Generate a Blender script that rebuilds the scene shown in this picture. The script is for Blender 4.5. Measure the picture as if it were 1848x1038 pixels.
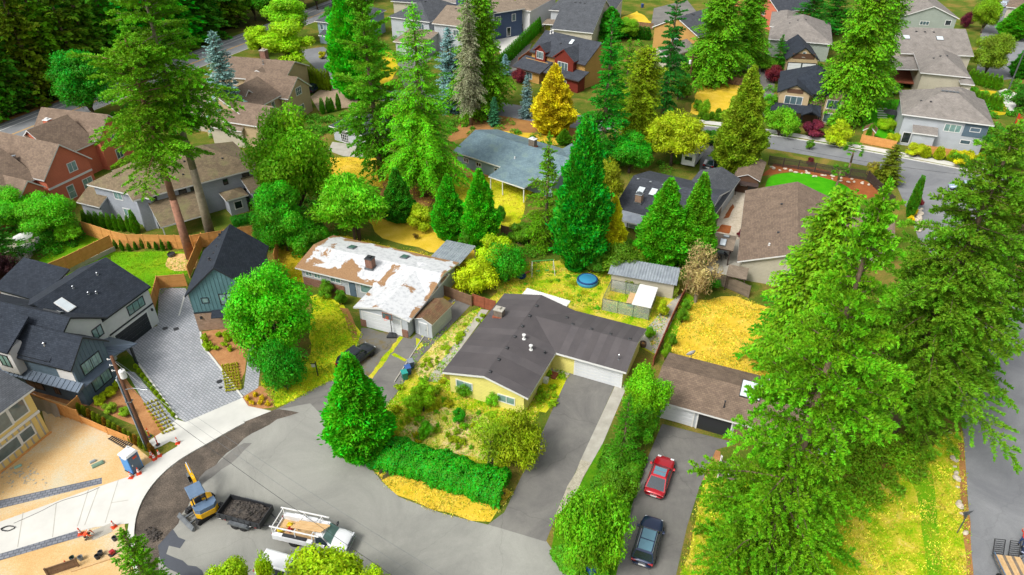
import bpy, bmesh, math, random
import numpy as np
from mathutils import Vector, Matrix
sc = bpy.context.scene
for o in list(bpy.data.objects): bpy.data.objects.remove(o)
R_ = math.radians
# ------------------------------------------------------------------ camera, sky, sun, exposure
CAM_H, CAM_F, CAM_T = 50.0, 1280.0, 34.5          # height (m), focal length in photo pixels, tilt below the horizon
cam = bpy.data.cameras.new('camera'); camo = bpy.data.objects.new('camera', cam); sc.collection.objects.link(camo)
camo.location = (0, 0, CAM_H); camo.rotation_euler = (R_(90 - CAM_T), 0, 0)
cam.sensor_width = 36; cam.lens = 36 * CAM_F / 1848; cam.clip_end = 3000; cam.clip_start = .5
sc.camera = camo
SUN_EL, SUN_AZ = 50, 230                            # high sun behind thin cloud
world = bpy.data.worlds.new('World'); sc.world = world; world.use_nodes = True
wn = world.node_tree; wn.nodes.clear()
sky = wn.nodes.new('ShaderNodeTexSky'); sky.sky_type = 'NISHITA'; sky.sun_disc = False
sky.sun_elevation = R_(SUN_EL); sky.sun_rotation = R_(SUN_AZ); sky.dust_density = 4; sky.air_density = 1.0
hs = wn.nodes.new('ShaderNodeHueSaturation'); hs.inputs['Saturation'].default_value = .16
bg = wn.nodes.new('ShaderNodeBackground'); bg.inputs['Strength'].default_value = .13
wo = wn.nodes.new('ShaderNodeOutputWorld')
wn.links.new(sky.outputs[0], hs.inputs['Color']); wn.links.new(hs.outputs[0], bg.inputs[0]); wn.links.new(bg.outputs[0], wo.inputs[0])
sun = bpy.data.lights.new('sun', 'SUN'); sun.energy = 1.5; sun.angle = R_(16); sun.color = (1, .955, .88)
suno = bpy.data.objects.new('sun', sun); sc.collection.objects.link(suno)
suno.rotation_euler = (R_(90 - SUN_EL), 0, R_(180 - SUN_AZ))
sc.view_settings.view_transform = 'Standard'; sc.view_settings.look = 'None'
sc.view_settings.exposure = .88; sc.view_settings.gamma = 1
sc.view_settings.use_curve_mapping = False
sc.render.engine = 'CYCLES'
sc.cycles.max_bounces = 5; sc.cycles.diffuse_bounces = 3; sc.cycles.glossy_bounces = 2
sc.cycles.transmission_bounces = 3; sc.cycles.transparent_max_bounces = 4
sc.cycles.caustics_reflective = False; sc.cycles.caustics_refractive = False
sc.cycles.use_denoising = True
# ------------------------------------------------------------------ helpers
COL = sc.collection
RND = random.Random(7)
_s, _c = math.sin(R_(CAM_T)), math.cos(R_(CAM_T))
def P(px, py, z=0.0):
    """ground (or height z) point that the photograph shows at pixel px,py"""
    x = (px - 924) / CAM_F; v = (py - 519) / CAM_F
    d = (x, _c - v * _s, -_s - v * _c); t = (z - CAM_H) / d[2]
    return Vector((d[0] * t, d[1] * t, z))
def depth(p): return p.y * _c - (p.z - CAM_H) * _s
def height_at(p, py):
    """height of something standing at p whose top shows at row py"""
    k = (519 - py) / CAM_F                       # u/d = k ; u=y s+(z-H)c ; d=y c-(z-H)s
    return CAM_H + p.y * (k * _c - _s) / (_c + k * _s)
def S(r, g, b, k=.72):
    f = lambda v: (v / 255 / 12.92 if v <= 10 else ((v / 255 + .055) / 1.055) ** 2.4) * k
    return (f(r), f(g), f(b), 1)
def link(o, parent=None):
    COL.objects.link(o)
    if parent: o.parent = parent
    return o
def tag(o, label, cat, group=None):
    o['label'] = label; o['category'] = cat
    if group: o['group'] = group
    return o
def T(name, label, cat, loc=(0, 0, 0), rz=0, group=None):
    o = bpy.data.objects.new(name, None); o.empty_display_size = .2
    o.location = loc; o.rotation_euler = (0, 0, rz); link(o)
    return tag(o, label, cat, group)
def mesh(name, vs, fs, mats, mi=None, smooth=False, uv=True):
    me = bpy.data.meshes.new(name); me.from_pydata([tuple(v) for v in vs], [], fs)
    for m in (mats if isinstance(mats, (list, tuple)) else [mats]): me.materials.append(m)
    if mi is not None: me.polygons.foreach_set('material_index', mi)
    if smooth: me.polygons.foreach_set('use_smooth', [True] * len(fs))
    me.update()
    if uv:
        l = me.uv_layers.new(name='UVMap'); ud = l.data
        Z = Vector((0, 0, 1))
        for p in me.polygons:
            n = p.normal
            if abs(n.z) > .999: t, b = Vector((1, 0, 0)), Vector((0, 1, 0))
            else:
                t = Z.cross(n).normalized(); b = n.cross(t)
            for li in p.loop_indices:
                co = me.vertices[me.loops[li].vertex_index].co
                ud[li].uv = (co.dot(t), co.dot(b))
    return me
def obj(name, me, parent=None, loc=(0, 0, 0), rz=0, rot=None, sc_=None):
    o = bpy.data.objects.new(name, me); o.location = loc
    o.rotation_euler = rot if rot else (0, 0, rz)
    if sc_: o.scale = sc_
    return link(o, parent)
class MB:
    """collects boxes, prisms and tubes into one mesh"""
    def __init__(s): s.v = []; s.f = []; s.m = []
    def add(s, vs, fs, mi=0):
        k = len(s.v); s.v += [Vector(v) for v in vs]; s.f += [[i + k for i in f] for f in fs]; s.m += [mi] * len(fs); return s
    def box(s, x0, y0, z0, x1, y1, z1, mi=0, ch=0):
        if ch:
            a, b, c = ch, ch, ch
            vs = []
            for z, i in ((z0, a), (z0 + c, 0), (z1 - c, 0), (z1, a)):
                vs += [(x0 + i, y0 + i, z), (x1 - i, y0 + i, z), (x1 - i, y1 - i, z), (x0 + i, y1 - i, z)]
            fs = [[3, 2, 1, 0], [12, 13, 14, 15]]
            for L in range(3):
                for j in range(4):
                    p, q = L * 4 + j, L * 4 + (j + 1) % 4; fs.append([p, q, q + 4, p + 4])
            return s.add(vs, fs, mi)
        return s.add([(x0, y0, z0), (x1, y0, z0), (x1, y1, z0), (x0, y1, z0), (x0, y0, z1), (x1, y0, z1), (x1, y1, z1), (x0, y1, z1)],
                     [[3, 2, 1, 0], [4, 5, 6, 7], [0, 1, 5, 4], [1, 2, 6, 5], [2, 3, 7, 6], [3, 0, 4, 7]], mi)
    def prism(s, pts, z0, z1, mi=0, mside=None):
        n = len(pts); a = sum(pts[i][0] * pts[(i + 1) % n][1] - pts[(i + 1) % n][0] * pts[i][1] for i in range(n))
        if a < 0: pts = pts[::-1]
        vs = [(p[0], p[1], z0) for p in pts] + [(p[0], p[1], z1) for p in pts]
        s.add(vs, [list(range(n))[::-1], list(range(n, 2 * n))], mi)
        k = len(s.v) - 2 * n
        for i in range(n):
            j = (i + 1) % n; s.f.append([k + i, k + j, k + n + j, k + n + i]); s.m.append(mi if mside is None else mside)
        return s
    def tube(s, a, b, r0, r1=None, n=8, mi=0):
        a, b = Vector(a), Vector(b); r1 = r0 if r1 is None else r1
        d = (b - a).normalized(); x = d.orthogonal().normalized(); y = d.cross(x)
        vs = []
        for p, r in ((a, r0), (b, r1)):
            vs += [p + (x * math.cos(6.28318 * i / n) + y * math.sin(6.28318 * i / n)) * r for i in range(n)]
        fs = [[i, (i + 1) % n, n + (i + 1) % n, n + i] for i in range(n)] + [list(range(n))[::-1], list(range(n, 2 * n))]
        return s.add(vs, fs, mi)
    def path(s, pts, r0, r1, n=7, mi=0):
        for i in range(len(pts) - 1):
            t0, t1 = i / (len(pts) - 1), (i + 1) / (len(pts) - 1)
            s.tube(pts[i], pts[i + 1], r0 + (r1 - r0) * t0, r0 + (r1 - r0) * t1, n, mi)
        return s
    def lathe(s, prof, n=16, c=(0, 0), mi=0):
        vs = [(c[0] + r * math.cos(6.28318 * i / n), c[1] + r * math.sin(6.28318 * i / n), z) for r, z in prof for i in range(n)]
        fs = [[k * n + i, k * n + (i + 1) % n, (k + 1) * n + (i + 1) % n, (k + 1) * n + i] for k in range(len(prof) - 1) for i in range(n)]
        fs += [list(range(n))[::-1], list(range(len(vs) - n, len(vs)))]
        return s.add(vs, fs, mi)
    def xf(s, M, k=0):
        for i in range(k, len(s.v)): s.v[i] = M @ s.v[i]
        return s
    def me(s, name, mats, smooth=False): return mesh(name, s.v, s.f, mats, s.m, smooth)
    def obj(s, name, mats, parent=None, loc=(0, 0, 0), rz=0, smooth=False, rot=None):
        return obj(name, s.me(name, mats, smooth), parent, loc, rz, rot)
def bx(name, m, parent, x0, y0, z0, x1, y1, z1, ch=0, loc=(0, 0, 0), rz=0): return MB().box(x0, y0, z0, x1, y1, z1, 0, ch).obj(name, m, parent, loc, rz)
def copy_tree(o, parent=None):
    c = o.copy(); link(c); c.parent = parent
    for ch in o.children: copy_tree(ch, c)
    return c
# ------------------------------------------------------------------ materials
def nt(name):
    m = bpy.data.materials.new(name); m.use_nodes = True; n = m.node_tree
    return m, n, n.nodes['Principled BSDF']
def N(n, t, **kw):
    x = n.nodes.new('ShaderNode' + t)
    for k, v in kw.items(): setattr(x, k, v)
    return x
def noise(n, vec, scale, detail=4, rough=.6, dist=0):
    x = N(n, 'TexNoise'); x.inputs['Scale'].default_value = scale; x.inputs['Detail'].default_value = detail
    x.inputs['Roughness'].default_value = rough; x.inputs['Distortion'].default_value = dist
    if vec is not None: n.links.new(vec, x.inputs['Vector'])
    return x.outputs['Fac']
def ramp(n, fac, *stops):
    r = N(n, 'ValToRGB'); e = r.color_ramp.elements
    while len(e) < len(stops): e.new(.5)
    for i, (p, c) in enumerate(stops):
        e[i].position = p; e[i].color = c if len(c) == 4 else (*c, 1)
    n.links.new(fac, r.inputs[0]); return r.outputs[0]
def mix(n, fac, a, b, mode='MIX'):
    x = N(n, 'Mix', data_type='RGBA', blend_type=mode)
    for v, i in ((fac, 0), (a, 6), (b, 7)):
        if isinstance(v, (int, float)): x.inputs[i].default_value = v
        elif isinstance(v, tuple): x.inputs[i].default_value = v
        else: n.links.new(v, x.inputs[i])
    return x.outputs[2]
def bump(n, b, h, strength, dist=.02):
    x = N(n, 'Bump'); x.inputs['Strength'].default_value = strength; x.inputs['Distance'].default_value = dist
    n.links.new(h, x.inputs['Height']); n.links.new(x.outputs[0], b.inputs['Normal'])
def pos(n): return N(n, 'NewGeometry').outputs['Position']
def ocoord(n): return N(n, 'TexCoord').outputs['Object']
def uvc(n): return N(n, 'TexCoord').outputs['UV']
def mat(name, c1, c2=None, scale=2.0, rough=.7, bmp=.15, metal=0, detail=5, coord='o', spec=.4, fine=None):
    m, n, b = nt(name)
    v = {'o': ocoord, 'p': pos, 'u': uvc}[coord](n)
    c2 = c2 or tuple(x * .78 for x in c1[:3]) + (1,)
    f = noise(n, v, scale, detail)
    c = ramp(n, f, (.32, c1), (.68, c2))
    if fine: c = mix(n, .35, c, ramp(n, noise(n, v, fine, 2), (.3, (.35,) * 3), (.7, (.9,) * 3)), 'OVERLAY')
    n.links.new(c, b.inputs['Base Color'])
    b.inputs['Roughness'].default_value = rough; b.inputs['Metallic'].default_value = metal
    b.inputs['Specular IOR Level'].default_value = spec
    if bmp: bump(n, b, noise(n, v, scale * 6, 3), bmp)
    return m
def rows(name, c1, c2, c3, w, h, mortar=.008, scale_n=.5, bmp=.4, rough=.85, coord='u', offset=.5, var=.6, stain=None):
    """courses of small pieces (shingles, pavers, siding, bricks) too small to pick apart"""
    m, n, b = nt(name)
    v = uvc(n) if coord == 'u' else pos(n)
    if coord != 'u':
        mp = N(n, 'Mapping'); mp.inputs['Rotation'].default_value = (0, 0, R_(coord)); n.links.new(v, mp.inputs[0]); v = mp.outputs[0]
    t = N(n, 'TexBrick'); n.links.new(v, t.inputs['Vector'])
    for k, x in (('Color1', c1), ('Color2', c2), ('Mortar', c3)): t.inputs[k].default_value = x
    t.inputs['Scale'].default_value = 1; t.inputs['Mortar Size'].default_value = mortar; t.inputs['Brick Width'].default_value = w
    t.inputs['Row Height'].default_value = h; t.inputs['Mortar Smooth'].default_value = .3; t.inputs['Bias'].default_value = 0
    t.offset = offset
    f = noise(n, v, scale_n, 6, .65)
    g = ramp(n, f, (.25, (1 - var * .45,) * 3), (.75, (1 + var * .25,) * 3))
    c = mix(n, 1.0, t.outputs['Color'], g, 'MULTIPLY')
    if stain: c = mix(n, ramp(n, noise(n, v, .35, 5, .7), (.5, (0, 0, 0)), (.66, (.7,) * 3)), c, stain)
    n.links.new(c, b.inputs['Base Color']); b.inputs['Roughness'].default_value = rough
    b.inputs['Specular IOR Level'].default_value = .25
    inv = N(n, 'Math', operation='SUBTRACT'); inv.inputs[0].default_value = 1; n.links.new(t.outputs['Fac'], inv.inputs[1])
    bump(n, b, inv.outputs[0], bmp, .02)
    return m
def plain(name, c, rough=.5, metal=0, spec=.5, coat=0):
    m, n, b = nt(name); b.inputs['Base Color'].default_value = c; b.inputs['Roughness'].default_value = rough
    b.inputs['Metallic'].default_value = metal; b.inputs['Specular IOR Level'].default_value = spec
    b.inputs['Coat Weight'].default_value = coat; b.inputs['Coat Roughness'].default_value = .05
    return m
def glassy(name, c, rough=.08, var=.5):
    m, n, b = nt(name); f = noise(n, N(n, 'TexCoord').outputs['Object'], .8, 2)
    n.links.new(ramp(n, f, (.35, tuple(x * (1 - var) for x in c[:3])), (.65, c)), b.inputs['Base Color'])
    b.inputs['Roughness'].default_value = rough; b.inputs['Specular IOR Level'].default_value = .9
    return m
K = {}
K['white'] = mat('white_paint', S(236, 238, 240), S(222, 226, 230), 1.2, .55, .05)
K['trimw'] = plain('white_trim', S(238, 238, 236), .5)
K['black'] = plain('black_frame', S(34, 40, 46), .45)
K['glass'] = glassy('window_glass', S(120, 150, 160, .5))
K['glassd'] = glassy('dark_glass', S(60, 72, 78, .5))
K['glassg'] = glassy('green_glass', S(150, 190, 185, .7))
K['skyl'] = glassy('skylight_glass', S(225, 235, 240), .25, .1)
K['skylg'] = glassy('skylight_green_glass', S(95, 130, 122), .2, .2)
K['metal'] = mat('grey_metal', S(150, 156, 160), S(120, 126, 132), 3, .4, .05, .7)
K['dark'] = plain('dark_metal', S(48, 50, 54), .5)
K['chrome'] = plain('bright_metal', S(200, 205, 210), .25, .9)
K['brick'] = rows('red_brick', S(150, 92, 70), S(128, 78, 62), S(170, 150, 135), .22, .075, .012, 1.5)
K['brickt'] = rows('tan_brick', S(176, 140, 110), S(158, 124, 98), S(180, 165, 150), .24, .08, .012, 1.5)
def roofm(name, a, b, c, stain=None, h=.2, w=.34):
    a, b, c = (tuple(x * .8 for x in q[:3]) + (1,) for q in (a, b, c))
    return rows(name, a, b, c, w, h, .012, .7, .55, .95, stain=stain, var=.7)
K['r_slate'] = roofm('slate_blue_shingles', S(92, 97, 106), S(76, 81, 90), S(56, 60, 68))
K['r_dark'] = roofm('charcoal_shingles', S(66, 74, 86), S(52, 60, 72), S(38, 44, 54))
K['r_brown'] = roofm('brown_shingles', S(164, 142, 122), S(142, 122, 106), S(110, 95, 84))
K['r_tan'] = roofm('weathered_tan_shingles', S(176, 158, 138), S(156, 140, 122), S(124, 112, 98))
K['r_moss'] = roofm('mossy_brown_shingles', S(164, 144, 116), S(138, 122, 98), S(106, 94, 76), S(128, 128, 84))
K['r_grey'] = roofm('grey_beige_shingles', S(176, 168, 160), S(158, 152, 146), S(128, 122, 118))
K['r_bluegrey'] = roofm('pale_blue_grey_shingles', S(148, 176, 186), S(132, 160, 172), S(104, 130, 142), S(128, 150, 138))
K['r_char2'] = roofm('dark_grey_shingles', S(108, 112, 118), S(94, 98, 104), S(70, 74, 80))
K['r_rust'] = roofm('rusty_brown_shingles', S(158, 118, 88), S(132, 98, 74), S(98, 74, 58), S(120, 112, 76))
def siding(name, c, h=.2): return rows(name, c, tuple(x * .95 for x in c[:3]) + (1,), tuple(x * .62 for x in c[:3]) + (1,), 4.0, h, .012, .6, .3, .7, var=.25)
K['s_yellow'] = siding('pale_yellow_siding', S(252, 240, 140)); K['s_grey'] = siding('grey_siding', S(176, 182, 192))
K['s_bgrey'] = siding('blue_grey_siding', S(150, 172, 184)); K['s_red'] = siding('brick_red_siding', S(224, 128, 98))
K['s_tan'] = siding('tan_siding', S(202, 178, 140)); K['s_gold'] = siding('ochre_siding', S(206, 160, 92)); K['s_green'] = siding('sage_siding', S(168, 178, 168))
K['s_teal'] = mat('teal_board', S(96, 136, 142), S(86, 124, 130), 1.0, .6, .05); K['s_slate'] = mat('slate_board', S(98, 118, 134), S(88, 108, 124), 1, .6, .05)
K['s_white'] = mat('white_stucco', S(232, 232, 230), S(222, 222, 222), 1.5, .8, .1)
K['s_navy'] = siding('navy_siding', S(72, 88, 118)); K['s_dbrown'] = siding('dark_brown_siding', S(104, 76, 58)); K['s_maroon'] = siding('maroon_siding', S(132, 52, 40))
K['s_beige'] = siding('beige_siding', S(206, 198, 178)); K['s_lgrey'] = siding('light_grey_siding', S(196, 202, 208)); K['s_wrap'] = mat('house_wrap_yellow', S(246, 218, 140), S(238, 206, 124), .9, .6, .05)
K['metalroof'] = mat('standing_seam_steel', S(112, 126, 142), S(98, 112, 128), .8, .35, .03, .4)
K['corr'] = mat('corrugated_steel', S(196, 204, 214), S(164, 172, 184), 1.4, .4, .05, .35)
K['concrete'] = mat('old_concrete', S(196, 192, 180), S(170, 166, 154), .9, .9, .1, coord='p')
K['concnew'] = mat('new_concrete', S(226, 225, 218), S(212, 211, 204), .5, .85, .05, coord='p')
K['wood'] = mat('cedar_boards', S(236, 170, 98), S(214, 148, 78), 3, .8, .15); K['woodold'] = mat('weathered_boards', S(150, 118, 92), S(116, 90, 70), 3, .9, .2)
K['woodgrey'] = mat('grey_boards', S(142, 128, 112), S(112, 100, 88), 3, .9, .2); K['woodred'] = mat('red_brown_boards', S(168, 96, 66), S(138, 76, 54), 3, .85, .2)
K['wooddark'] = mat('dark_brown_boards', S(78, 62, 56), S(62, 50, 46), 3, .8, .15); K['timber'] = mat('raw_timber', S(226, 190, 140), S(206, 168, 116), 4, .8, .1)
K['bark'] = mat('fir_bark', S(150, 128, 104), S(112, 92, 74), 2.5, .95, .6); K['barkd'] = mat('dark_bark', S(96, 80, 66), S(72, 60, 50), 3, .95, .6)
K['barkp'] = mat('pale_bark', S(176, 164, 140), S(140, 128, 106), 2, .95, .5); K['barkred'] = mat('reddish_bark', S(176, 128, 104), S(140, 98, 80), 2, .95, .5)
# foliage: colour from the object, shade by leaf tone
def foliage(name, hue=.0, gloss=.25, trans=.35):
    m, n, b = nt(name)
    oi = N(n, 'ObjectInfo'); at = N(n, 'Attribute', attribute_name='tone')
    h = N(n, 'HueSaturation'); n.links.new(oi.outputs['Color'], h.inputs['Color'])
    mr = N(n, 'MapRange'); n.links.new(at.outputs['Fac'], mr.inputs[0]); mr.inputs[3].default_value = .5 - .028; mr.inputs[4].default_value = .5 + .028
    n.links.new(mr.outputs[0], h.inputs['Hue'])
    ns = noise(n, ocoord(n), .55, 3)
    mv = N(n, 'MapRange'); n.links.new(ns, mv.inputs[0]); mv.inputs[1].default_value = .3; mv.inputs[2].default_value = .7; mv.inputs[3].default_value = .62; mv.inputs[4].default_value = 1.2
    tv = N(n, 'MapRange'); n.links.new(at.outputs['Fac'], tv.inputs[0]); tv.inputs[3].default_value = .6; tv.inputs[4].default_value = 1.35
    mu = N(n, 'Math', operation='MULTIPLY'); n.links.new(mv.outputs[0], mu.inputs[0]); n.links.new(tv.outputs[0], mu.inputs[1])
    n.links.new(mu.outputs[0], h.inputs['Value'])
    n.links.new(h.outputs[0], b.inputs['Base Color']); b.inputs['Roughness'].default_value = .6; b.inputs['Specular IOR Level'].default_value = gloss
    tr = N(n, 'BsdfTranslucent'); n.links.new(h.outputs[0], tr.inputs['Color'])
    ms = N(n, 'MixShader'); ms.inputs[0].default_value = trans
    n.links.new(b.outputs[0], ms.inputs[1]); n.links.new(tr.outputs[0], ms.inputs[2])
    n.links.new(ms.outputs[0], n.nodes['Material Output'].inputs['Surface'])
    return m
K['leaf'] = foliage('foliage'); K['needle'] = foliage('needles', gloss=.15, trans=.2)
# ------------------------------------------------------------------ ground
def grassm(name, *stops, big=.22, fine=5.0, bm=.5):
    m, n, b = nt(name); v = pos(n)
    f1 = noise(n, v, big, 6, .62, .4); f2 = noise(n, v, fine, 4, .7)
    x = N(n, 'Mix', data_type='FLOAT'); x.inputs[0].default_value = .38; n.links.new(f1, x.inputs[2]); n.links.new(f2, x.inputs[3])
    c = ramp(n, x.outputs[0], *stops)
    c = mix(n, .55, c, ramp(n, noise(n, v, 14, 3, .8), (.3, (.3,) * 3), (.7, (.78,) * 3)), 'OVERLAY')
    n.links.new(c, b.inputs['Base Color']); b.inputs['Roughness'].default_value = 1; b.inputs['Specular IOR Level'].default_value = .05
    bump(n, b, noise(n, v, 9, 4, .7), bm, .06)
    return m
G = {}
G['base'] = grassm('mixed_ground_cover', (.32, S(58, 96, 24)), (.48, S(92, 112, 36)), (.6, S(142, 124, 62)), (.74, S(170, 140, 84)))
G['green'] = grassm('green_lawn', (.3, S(70, 150, 16)), (.5, S(112, 168, 22)), (.7, S(176, 176, 36)))
G['vivid'] = grassm('watered_lawn', (.3, S(48, 152, 14)), (.6, S(82, 176, 20)), (.8, S(120, 184, 30)), big=.5)
G['mixed'] = grassm('half_dry_lawn', (.32, S(112, 148, 16)), (.46, S(196, 178, 26)), (.62, S(226, 186, 64)))
G['weed'] = grassm('weedy_yellow_lawn', (.36, S(92, 160, 16)), (.46, S(160, 184, 24)), (.55, S(208, 194, 62)), (.66, S(226, 204, 118)), big=.4)
G['gold'] = grassm('parched_golden_lawn', (.32, S(176, 170, 32)), (.43, S(220, 186, 52)), (.56, S(236, 198, 72)), (.7, S(242, 208, 104)), big=.45)
G['yell'] = grassm('yellow_green_lawn', (.34, S(140, 182, 18)), (.47, S(200, 206, 32)), (.58, S(226, 216, 60)), (.7, S(234, 214, 100)), big=.3)
G['straw'] = grassm('straw_and_weeds', (.34, S(130, 164, 30)), (.45, S(198, 190, 80)), (.55, S(222, 200, 140)), (.7, S(232, 210, 168)), big=.5)
G['mulch'] = grassm('bark_mulch', (.3, S(150, 104, 66)), (.5, S(184, 132, 88)), (.7, S(204, 156, 108)), big=.8)
G['rmulch'] = grassm('red_bark_mulch', (.3, S(140, 80, 46)), (.6, S(166, 100, 60)), (.8, S(184, 124, 82)), big=.8)
G['dirt'] = grassm('sandy_dirt', (.3, S(206, 164, 106)), (.48, S(222, 186, 132)), (.62, S(214, 202, 172)), (.75, S(200, 188, 160)), big=.16, bm=.3)
G['soil'] = grassm('dry_brown_soil', (.3, S(138, 104, 66)), (.5, S(170, 124, 76)), (.7, S(196, 146, 84)), big=.3)
G['wood'] = grassm('shady_forest_floor', (.3, S(44, 66, 20)), (.5, S(78, 84, 34)), (.7, S(126, 100, 58)))
G['ivy'] = grassm('ivy_bank', (.3, S(52, 118, 14)), (.5, S(84, 140, 20)), (.7, S(122, 152, 30)), big=.8, bm=1)
G['gravel'] = grassm('pea_gravel', (.3, S(150, 146, 128)), (.5, S(182, 176, 156)), (.7, S(204, 196, 178)), big=2.5, fine=14)
G['rock'] = grassm('pale_stones', (.3, S(168, 158, 140)), (.5, S(208, 196, 176)), (.7, S(226, 216, 198)), big=2.0, fine=6)
G['bench'] = grassm('timber_chip_bed', (.3, S(210, 160, 96)), (.5, S(232, 190, 128)), (.7, S(240, 208, 152)), big=.8)
def asphalt(name, c1, c2, crack=.4, moss=None):
    m, n, b = nt(name); v = pos(n)
    f = noise(n, v, .16, 6, .72, .8); c = ramp(n, f, (.32, c1), (.66, c2))
    c = mix(n, .3, c, ramp(n, noise(n, v, 30, 2), (.3, (.3,) * 3), (.7, (.7,) * 3)), 'OVERLAY')
    s = noise(n, v, .9, 5, .75); c = mix(n, ramp(n, s, (.6, (0, 0, 0)), (.78, (.4,) * 3)), c, tuple(x * .6 for x in c1[:3]) + (1,))
    if crack:
        d = N(n, 'TexVoronoi', feature='DISTANCE_TO_EDGE'); d.inputs['Scale'].default_value = .075
        w = N(n, 'VectorMath', operation='ADD'); nz = N(n, 'TexNoise'); nz.inputs['Scale'].default_value = .7; nz.inputs['Detail'].default_value = 6
        n.links.new(v, nz.inputs['Vector']); n.links.new(v, w.inputs[0]); n.links.new(nz.outputs['Color'], w.inputs[1]); n.links.new(w.outputs[0], d.inputs['Vector'])
        c = mix(n, ramp(n, d.outputs['Distance'], (.0, (crack,) * 3), (.0028, (0, 0, 0))), c, tuple(x * .35 for x in c1[:3]) + (1,))
    if moss: c = mix(n, ramp(n, noise(n, v, .45, 6, .7), (.48, (0, 0, 0)), (.62, (.75,) * 3)), c, moss)
    n.links.new(c, b.inputs['Base Color']); b.inputs['Roughness'].default_value = .9; b.inputs['Specular IOR Level'].default_value = .25
    bump(n, b, noise(n, v, 40, 2), .2, .01)
    return m
G['road'] = asphalt('old_grey_asphalt', S(168, 168, 160), S(144, 144, 138), .22)
G['road2'] = asphalt('street_asphalt', S(148, 150, 152), S(124, 126, 130), .2)
G['drive'] = asphalt('dark_drive_asphalt', S(124, 124, 124), S(108, 108, 110), .3)
G['drive2'] = asphalt('aged_drive_asphalt', S(140, 138, 132), S(110, 108, 106), .35)
G['drive3'] = asphalt('mossy_drive_asphalt', S(128, 126, 118), S(112, 110, 104), .5, S(124, 104, 40))
G['dug'] = grassm('freshly_dug_base_course', (.3, S(66, 60, 56)), (.5, S(98, 90, 82)), (.66, S(128, 116, 104)), (.78, S(168, 156, 138)), big=.55, fine=7, bm=1)
G['tar'] = asphalt('new_dark_patch', S(92, 96, 104), S(80, 84, 92), 0)
G['paint'] = mat('road_paint_white', S(235, 235, 230), S(215, 215, 210), 2, .7, 0); G['painty'] = mat('road_paint_yellow', S(236, 178, 40), S(220, 164, 36), 2, .7, 0)
G['paver'] = rows('grey_pavers', S(186, 188, 194), S(168, 172, 178), S(134, 138, 144), .42, .28, .035, .25, .4, .85, coord=38, var=.35)
G['paver2'] = rows('dark_pavers', S(146, 150, 158), S(126, 130, 140), S(100, 104, 112), .4, .3, .04, .4, .4, .85, coord=-18, var=.35)
G['paverb'] = rows('tan_court_pavers', S(196, 172, 146), S(180, 156, 130), S(150, 132, 112), .3, .2, .02, .2, .3, .85, coord=20, var=.4)
_lay = [0.0]; _done = []
def _inside(p, q):
    c = False; j = len(q) - 1
    for i in range(len(q)):
        if (q[i].y > p.y) != (q[j].y > p.y) and p.x < (q[j].x - q[i].x) * (p.y - q[i].y) / (q[j].y - q[i].y) + q[i].x: c = not c
        j = i
    return c
def _meet(a, b):
    if any(_inside(p, b) for p in a) or any(_inside(p, a) for p in b): return True
    cr = lambda o, p, q: (p.x - o.x) * (q.y - o.y) - (p.y - o.y) * (q.x - o.x)
    for i in range(len(a)):
        p, q = a[i - 1], a[i]
        for j in range(len(b)):
            r, t = b[j - 1], b[j]
            if max(r.x, t.x) < min(p.x, q.x) or min(r.x, t.x) > max(p.x, q.x): continue
            if cr(p, q, r) * cr(p, q, t) < 0 and cr(r, t, p) * cr(r, t, q) < 0: return True
    return False
def level(pts):
    """4 mm above the highest sheet this one overlaps"""
    bb = (min(p.x for p in pts), min(p.y for p in pts), max(p.x for p in pts), max(p.y for p in pts)); z = 0
    for b2, q, zz in _done:
        if zz >= z and not (b2[2] < bb[0] or b2[0] > bb[2] or b2[3] < bb[1] or b2[1] > bb[3]) and _meet(pts, q): z = zz
    z += .004; _done.append((bb, pts, z)); return z
def sheet(name, px, m, z=None, jit=.0, step=1.6, kind='structure', parent=None, world=None, thick=0):
    pts = [Vector(p).to_3d() if world else P(*p) for p in px]
    if world: pts = [Vector((p[0], p[1], 0)) for p in px]
    if z is None: z = level(pts)
    rg = random.Random(hash(name) % 9999 if False else len(name) * 7 + len(px))
    out = []
    for i, a in enumerate(pts):
        b = pts[(i + 1) % len(pts)]; d = b - a; L = d.length
        k = max(1, int(L / step)) if jit else 1
        nrm = Vector((-d.y, d.x, 0)).normalized() if L > 0 else Vector()
        for j in range(k):
            q = a + d * (j / k)
            if jit and j: q = q + nrm * rg.uniform(-jit, jit)
            out.append(Vector((q.x, q.y, z)))
    if thick:
        o = MB().prism([(p.x, p.y) for p in out], 0, z).obj(name, m, parent)
    else:
        ar = sum(out[i].x * out[(i + 1) % len(out)].y - out[(i + 1) % len(out)].x * out[i].y for i in range(len(out)))
        if ar < 0: out = out[::-1]
        o = obj(name, mesh(name, out, [list(range(len(out)))], m, uv=False), parent)
    if kind and not parent: o['kind'] = kind
    return o
def strip(cl, w):
    """outline of a ribbon of width w (m) along pixel polyline"""
    pts = [P(*p) for p in cl]; L, Rr = [], []
    for i, p in enumerate(pts):
        d = (pts[min(i + 1, len(pts) - 1)] - pts[max(i - 1, 0)]).normalized(); n = Vector((-d.y, d.x, 0))
        L.append(p + n * w / 2); Rr.append(p - n * w / 2)
    return [(p.x, p.y) for p in L + Rr[::-1]]
def smoothpx(p, k=4):
    out = []
    for i in range(len(p) - 1):
        a = Vector(p[max(i - 1, 0)]); b = Vector(p[i]); c = Vector(p[i + 1]); d = Vector(p[min(i + 2, len(p) - 1)])
        for j in range(k):
            t = j / k
            out.append(tuple(.5 * ((2 * b) + (c - a) * t + (2 * a - 5 * b + 4 * c - d) * t * t + (3 * b - a - 3 * c + d) * t ** 3)))
    return out + [tuple(p[-1])]
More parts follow.
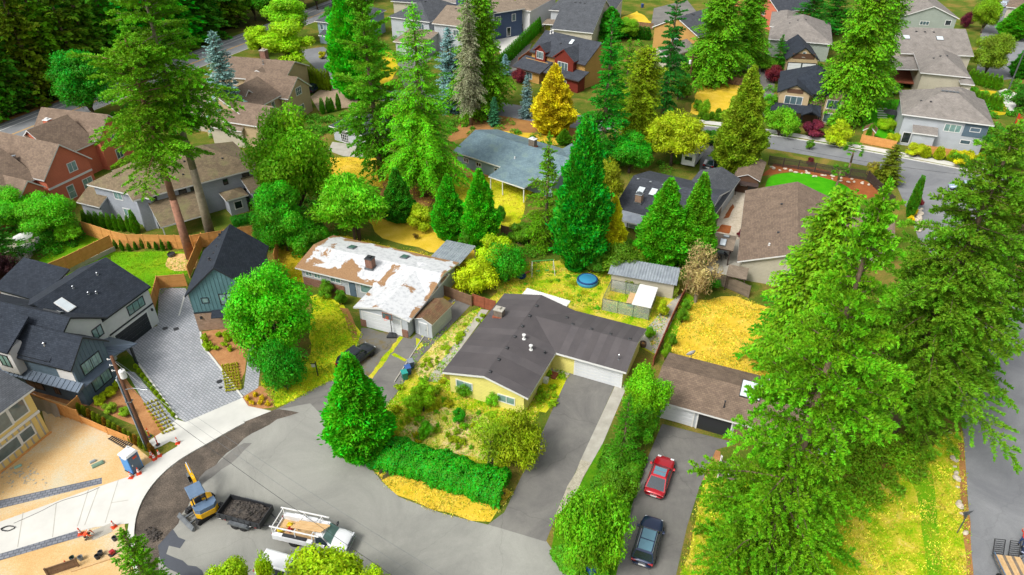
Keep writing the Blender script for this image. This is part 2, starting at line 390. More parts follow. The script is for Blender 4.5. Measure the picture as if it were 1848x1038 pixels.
g = obj('ground', mesh('ground', [(-500, -60, 0), (500, -60, 0), (500, 900, 0), (-500, 900, 0)], [[0, 1, 2, 3]], G['base'], uv=False)); g['kind'] = 'structure'
# lawns, beds and yards
sheet('forest_floor', [(-300, 230), (-10, 225), (120, 180), (420, 60), (600, 30), (640, -60), (-300, -60)], G['wood'], jit=.6)
sheet('grass_verge', [(-60, 250), (0, 218), (110, 178), (115, 190), (0, 234), (-60, 262)], G['soil'], jit=.3)
sheet('lawn', [(120, 440), (200, 400), (205, 455), (150, 500), (85, 525), (70, 470)], G['green'], jit=.4)
sheet('lawn', [(200, 455), (385, 455), (330, 500), (290, 530), (255, 530), (205, 490)], G['green'], jit=.2)
sheet('lawn', [(500, 445), (610, 425), (850, 475), (860, 510), (790, 560), (500, 500)], G['mixed'], jit=.4)
sheet('dry_lawn', [(660, 395), (770, 400), (850, 430), (855, 470), (775, 455), (690, 430)], G['gold'], jit=.5)
sheet('dry_lawn', [(575, 285), (690, 285), (760, 330), (740, 350), (600, 320)], G['gold'], jit=.5)
sheet('cottage_patio', [(600, 256), (645, 262), (660, 285), (620, 282), (592, 272)], K['concrete'])
sheet('planting_bed', [(690, 330), (780, 280), (850, 300), (860, 330), (780, 365), (740, 400), (690, 390)], G['soil'], jit=.5)
sheet('dry_lawn', [(780, 345), (830, 315), (960, 330), (945, 385), (930, 420), (840, 400)], G['yell'], jit=.4)
sheet('deck', [(812, 298), (835, 283), (935, 322), (930, 334), (900, 326), (866, 314), (842, 322)], K['wood'], z=.25, thick=1)
sheet('lawn', [(560, 535), (585, 528), (620, 550), (650, 598), (655, 602), (640, 650), (610, 680), (565, 705), (500, 735), (470, 690), (560, 640)], G['yell'], jit=.25)
sheet('dirt_path', [(612, 555), (628, 557), (642, 590), (647, 612), (638, 615), (628, 590)], G['soil'], jit=.2)
sheet('planting_bed', [(455, 700), (500, 690), (495, 735), (440, 742), (435, 715)], G['mulch'], jit=.15)
sheet('weedy_yard', [(880, 555), (905, 500), (940, 480), (1050, 460), (1230, 500), (1180, 640), (1010, 560), (940, 540)], G['weed'], jit=.4)
sheet('weedy_yard', [(760, 620), (868, 555), (800, 680), (950, 735), (1005, 660), (1035, 668), (955, 770), (900, 870), (740, 830), (640, 800), (690, 735), (715, 715)], G['weed'], jit=.3)
sheet('straw_patch', [(745, 655), (850, 563), (868, 566), (796, 668), (760, 690)], G['straw'], jit=.25)
sheet('straw_patch', [(735, 765), (800, 735), (880, 748), (900, 800), (870, 830), (760, 812), (715, 790)], G['straw'], jit=.3)
sheet('mulch_bed', [(975, 690), (1005, 672), (1028, 676), (1005, 720), (985, 745), (960, 740)], G['yell'], jit=.25)
sheet('dry_lawn', [(1225, 545), (1330, 535), (1400, 560), (1420, 680), (1370, 690), (1205, 640)], G['gold'], jit=.35)
sheet('grass_strip', [(1195, 600), (1235, 525), (1255, 540), (1225, 590), (1210, 640)], G['green'], jit=.2)
sheet('verge', [(665, 832), (720, 800), (900, 870), (925, 890), (885, 942), (850, 940), (780, 920), (715, 893), (690, 868)], G['gold'], jit=.2)
sheet('ivy_bank', [(1085, 800), (1165, 832), (1130, 940), (1105, 1060), (1050, 1045), (995, 990), (1005, 935), (1060, 850)], G['ivy'], jit=.2)
sheet('side_yard', [(1280, 830), (1330, 840), (1420, 900), (1560, 860), (1720, 780), (1740, 780), (1757, 1060), (1220, 1060)], G['weed'], jit=.4)
sheet('grass_strip', smoothpx([(1640, 800), (1680, 850), (1692, 940), (1700, 1030), (1680, 1060), (1664, 960), (1650, 880), (1600, 820), (1640, 800)]), G['green'], jit=.15)
sheet('bark_bed', [(1268, 852), (1290, 812), (1300, 815), (1300, 870), (1262, 870)], G['mulch'], jit=.15)
sheet('building_site', [(-120, 860), (0, 850), (90, 782), (60, 705), (150, 735), (240, 800), (275, 830), (240, 880), (225, 950), (240, 1060), (-120, 1060)], G['dirt'], jit=.25)
sheet('shrub_bed', [(355, 600), (440, 590), (455, 610), (430, 712), (420, 708), (385, 645), (362, 625)], G['mulch'], jit=.1)
sheet('front_bed', [(160, 731), (214, 688), (225, 680), (300, 770), (285, 790), (250, 770)], G['mulch'], jit=.1)
sheet('side_path', [(0, 655), (0, 690), (60, 715), (150, 735), (160, 731)], G['mulch'], jit=.1)
sheet('chip_ring', smoothpx([(298, 480), (306, 462), (330, 458), (352, 462), (362, 478), (345, 487), (315, 489), (298, 480)]), G['bench'], jit=.1)
sheet('patio_yard', [(0, 430), (60, 425), (85, 440), (50, 470), (0, 500)], G['gravel'], jit=.2)
sheet('rock_garden', [(1310, 345), (1360, 340), (1350, 400), (1330, 470), (1290, 480), (1255, 470), (1290, 400)], G['rock'], jit=.2)
sheet('red_bark_bed', [(1305, 395), (1322, 368), (1325, 375), (1315, 393)], G['rmulch'], jit=.08, step=.5)
sheet('red_bark_bed', [(1292, 418), (1303, 405), (1320, 408), (1316, 422)], G['rmulch'], jit=.08, step=.5)
sheet('patio', [(1280, 445), (1340, 430), (1335, 500), (1270, 490)], K['concrete'], jit=0)
sheet('border_bed', [(1375, 318), (1395, 296), (1470, 302), (1560, 325), (1600, 350), (1560, 360), (1500, 345), (1430, 310)], G['rmulch'], jit=.2)
sheet('watered_lawn', smoothpx([(1380, 340), (1392, 318), (1440, 312), (1490, 322), (1530, 338), (1550, 365), (1545, 390), (1470, 380), (1420, 345), (1380, 340)]), G['vivid'])
sheet('dry_lawn', [(1245, 205), (1262, 150), (1345, 145), (1330, 200), (1290, 215)], G['gold'], jit=.4)
sheet('front_bed', [(840, 210), (870, 190), (960, 215), (1060, 240), (1050, 262), (960, 262), (880, 240), (800, 260)], G['soil'], jit=.4)
sheet('dry_lawn', [(880, 235), (960, 240), (1040, 255), (1000, 262), (900, 250)], G['gold'], jit=.3)
sheet('dry_lawn', [(1090, 45), (1150, 20), (1175, 40), (1170, 60), (1100, 65)], G['gold'], jit=.6)
sheet('lawn', [(575, 90), (640, 100), (625, 120), (580, 112)], G['mixed'], jit=.3)
sheet('lawn', [(1730, 160), (1800, 165), (1825, 205), (1790, 210), (1760, 190)], G['mixed'], jit=.4)
sheet('lawn', [(1555, 180), (1630, 180), (1625, 260), (1555, 235)], G['vivid'], jit=.3)
sheet('back_lawn', [(925, 20), (975, 22), (945, 45), (920, 45)], G['vivid'], jit=.3)
# roads, drives and pavements
ART = [(-400, 395), (-100, 285), (0, 245), (105, 204), (240, 150), (420, 82), (600, 12), (760, -50)]
sheet('main_road', strip(ART, 10.5), G['road2'], world=1)
def line(name, cl, w, m, off=0):
    pts = [P(*p) for p in cl]; q = []
    for i, p in enumerate(pts):
        d = (pts[min(i + 1, len(pts) - 1)] - pts[max(i - 1, 0)]).normalized(); q.append(p + Vector((-d.y, d.x, 0)) * off)
    a, b = [], []
    for i, p in enumerate(q):
        d = (q[min(i + 1, len(q) - 1)] - q[max(i - 1, 0)]).normalized(); n = Vector((-d.y, d.x, 0)); a.append(p + n * w / 2); b.append(p - n * w / 2)
    return sheet(name, [(p.x, p.y) for p in a + b[::-1]], m, world=1)
line('road_line', ART, .18, G['paint'], 3.9); line('road_line', ART, .18, G['paint'], 2.2)
line('road_line', ART, .14, G['painty'], -1.35); line('road_line', ART, .14, G['painty'], -1.65)
line('main_road_kerb', ART, .3, K['concrete'], -5.3)
STR = smoothpx([(560, 88), (605, 128), (640, 158), (700, 172), (790, 180), (900, 196), (1060, 222), (1260, 238), (1440, 264), (1640, 300), (1850, 342), (2100, 400)])
sheet('street_pavement', strip([(p[0], p[1] - 19) for p in STR if p[0] > 1230], 1.8), K['concnew'], world=1)
sheet('grass_verge', strip([(p[0], p[1] - 11) for p in STR if p[0] > 1230], 1.6), G['green'], world=1, jit=.1)
sheet('dry_verge', strip([(p[0], p[1] - 9) for p in STR if 1390 < p[0] < 1540], 2.4), G['gold'], world=1, jit=.2)
sheet('street', strip(STR, 6.6), G['road2'], world=1)
sheet('far_drive', [(735, 90), (790, 70), (800, 90), (760, 120), (770, 170), (735, 172), (715, 120)], G['drive2'])
sheet('lawn', [(640, 120), (700, 90), (720, 120), (700, 160), (650, 150)], G['mixed'], jit=.4)
sheet('brick_court', [(560, 175), (590, 152), (648, 165), (645, 195), (600, 195), (575, 200)], G['paverb'])
sheet('side_drive', [(1345, 185), (1350, 110), (1400, 112), (1395, 200), (1350, 245), (1340, 230)], G['drive2'])
sheet('side_drive', [(1265, 275), (1262, 240), (1330, 255), (1320, 300), (1295, 320), (1262, 310)], G['drive'])
sheet('far_drive', [(1180, 15), (1240, 0), (1260, 25), (1200, 50), (1175, 45)], G['drive2'])
sheet('far_street', [(1770, 60), (1830, -30), (1870, -30), (1900, 60), (1848, 140), (1760, 150)], G['road2'])
sheet('far_path', [(1800, 165), (1815, 160), (1848, 175), (1840, 200), (1822, 205)], K['concnew'])
sheet('far_drive', [(890, 75), (915, 60), (940, 50), (960, 62), (935, 78), (905, 100)], K['concnew'])
sheet('far_drive', [(918, 98), (960, 78), (945, 120), (930, 140), (905, 125)], G['drive2'])
sheet('side_road', [(1600, 292), (1760, 325), (1800, 420), (1850, 560), (1900, 700), (2010, 1060), (1757, 1060), (1740, 800), (1722, 650), (1690, 520), (1650, 410)], G['road2'])
sheet('road_edge_strip', [(1728, 800), (1740, 800), (1757, 1060), (1746, 1060)], G['soil'], jit=.1)
ARC = smoothpx([(500, 738), (440, 762), (380, 795), (320, 830), (280, 865), (252, 905), (238, 950), (240, 1000), (262, 1060)])
sheet('cul_de_sac', ARC + [(300, 1120), (1150, 1120), (1045, 1042), (1005, 1005), (985, 975), (905, 952), (880, 947), (850, 940), (790, 924), (720, 897), (690, 870), (655, 828), (612, 790), (592, 742), (560, 728)], G['road'])
sheet('dug_strip', ARC + [(295, 1050), (285, 1010), (300, 975), (322, 945), (345, 900), (395, 832), (440, 792), (500, 757), (540, 745)], G['dug'], jit=.18, step=.8)
sheet('dug_soil_patch', [(360, 862), (400, 830), (440, 800), (455, 800), (430, 825), (385, 860), (350, 890)], G['drive2'], jit=.2, step=.7)
sheet('wet_stain', [(285, 985), (312, 955), (322, 970), (335, 975), (325, 990), (305, 985), (300, 1000), (330, 1012), (365, 1030), (370, 1045), (330, 1040), (295, 1020)], G['tar'], jit=.15, step=.6)
sheet('driveway', [(1030, 668), (1112, 690), (1010, 915), (985, 978), (905, 954), (880, 947), (910, 925), (960, 820)], G['drive2'])
sheet('concrete_strip', [(1113, 690), (1132, 696), (1088, 800), (1068, 835), (1048, 830)], K['concrete'])
sheet('gravel_strip', [(1048, 830), (1068, 835), (1040, 890), (1012, 925), (1002, 930)], G['gravel'], jit=.1)
sheet('driveway', [(1195, 765), (1330, 800), (1292, 812), (1262, 880), (1240, 950), (1215, 1060), (1108, 1060), (1130, 945), (1165, 835)], G['drive2'])
sheet('driveway', [(655, 592), (742, 612), (820, 532), (855, 545), (760, 645), (712, 715), (645, 800), (590, 760), (560, 728), (498, 740), (560, 705), (610, 680), (640, 640)], G['drive2'])
sheet('mossy_drive_patch', [(652, 592), (728, 606), (668, 682), (640, 665), (645, 620)], G['drive3'], jit=.2, step=.8)
for q in ([(722, 607), (728, 609), (672, 684), (664, 680)], [(706, 640), (712, 637), (735, 650), (730, 653)], [(750, 610), (757, 612), (764, 625), (752, 632)], [(818, 545), (822, 545), (764, 610), (760, 607)]):
    sheet('grass_joint', q, G['weed'], jit=.12, step=.5)
sheet('concrete_path', [(868, 558), (882, 560), (800, 672), (795, 690), (770, 688), (790, 660)], K['concrete'])
sheet('side_path', [(1150, 620), (1170, 590), (1200, 555), (1222, 535), (1238, 525), (1185, 640)], K['concrete'])
sheet('porch_slab', [(994, 655), (1033, 668), (1022, 682), (985, 668)], K['concrete'])
sheet('paver_drive', [(213, 616), (284, 588), (287, 520), (335, 520), (362, 600), (366, 625), (385, 648), (438, 718), (335, 762), (318, 752), (250, 655), (235, 640)], G['paver'])
sheet('paver_path', [(228, 670), (243, 672), (318, 760), (298, 775), (262, 730)], G['paver'])
sheet('paver_path', [(452, 610), (475, 600), (466, 700), (440, 715), (430, 705), (440, 700)], G['paver'])
sheet('apron', [(335, 762), (438, 718), (448, 733), (490, 742), (440, 762), (380, 795), (330, 824), (318, 800), (285, 790), (318, 757)], K['concnew'])
sheet('site_pavement', [(-60, 962), (0, 942), (150, 888), (240, 858), (265, 838), (330, 800), (336, 822), (285, 862), (258, 900), (240, 945), (232, 945), (170, 952), (140, 960), (0, 1000), (-60, 1020)], K['concnew'])
for a, b in (((102, 908), (95, 970)), ((42, 925), (32, 988)), ((178, 880), (153, 948)), ((214, 866), (190, 944)), ((232, 903), (200, 908)), ((160, 884), (140, 950))):
    sheet('pavement_joint', strip([a, b], .06), K['concrete'], world=1)
sheet('paver_strip', [(-60, 925), (0, 903), (184, 862), (184, 873), (0, 918), (-60, 945)], G['paver2'])
sheet('paver_strip', [(-60, 1022), (0, 1000), (140, 958), (150, 968), (0, 1012), (-60, 1040)], G['paver2'])
sheet('floor_slab', [(262, 800), (300, 775), (326, 772), (334, 782), (290, 806), (275, 812)], K['concnew'])
# kerbs (real steps)
def kerb(name, cl, w, h, m, world=False):
    pts = cl if world else [P(*p) for p in cl]; mb = MB()
    L, Rr = [], []
    for i, p in enumerate(pts):
        d = (pts[min(i + 1, len(pts) - 1)] - pts[max(i - 1, 0)]).normalized(); n = Vector((-d.y, d.x, 0)); L.append(p + n * w / 2); Rr.append(p - n * w / 2)
    k = len(pts)
    vs = [(p.x, p.y, 0) for p in L] + [(p.x, p.y, h) for p in L] + [(p.x, p.y, h) for p in Rr] + [(p.x, p.y, 0) for p in Rr]
    fs = []
    for i in range(k - 1):
        for a in range(3): fs.append([a * k + i, (a + 1) * k + i, (a + 1) * k + i + 1, a * k + i + 1])
    fs += [[0, 3 * k, 2 * k, k], [k - 1, 2 * k - 1, 3 * k - 1, 4 * k - 1]]
    o = obj(name, mesh(name, vs, fs, m)); o['kind'] = 'structure'; return o
kerb('kerb', ARC[4:], .5, .13, K['concnew'])
kerb('paver_edging', smoothpx([(362, 600), (366, 625), (385, 648), (438, 718)]), .18, .1, K['concnew'])
kerb('paver_edging', [(250, 657), (320, 755)], .18, .1, K['concnew'])
kerb('driveway_edging', [(822, 540), (762, 612), (712, 690)], .12, .12, K['concrete'])
kerb('street_kerb', [Vector((P(*p).x, P(*p).y, 0)) + Vector((0, 3.4, 0)) for p in STR if p[0] > 1240], .25, .13, K['concnew'], True)
kerb('paint_strip', [(323, 570), (333, 534)], .16, .03, G['paint'])
# ------------------------------------------------------------------ houses
_win = {}
class House:
    def __init__(s, name, label, A, B, z, cat='house', ang=None, zbase=0):
        a, b = P(*A, z), P(*B, z); s.z = z
        s.ang = math.atan2(b.y - a.y, b.x - a.x) if ang is None else R_(ang)
        s.o = Vector((a.x, a.y, 0)); s.u = Vector((math.cos(s.ang), math.sin(s.ang), 0)); s.v = Vector((-s.u.y, s.u.x, 0))
        s.e = T(name, label, cat, s.o, s.ang); s.k = 0
    def loc(s, px, py, z=None):
        d = P(px, py, s.z if z is None else z) - s.o; return d.dot(s.u), d.dot(s.v)
    def rect(s, *pts, z=None):
        q = [s.loc(*p, z=z) for p in pts]; return [min(a for a, b in q), min(b for a, b in q), max(a for a, b in q), max(b for a, b in q)]
    def block(s, r, wall, roof, kind='gu', pitch=.4, z=None, ov=.45, trim='trimw', z0=0, t=.2, gable=None, name='wall', noroof=False, ovg=None):
        """walls and roof over the eave outline r=(u0,v0,u1,v1)"""
        z = s.z if z is None else z; s.k += 1; z += .013 * s.k
        u0, v0, u1, v1 = r; ovg = ov * .7 if ovg is None else ovg
        gu = kind == 'gu'; W = (v1 - v0) if gu else (u1 - u0)
        if kind == 'hip': W = min(u1 - u0, v1 - v0)
        rise = W / 2 * pitch; mid = ((u0 + u1) / 2, (v0 + v1) / 2)
        E = [(u0, v0, z), (u1, v0, z), (u1, v1, z), (u0, v1, z)]
        if kind == 'gu': top = [(u0, mid[1], z + rise), (u1, mid[1], z + rise)]; F = [[0, 1, 5, 4], [2, 3, 4, 5]]; ed = [(0, 1), (1, 5), (5, 2), (2, 3), (3, 4), (4, 0)]
        elif kind == 'gv': top = [(mid[0], v0, z + rise), (mid[0], v1, z + rise)]; F = [[1, 2, 5, 4], [3, 0, 4, 5]]; ed = [(0, 4), (4, 1), (1, 2), (2, 5), (5, 3), (3, 0)]
        elif kind == 'hip':
            if u1 - u0 >= v1 - v0: top = [(u0 + W / 2, mid[1], z + rise), (u1 - W / 2 + .001, mid[1], z + rise)]; F = [[0, 1, 5, 4], [1, 2, 5], [2, 3, 4, 5], [3, 0, 4]]
            else: top = [(mid[0], v0 + W / 2, z + rise), (mid[0], v1 - W / 2, z + rise)]; F = [[0, 1, 4], [1, 2, 5, 4], [2, 3, 5], [3, 0, 4, 5]]
            ed = [(0, 1), (1, 2), (2, 3), (3, 0)]
        else:                                           # lean-to: high side named by kind sb (back), sf, sl, sr ; flat
            h = {'sb': (0, 0, 1, 1), 'sf': (1, 1, 0, 0), 'sl': (1, 0, 0, 1), 'sr': (0, 1, 1, 0), 'flat': (0, 0, 0, 0)}[kind]
            run = (v1 - v0) if kind in ('sb', 'sf') else (u1 - u0)
            E = [(p[0], p[1], z + run * pitch * h[i]) for i, p in enumerate(E)]; top = []; F = [[0, 1, 2, 3]]; ed = [(0, 1), (1, 2), (2, 3), (3, 0)]
        vs = E + top; n = len(vs); vs = vs + [(p[0], p[1], p[2] - t) for p in vs]
        fs = [list(f) for f in F] + [[i + n for i in f][::-1] for f in F] + [[b, a, a + n, b + n][::-1] if False else [a, a + n, b + n, b] for a, b in ed]
        mi = [0] * len(F) + [1] * (len(fs) - len(F))
        ro = None
        if roof: ro = obj('roof', mesh('roof', vs, fs, [K[roof], K[trim]], mi), s.e)
        s.last = (u0, v0, u1, v1, z, rise, kind); s.roof = ro
        if wall:
            a, b, c, d = u0 + (ovg if kind == 'gu' else ov), v0 + (ovg if kind == 'gv' else ov), u1 - (ovg if kind == 'gu' else ov), v1 - (ovg if kind == 'gv' else ov)
            zt = z - t - .01; mb = MB()
            if kind == 'gu':
                zt = z + ov * pitch - t - .01; zr = z + rise - t - .02; m_ = (b + d) / 2; q = [(b, z0), (d, z0), (d, zt), (m_, zr), (b, zt)]
                mb.add([(x, y, w) for x in (a, c) for y, w in q], [[4, 3, 2, 1, 0], [5, 6, 7, 8, 9], [0, 1, 6, 5], [1, 2, 7, 6], [2, 3, 8, 7], [3, 4, 9, 8], [4, 0, 5, 9]])
            elif kind == 'gv':
                zt = z + ov * pitch - t - .01; zr = z + rise - t - .02; m_ = (a + c) / 2; q = [(a, z0), (c, z0), (c, zt), (m_, zr), (a, zt)]
                mb.add([(x, y, w) for y in (b, d) for x, w in q], [[0, 1, 2, 3, 4], [9, 8, 7, 6, 5], [1, 0, 5, 6], [2, 1, 6, 7], [3, 2, 7, 8], [4, 3, 8, 9], [0, 4, 9, 5]])
            elif kind == 'hip' or kind == 'flat': mb.box(a, b, z0, c, d, zt + (ov * pitch if kind == 'hip' else 0) )
            else:
                zs = [E[i][2] - t - .02 for i in range(4)]
                mb.add([(a, b, z0), (c, b, z0), (c, d, z0), (a, d, z0), (a, b, zs[0]), (c, b, zs[1]), (c, d, zs[2]), (a, d, zs[3])], [[3, 2, 1, 0], [4, 5, 6, 7], [0, 1, 5, 4], [1, 2, 6, 5], [2, 3, 7, 6], [3, 0, 4, 7]])
            s.wall = mb.obj(name, K[wall], s.e); s.w = (a, b, c, d)
        return s
    def on(s, face, p, z, out=0.0):
        a, b, c, d = s.w
        return {'f': ((p, b - out, z), 0), 'r': ((c + out, p, z), R_(90)), 'b': ((p, d + out, z), R_(180)), 'l': ((a - out, p, z), R_(-90))}[face]
    def span(s, face, t):
        a, b, c, d = s.w; return a + (c - a) * t if face in 'fb' else b + (d - b) * t
    def win(s, face, t, z, w=1.2, h=1.1, n=2, fr='trimw', gl='glass', rowsn=1, name='window'):
        key = (w, h, n, fr, gl, rowsn)
        if key not in _win:
            fw = .1 if w > .8 else .08; mb = MB(); x0, x1 = -w / 2, w / 2
            mb.box(x0, -.06, 0, x1, .0, fw).box(x0, -.06, h - fw, x1, .0, h).box(x0, -.055, fw, x0 + fw, 0, h - fw).box(x1 - fw, -.055, fw, x1, 0, h - fw)
            for i in range(1, n): c = x0 + w * i / n; mb.box(c - .035, -.05, fw, c + .035, 0, h - fw)
            for i in range(1, rowsn): c = h * i / rowsn; mb.box(x0 + fw, -.045, c - .02, x1 - fw, 0, c + .02)
            _win[key] = (mb.me('window_frame', K[fr]), MB().box(x0 + .03, -.025, .03, x1 - .03, 0, h - .03).me('pane', K[gl]))
        f, g_ = _win[key]; l, r = s.on(face, s.span(face, t), z); o = obj(name, f, s.e, l, r); obj('pane', g_, o); return o
    def door(s, face, t, w=.95, h=2.05, m='s_slate', z=0.02):
        l, r = s.on(face, s.span(face, t), z); o = MB().box(-w / 2 - .1, -.05, 0, w / 2 + .1, 0, h + .1, 1).box(-w / 2, -.08, .01, w / 2, -.02, h, 0).obj('door', [K[m], K['trimw']], s.e, l, r)
        bx('handle', K['chrome'], o, w / 2 - .14, -.13, .95, w / 2 - .08, -.08, 1.1); return o
    def garage(s, face, t, w=4.9, h=2.15, m='white', fr='trimw', sect=4, z=.01):
        l, r = s.on(face, s.span(face, t), z)
        o = MB().box(-w / 2 - .14, -.07, 0, -w / 2, 0, h + .14).box(w / 2, -.07, 0, w / 2 + .14, 0, h + .14).box(-w / 2, -.07, h, w / 2, 0, h + .14).obj('garage_door', K[fr], s.e, l, r)
        me = _win.setdefault(('gd', w, h, m, sect), MB().box(-w / 2, -.045, .01, w / 2, -.005, h / sect - .015, 0, .012).me('door_panel', K[m]))
        for i in range(sect): obj('door_panel', me, o, (0, 0, i * h / sect))
        return o
    def skylight(s, u, v, w=.8, l=1.2, m='skyl', fr='metal'):
        z = s.rz(u, v); o = s._tilt('skylight', MB().box(-w / 2, -l / 2, -.05, w / 2, l / 2, .14).me('skylight', K[fr]), u, v)
        obj('pane', MB().box(-w / 2 + .06, -l / 2 + .06, .1, w / 2 - .06, l / 2 - .06, .16).me('pane', K[m]), o)
    def rz(s, u, v):
        u0, v0, u1, v1, z, rise, k = s.last
        if k == 'gu': return z + rise * (1 - abs(v - (v0 + v1) / 2) / ((v1 - v0) / 2))
        if k == 'gv': return z + rise * (1 - abs(u - (u0 + u1) / 2) / ((u1 - u0) / 2))
        if k == 'hip': h = min(u1 - u0, v1 - v0) / 2; return z + rise * min(1, min(u - u0, u1 - u, v - v0, v1 - v) / h)
        return z
    def _tilt(s, name, me, u, v):
        e = .05; nx = (s.rz(u + e, v) - s.rz(u - e, v)) / (2 * e); ny = (s.rz(u, v + e) - s.rz(u, v - e)) / (2 * e)
        return obj(name, me, s.roof, (u, v, s.rz(u, v)), rot=(math.atan(ny), -math.atan(nx), 0))
    def vents(s, pts, size=.3, m='dark'):
        me = _win.setdefault(('vent', size, m), MB().box(-size / 2, -size / 2, -.1, size / 2, size / 2, .12, 0, .03).box(-size * .65, -size * .65, -.02, size * .65, size * .65, .03).me('roof_vent', K[m]))
        for u, v in pts: obj('roof_vent', me, s.roof, (u, v, s.rz(u, v)))
    def pipes(s, pts, m='chrome', h=.45, r=.07):
        me = _win.setdefault(('pipe', m, h), MB().lathe([(r * 2, -.1), (r * 1.8, .05), (r, .07), (r, h - .12), (r * 1.7, h - .1), (r * 1.7, h), (r * .4, h + .06)], 10).me('vent_pipe', K[m]))
        for u, v in pts: obj('vent_pipe', me, s.roof, (u, v, s.rz(u, v)))
    def chimney(s, u, v, w=.8, d=.7, h=1.1, m='brick', cap='concrete'):
        z = s.rz(u, v); o = MB().box(-w / 2, -d / 2, -.8, w / 2, d / 2, h).obj('chimney', K[m], s.roof, (u, v, z))
        MB().box(-w / 2 - .06, -d / 2 - .06, h, w / 2 + .06, d / 2 + .06, h + .1, 0, .02).box(-w / 5, -d / 5, h + .1, w / 5, d / 5, h + .32).obj('chimney_cap', K[cap], o)
        MB().box(-w / 2 - .12, -d / 2 - .12, -.2, w / 2 + .12, d / 2 + .12, .12).obj('flashing', K['woodred' if m == 'woodgrey' else 'metal'], o)
    def box(s, name, m, u0, v0, z0, u1, v1, z1, ch=0): return bx(name, K[m], s.e, u0, v0, z0, u1, v1, z1, ch)
    def battens(s, face, m, n, z0, z1f, w=.06, k=.035):
        a, b, c, d = s.w; me = {}
        for i in range(n + 1):
            p = (a if face in 'fb' else b) + ((c - a) if face in 'fb' else (d - b)) * i / n; z1 = z1f(i / n)
            l, r = s.on(face, p, z0); h = round(z1 - z0, 2)
            if h not in me: me[h] = MB().box(-w / 2, -k, 0, w / 2, 0, h).me('batten', K[m])
            obj('batten', me[h], s.e, l, r)
# --- pale yellow house with the dark rolled roof
h = House('yellow_house', 'pale yellow single-storey house with dark L-shaped rolled roof beside the driveway', (799.5, 672), (952.8, 719), 2.75)
K['r_roll'] = mat('rolled_roofing', S(88, 83, 84), S(76, 72, 74), .35, .85, .25, coord='u', fine=20); K['r_roll2'] = mat('rolled_roofing_worn', S(94, 89, 90), S(82, 78, 80), .5, .85, .25, coord='u', fine=20)
K['rust'] = mat('leaf_litter_edge', S(150, 110, 78), S(120, 96, 80), 2, .95, .2)
r1 = h.rect((799.5, 672), (952.8, 719), (910, 530)); r2 = h.rect((1003, 637), (1125.6, 668), (1167, 594))
r2[0] = (r1[0] + r1[2]) / 2; W1 = r1[2]; 
h.block(r1, 's_yellow', 'r_roll', 'gv', .24, ov=.6, t=.25); wl = h.w
h.vents([((r1[0] + r1[2]) / 2 + .25, r1[1] + .9 + i * 2.0) for i in range(7)], .28)
h.chimney(r1[0] + 1.5, r1[3] - 4.6, 1.0, .8, .9, 'woodgrey'); h.pipes([(W1 * .62, 7.2), (W1 * .75, 6.2)], 'trimw', .6, .12); h.pipes([(W1 * .9, 6.6)], 'dark', .3)
# rolled sheets lapped over each other, each a real strip
for side in (0, 1):
    x0, x1 = (r1[0], (r1[0] + r1[2]) / 2) if side == 0 else ((r1[0] + r1[2]) / 2, r1[2]); nst = 13
    for i in range(nst):
        va, vb = r1[1] + (r1[3] - r1[1]) * i / nst, r1[1] + (r1[3] - r1[1]) * (i + 1) / nst + .06
        if side and va > r2[1] - .4 and va < r2[3] - .3: continue
        e = .012 + .01 * (i % 2); vb = min(vb, r1[3])
        z0_, z1_ = h.rz(x0, va), h.rz(x1, va)
        MB().add([(x0, va, z0_ + e), (x1, va, z1_ + e), (x1, vb, z1_ + e), (x0, vb, z0_ + e), (x0, va, z0_ + e - .02), (x1, va, z1_ + e - .02), (x1, vb, z1_ + e - .02), (x0, vb, z0_ + e - .02)],
                 [[0, 1, 2, 3], [4, 5, 1, 0], [5, 6, 2, 1], [6, 7, 3, 2], [7, 4, 0, 3]]).obj('roofing_sheet', K['r_roll' if i % 3 else 'r_roll2'], h.roof)
h.win('f', .2, 1.0, 1.9, 1.0, 2, gl='glassg'); h.win('f', .77, .8, 1.9, 1.0, 2, gl='glassg')
h.block(r2, 's_yellow', 'r_roll', 'gu', .24, ov=.6, t=.25); a, b, c, d = h.w; h.w = (wl[2], b, c, d)
for i in range(9):
    ua, ub = W1 + .3 + (r2[2] - W1 - .3) * i / 9, W1 + .3 + (r2[2] - W1 - .3) * (i + 1) / 9 + .05; ub = min(ub, r2[2])
    for v0_, v1_ in ((r2[1], (r2[1] + r2[3]) / 2), ((r2[1] + r2[3]) / 2, r2[3])):
        e = .012 + .01 * (i % 2); za, zb = h.rz(ua, v0_), h.rz(ua, v1_)
        MB().add([(ua, v0_, za + e), (ub, v0_, za + e), (ub, v1_, zb + e), (ua, v1_, zb + e), (ua, v0_, za + e - .02), (ub, v0_, za + e - .02), (ub, v1_, zb + e - .02), (ua, v1_, zb + e - .02)],
                 [[0, 1, 2, 3], [4, 5, 1, 0], [5, 6, 2, 1], [6, 7, 3, 2], [7, 4, 0, 3]]).obj('roofing_sheet', K['r_roll' if i % 2 else 'r_roll2'], h.roof)
vm = (r2[1] + r2[3]) / 2
h.vents([(W1 + .3 + i * 2.1, vm + .3) for i in range(4)] + [(W1 - .8, vm + 1.5)], .28); h.pipes([(r2[2] - 1.2, r2[1] + 1.2)], 'chrome', .7, .05)
gw = h.w[2] - h.w[0]; h.garage('f', .66, gw * .64, 2.15, sect=5); h.box('brick_step', 'woodred', W1 - .5, b - 1.6, .02, W1 + .4, b - .6, .16)
h.box('meter_box', 'trimw', W1 - .58, b - 2.6, .02, W1 - .1, b - 2.1, .6)
YH = h
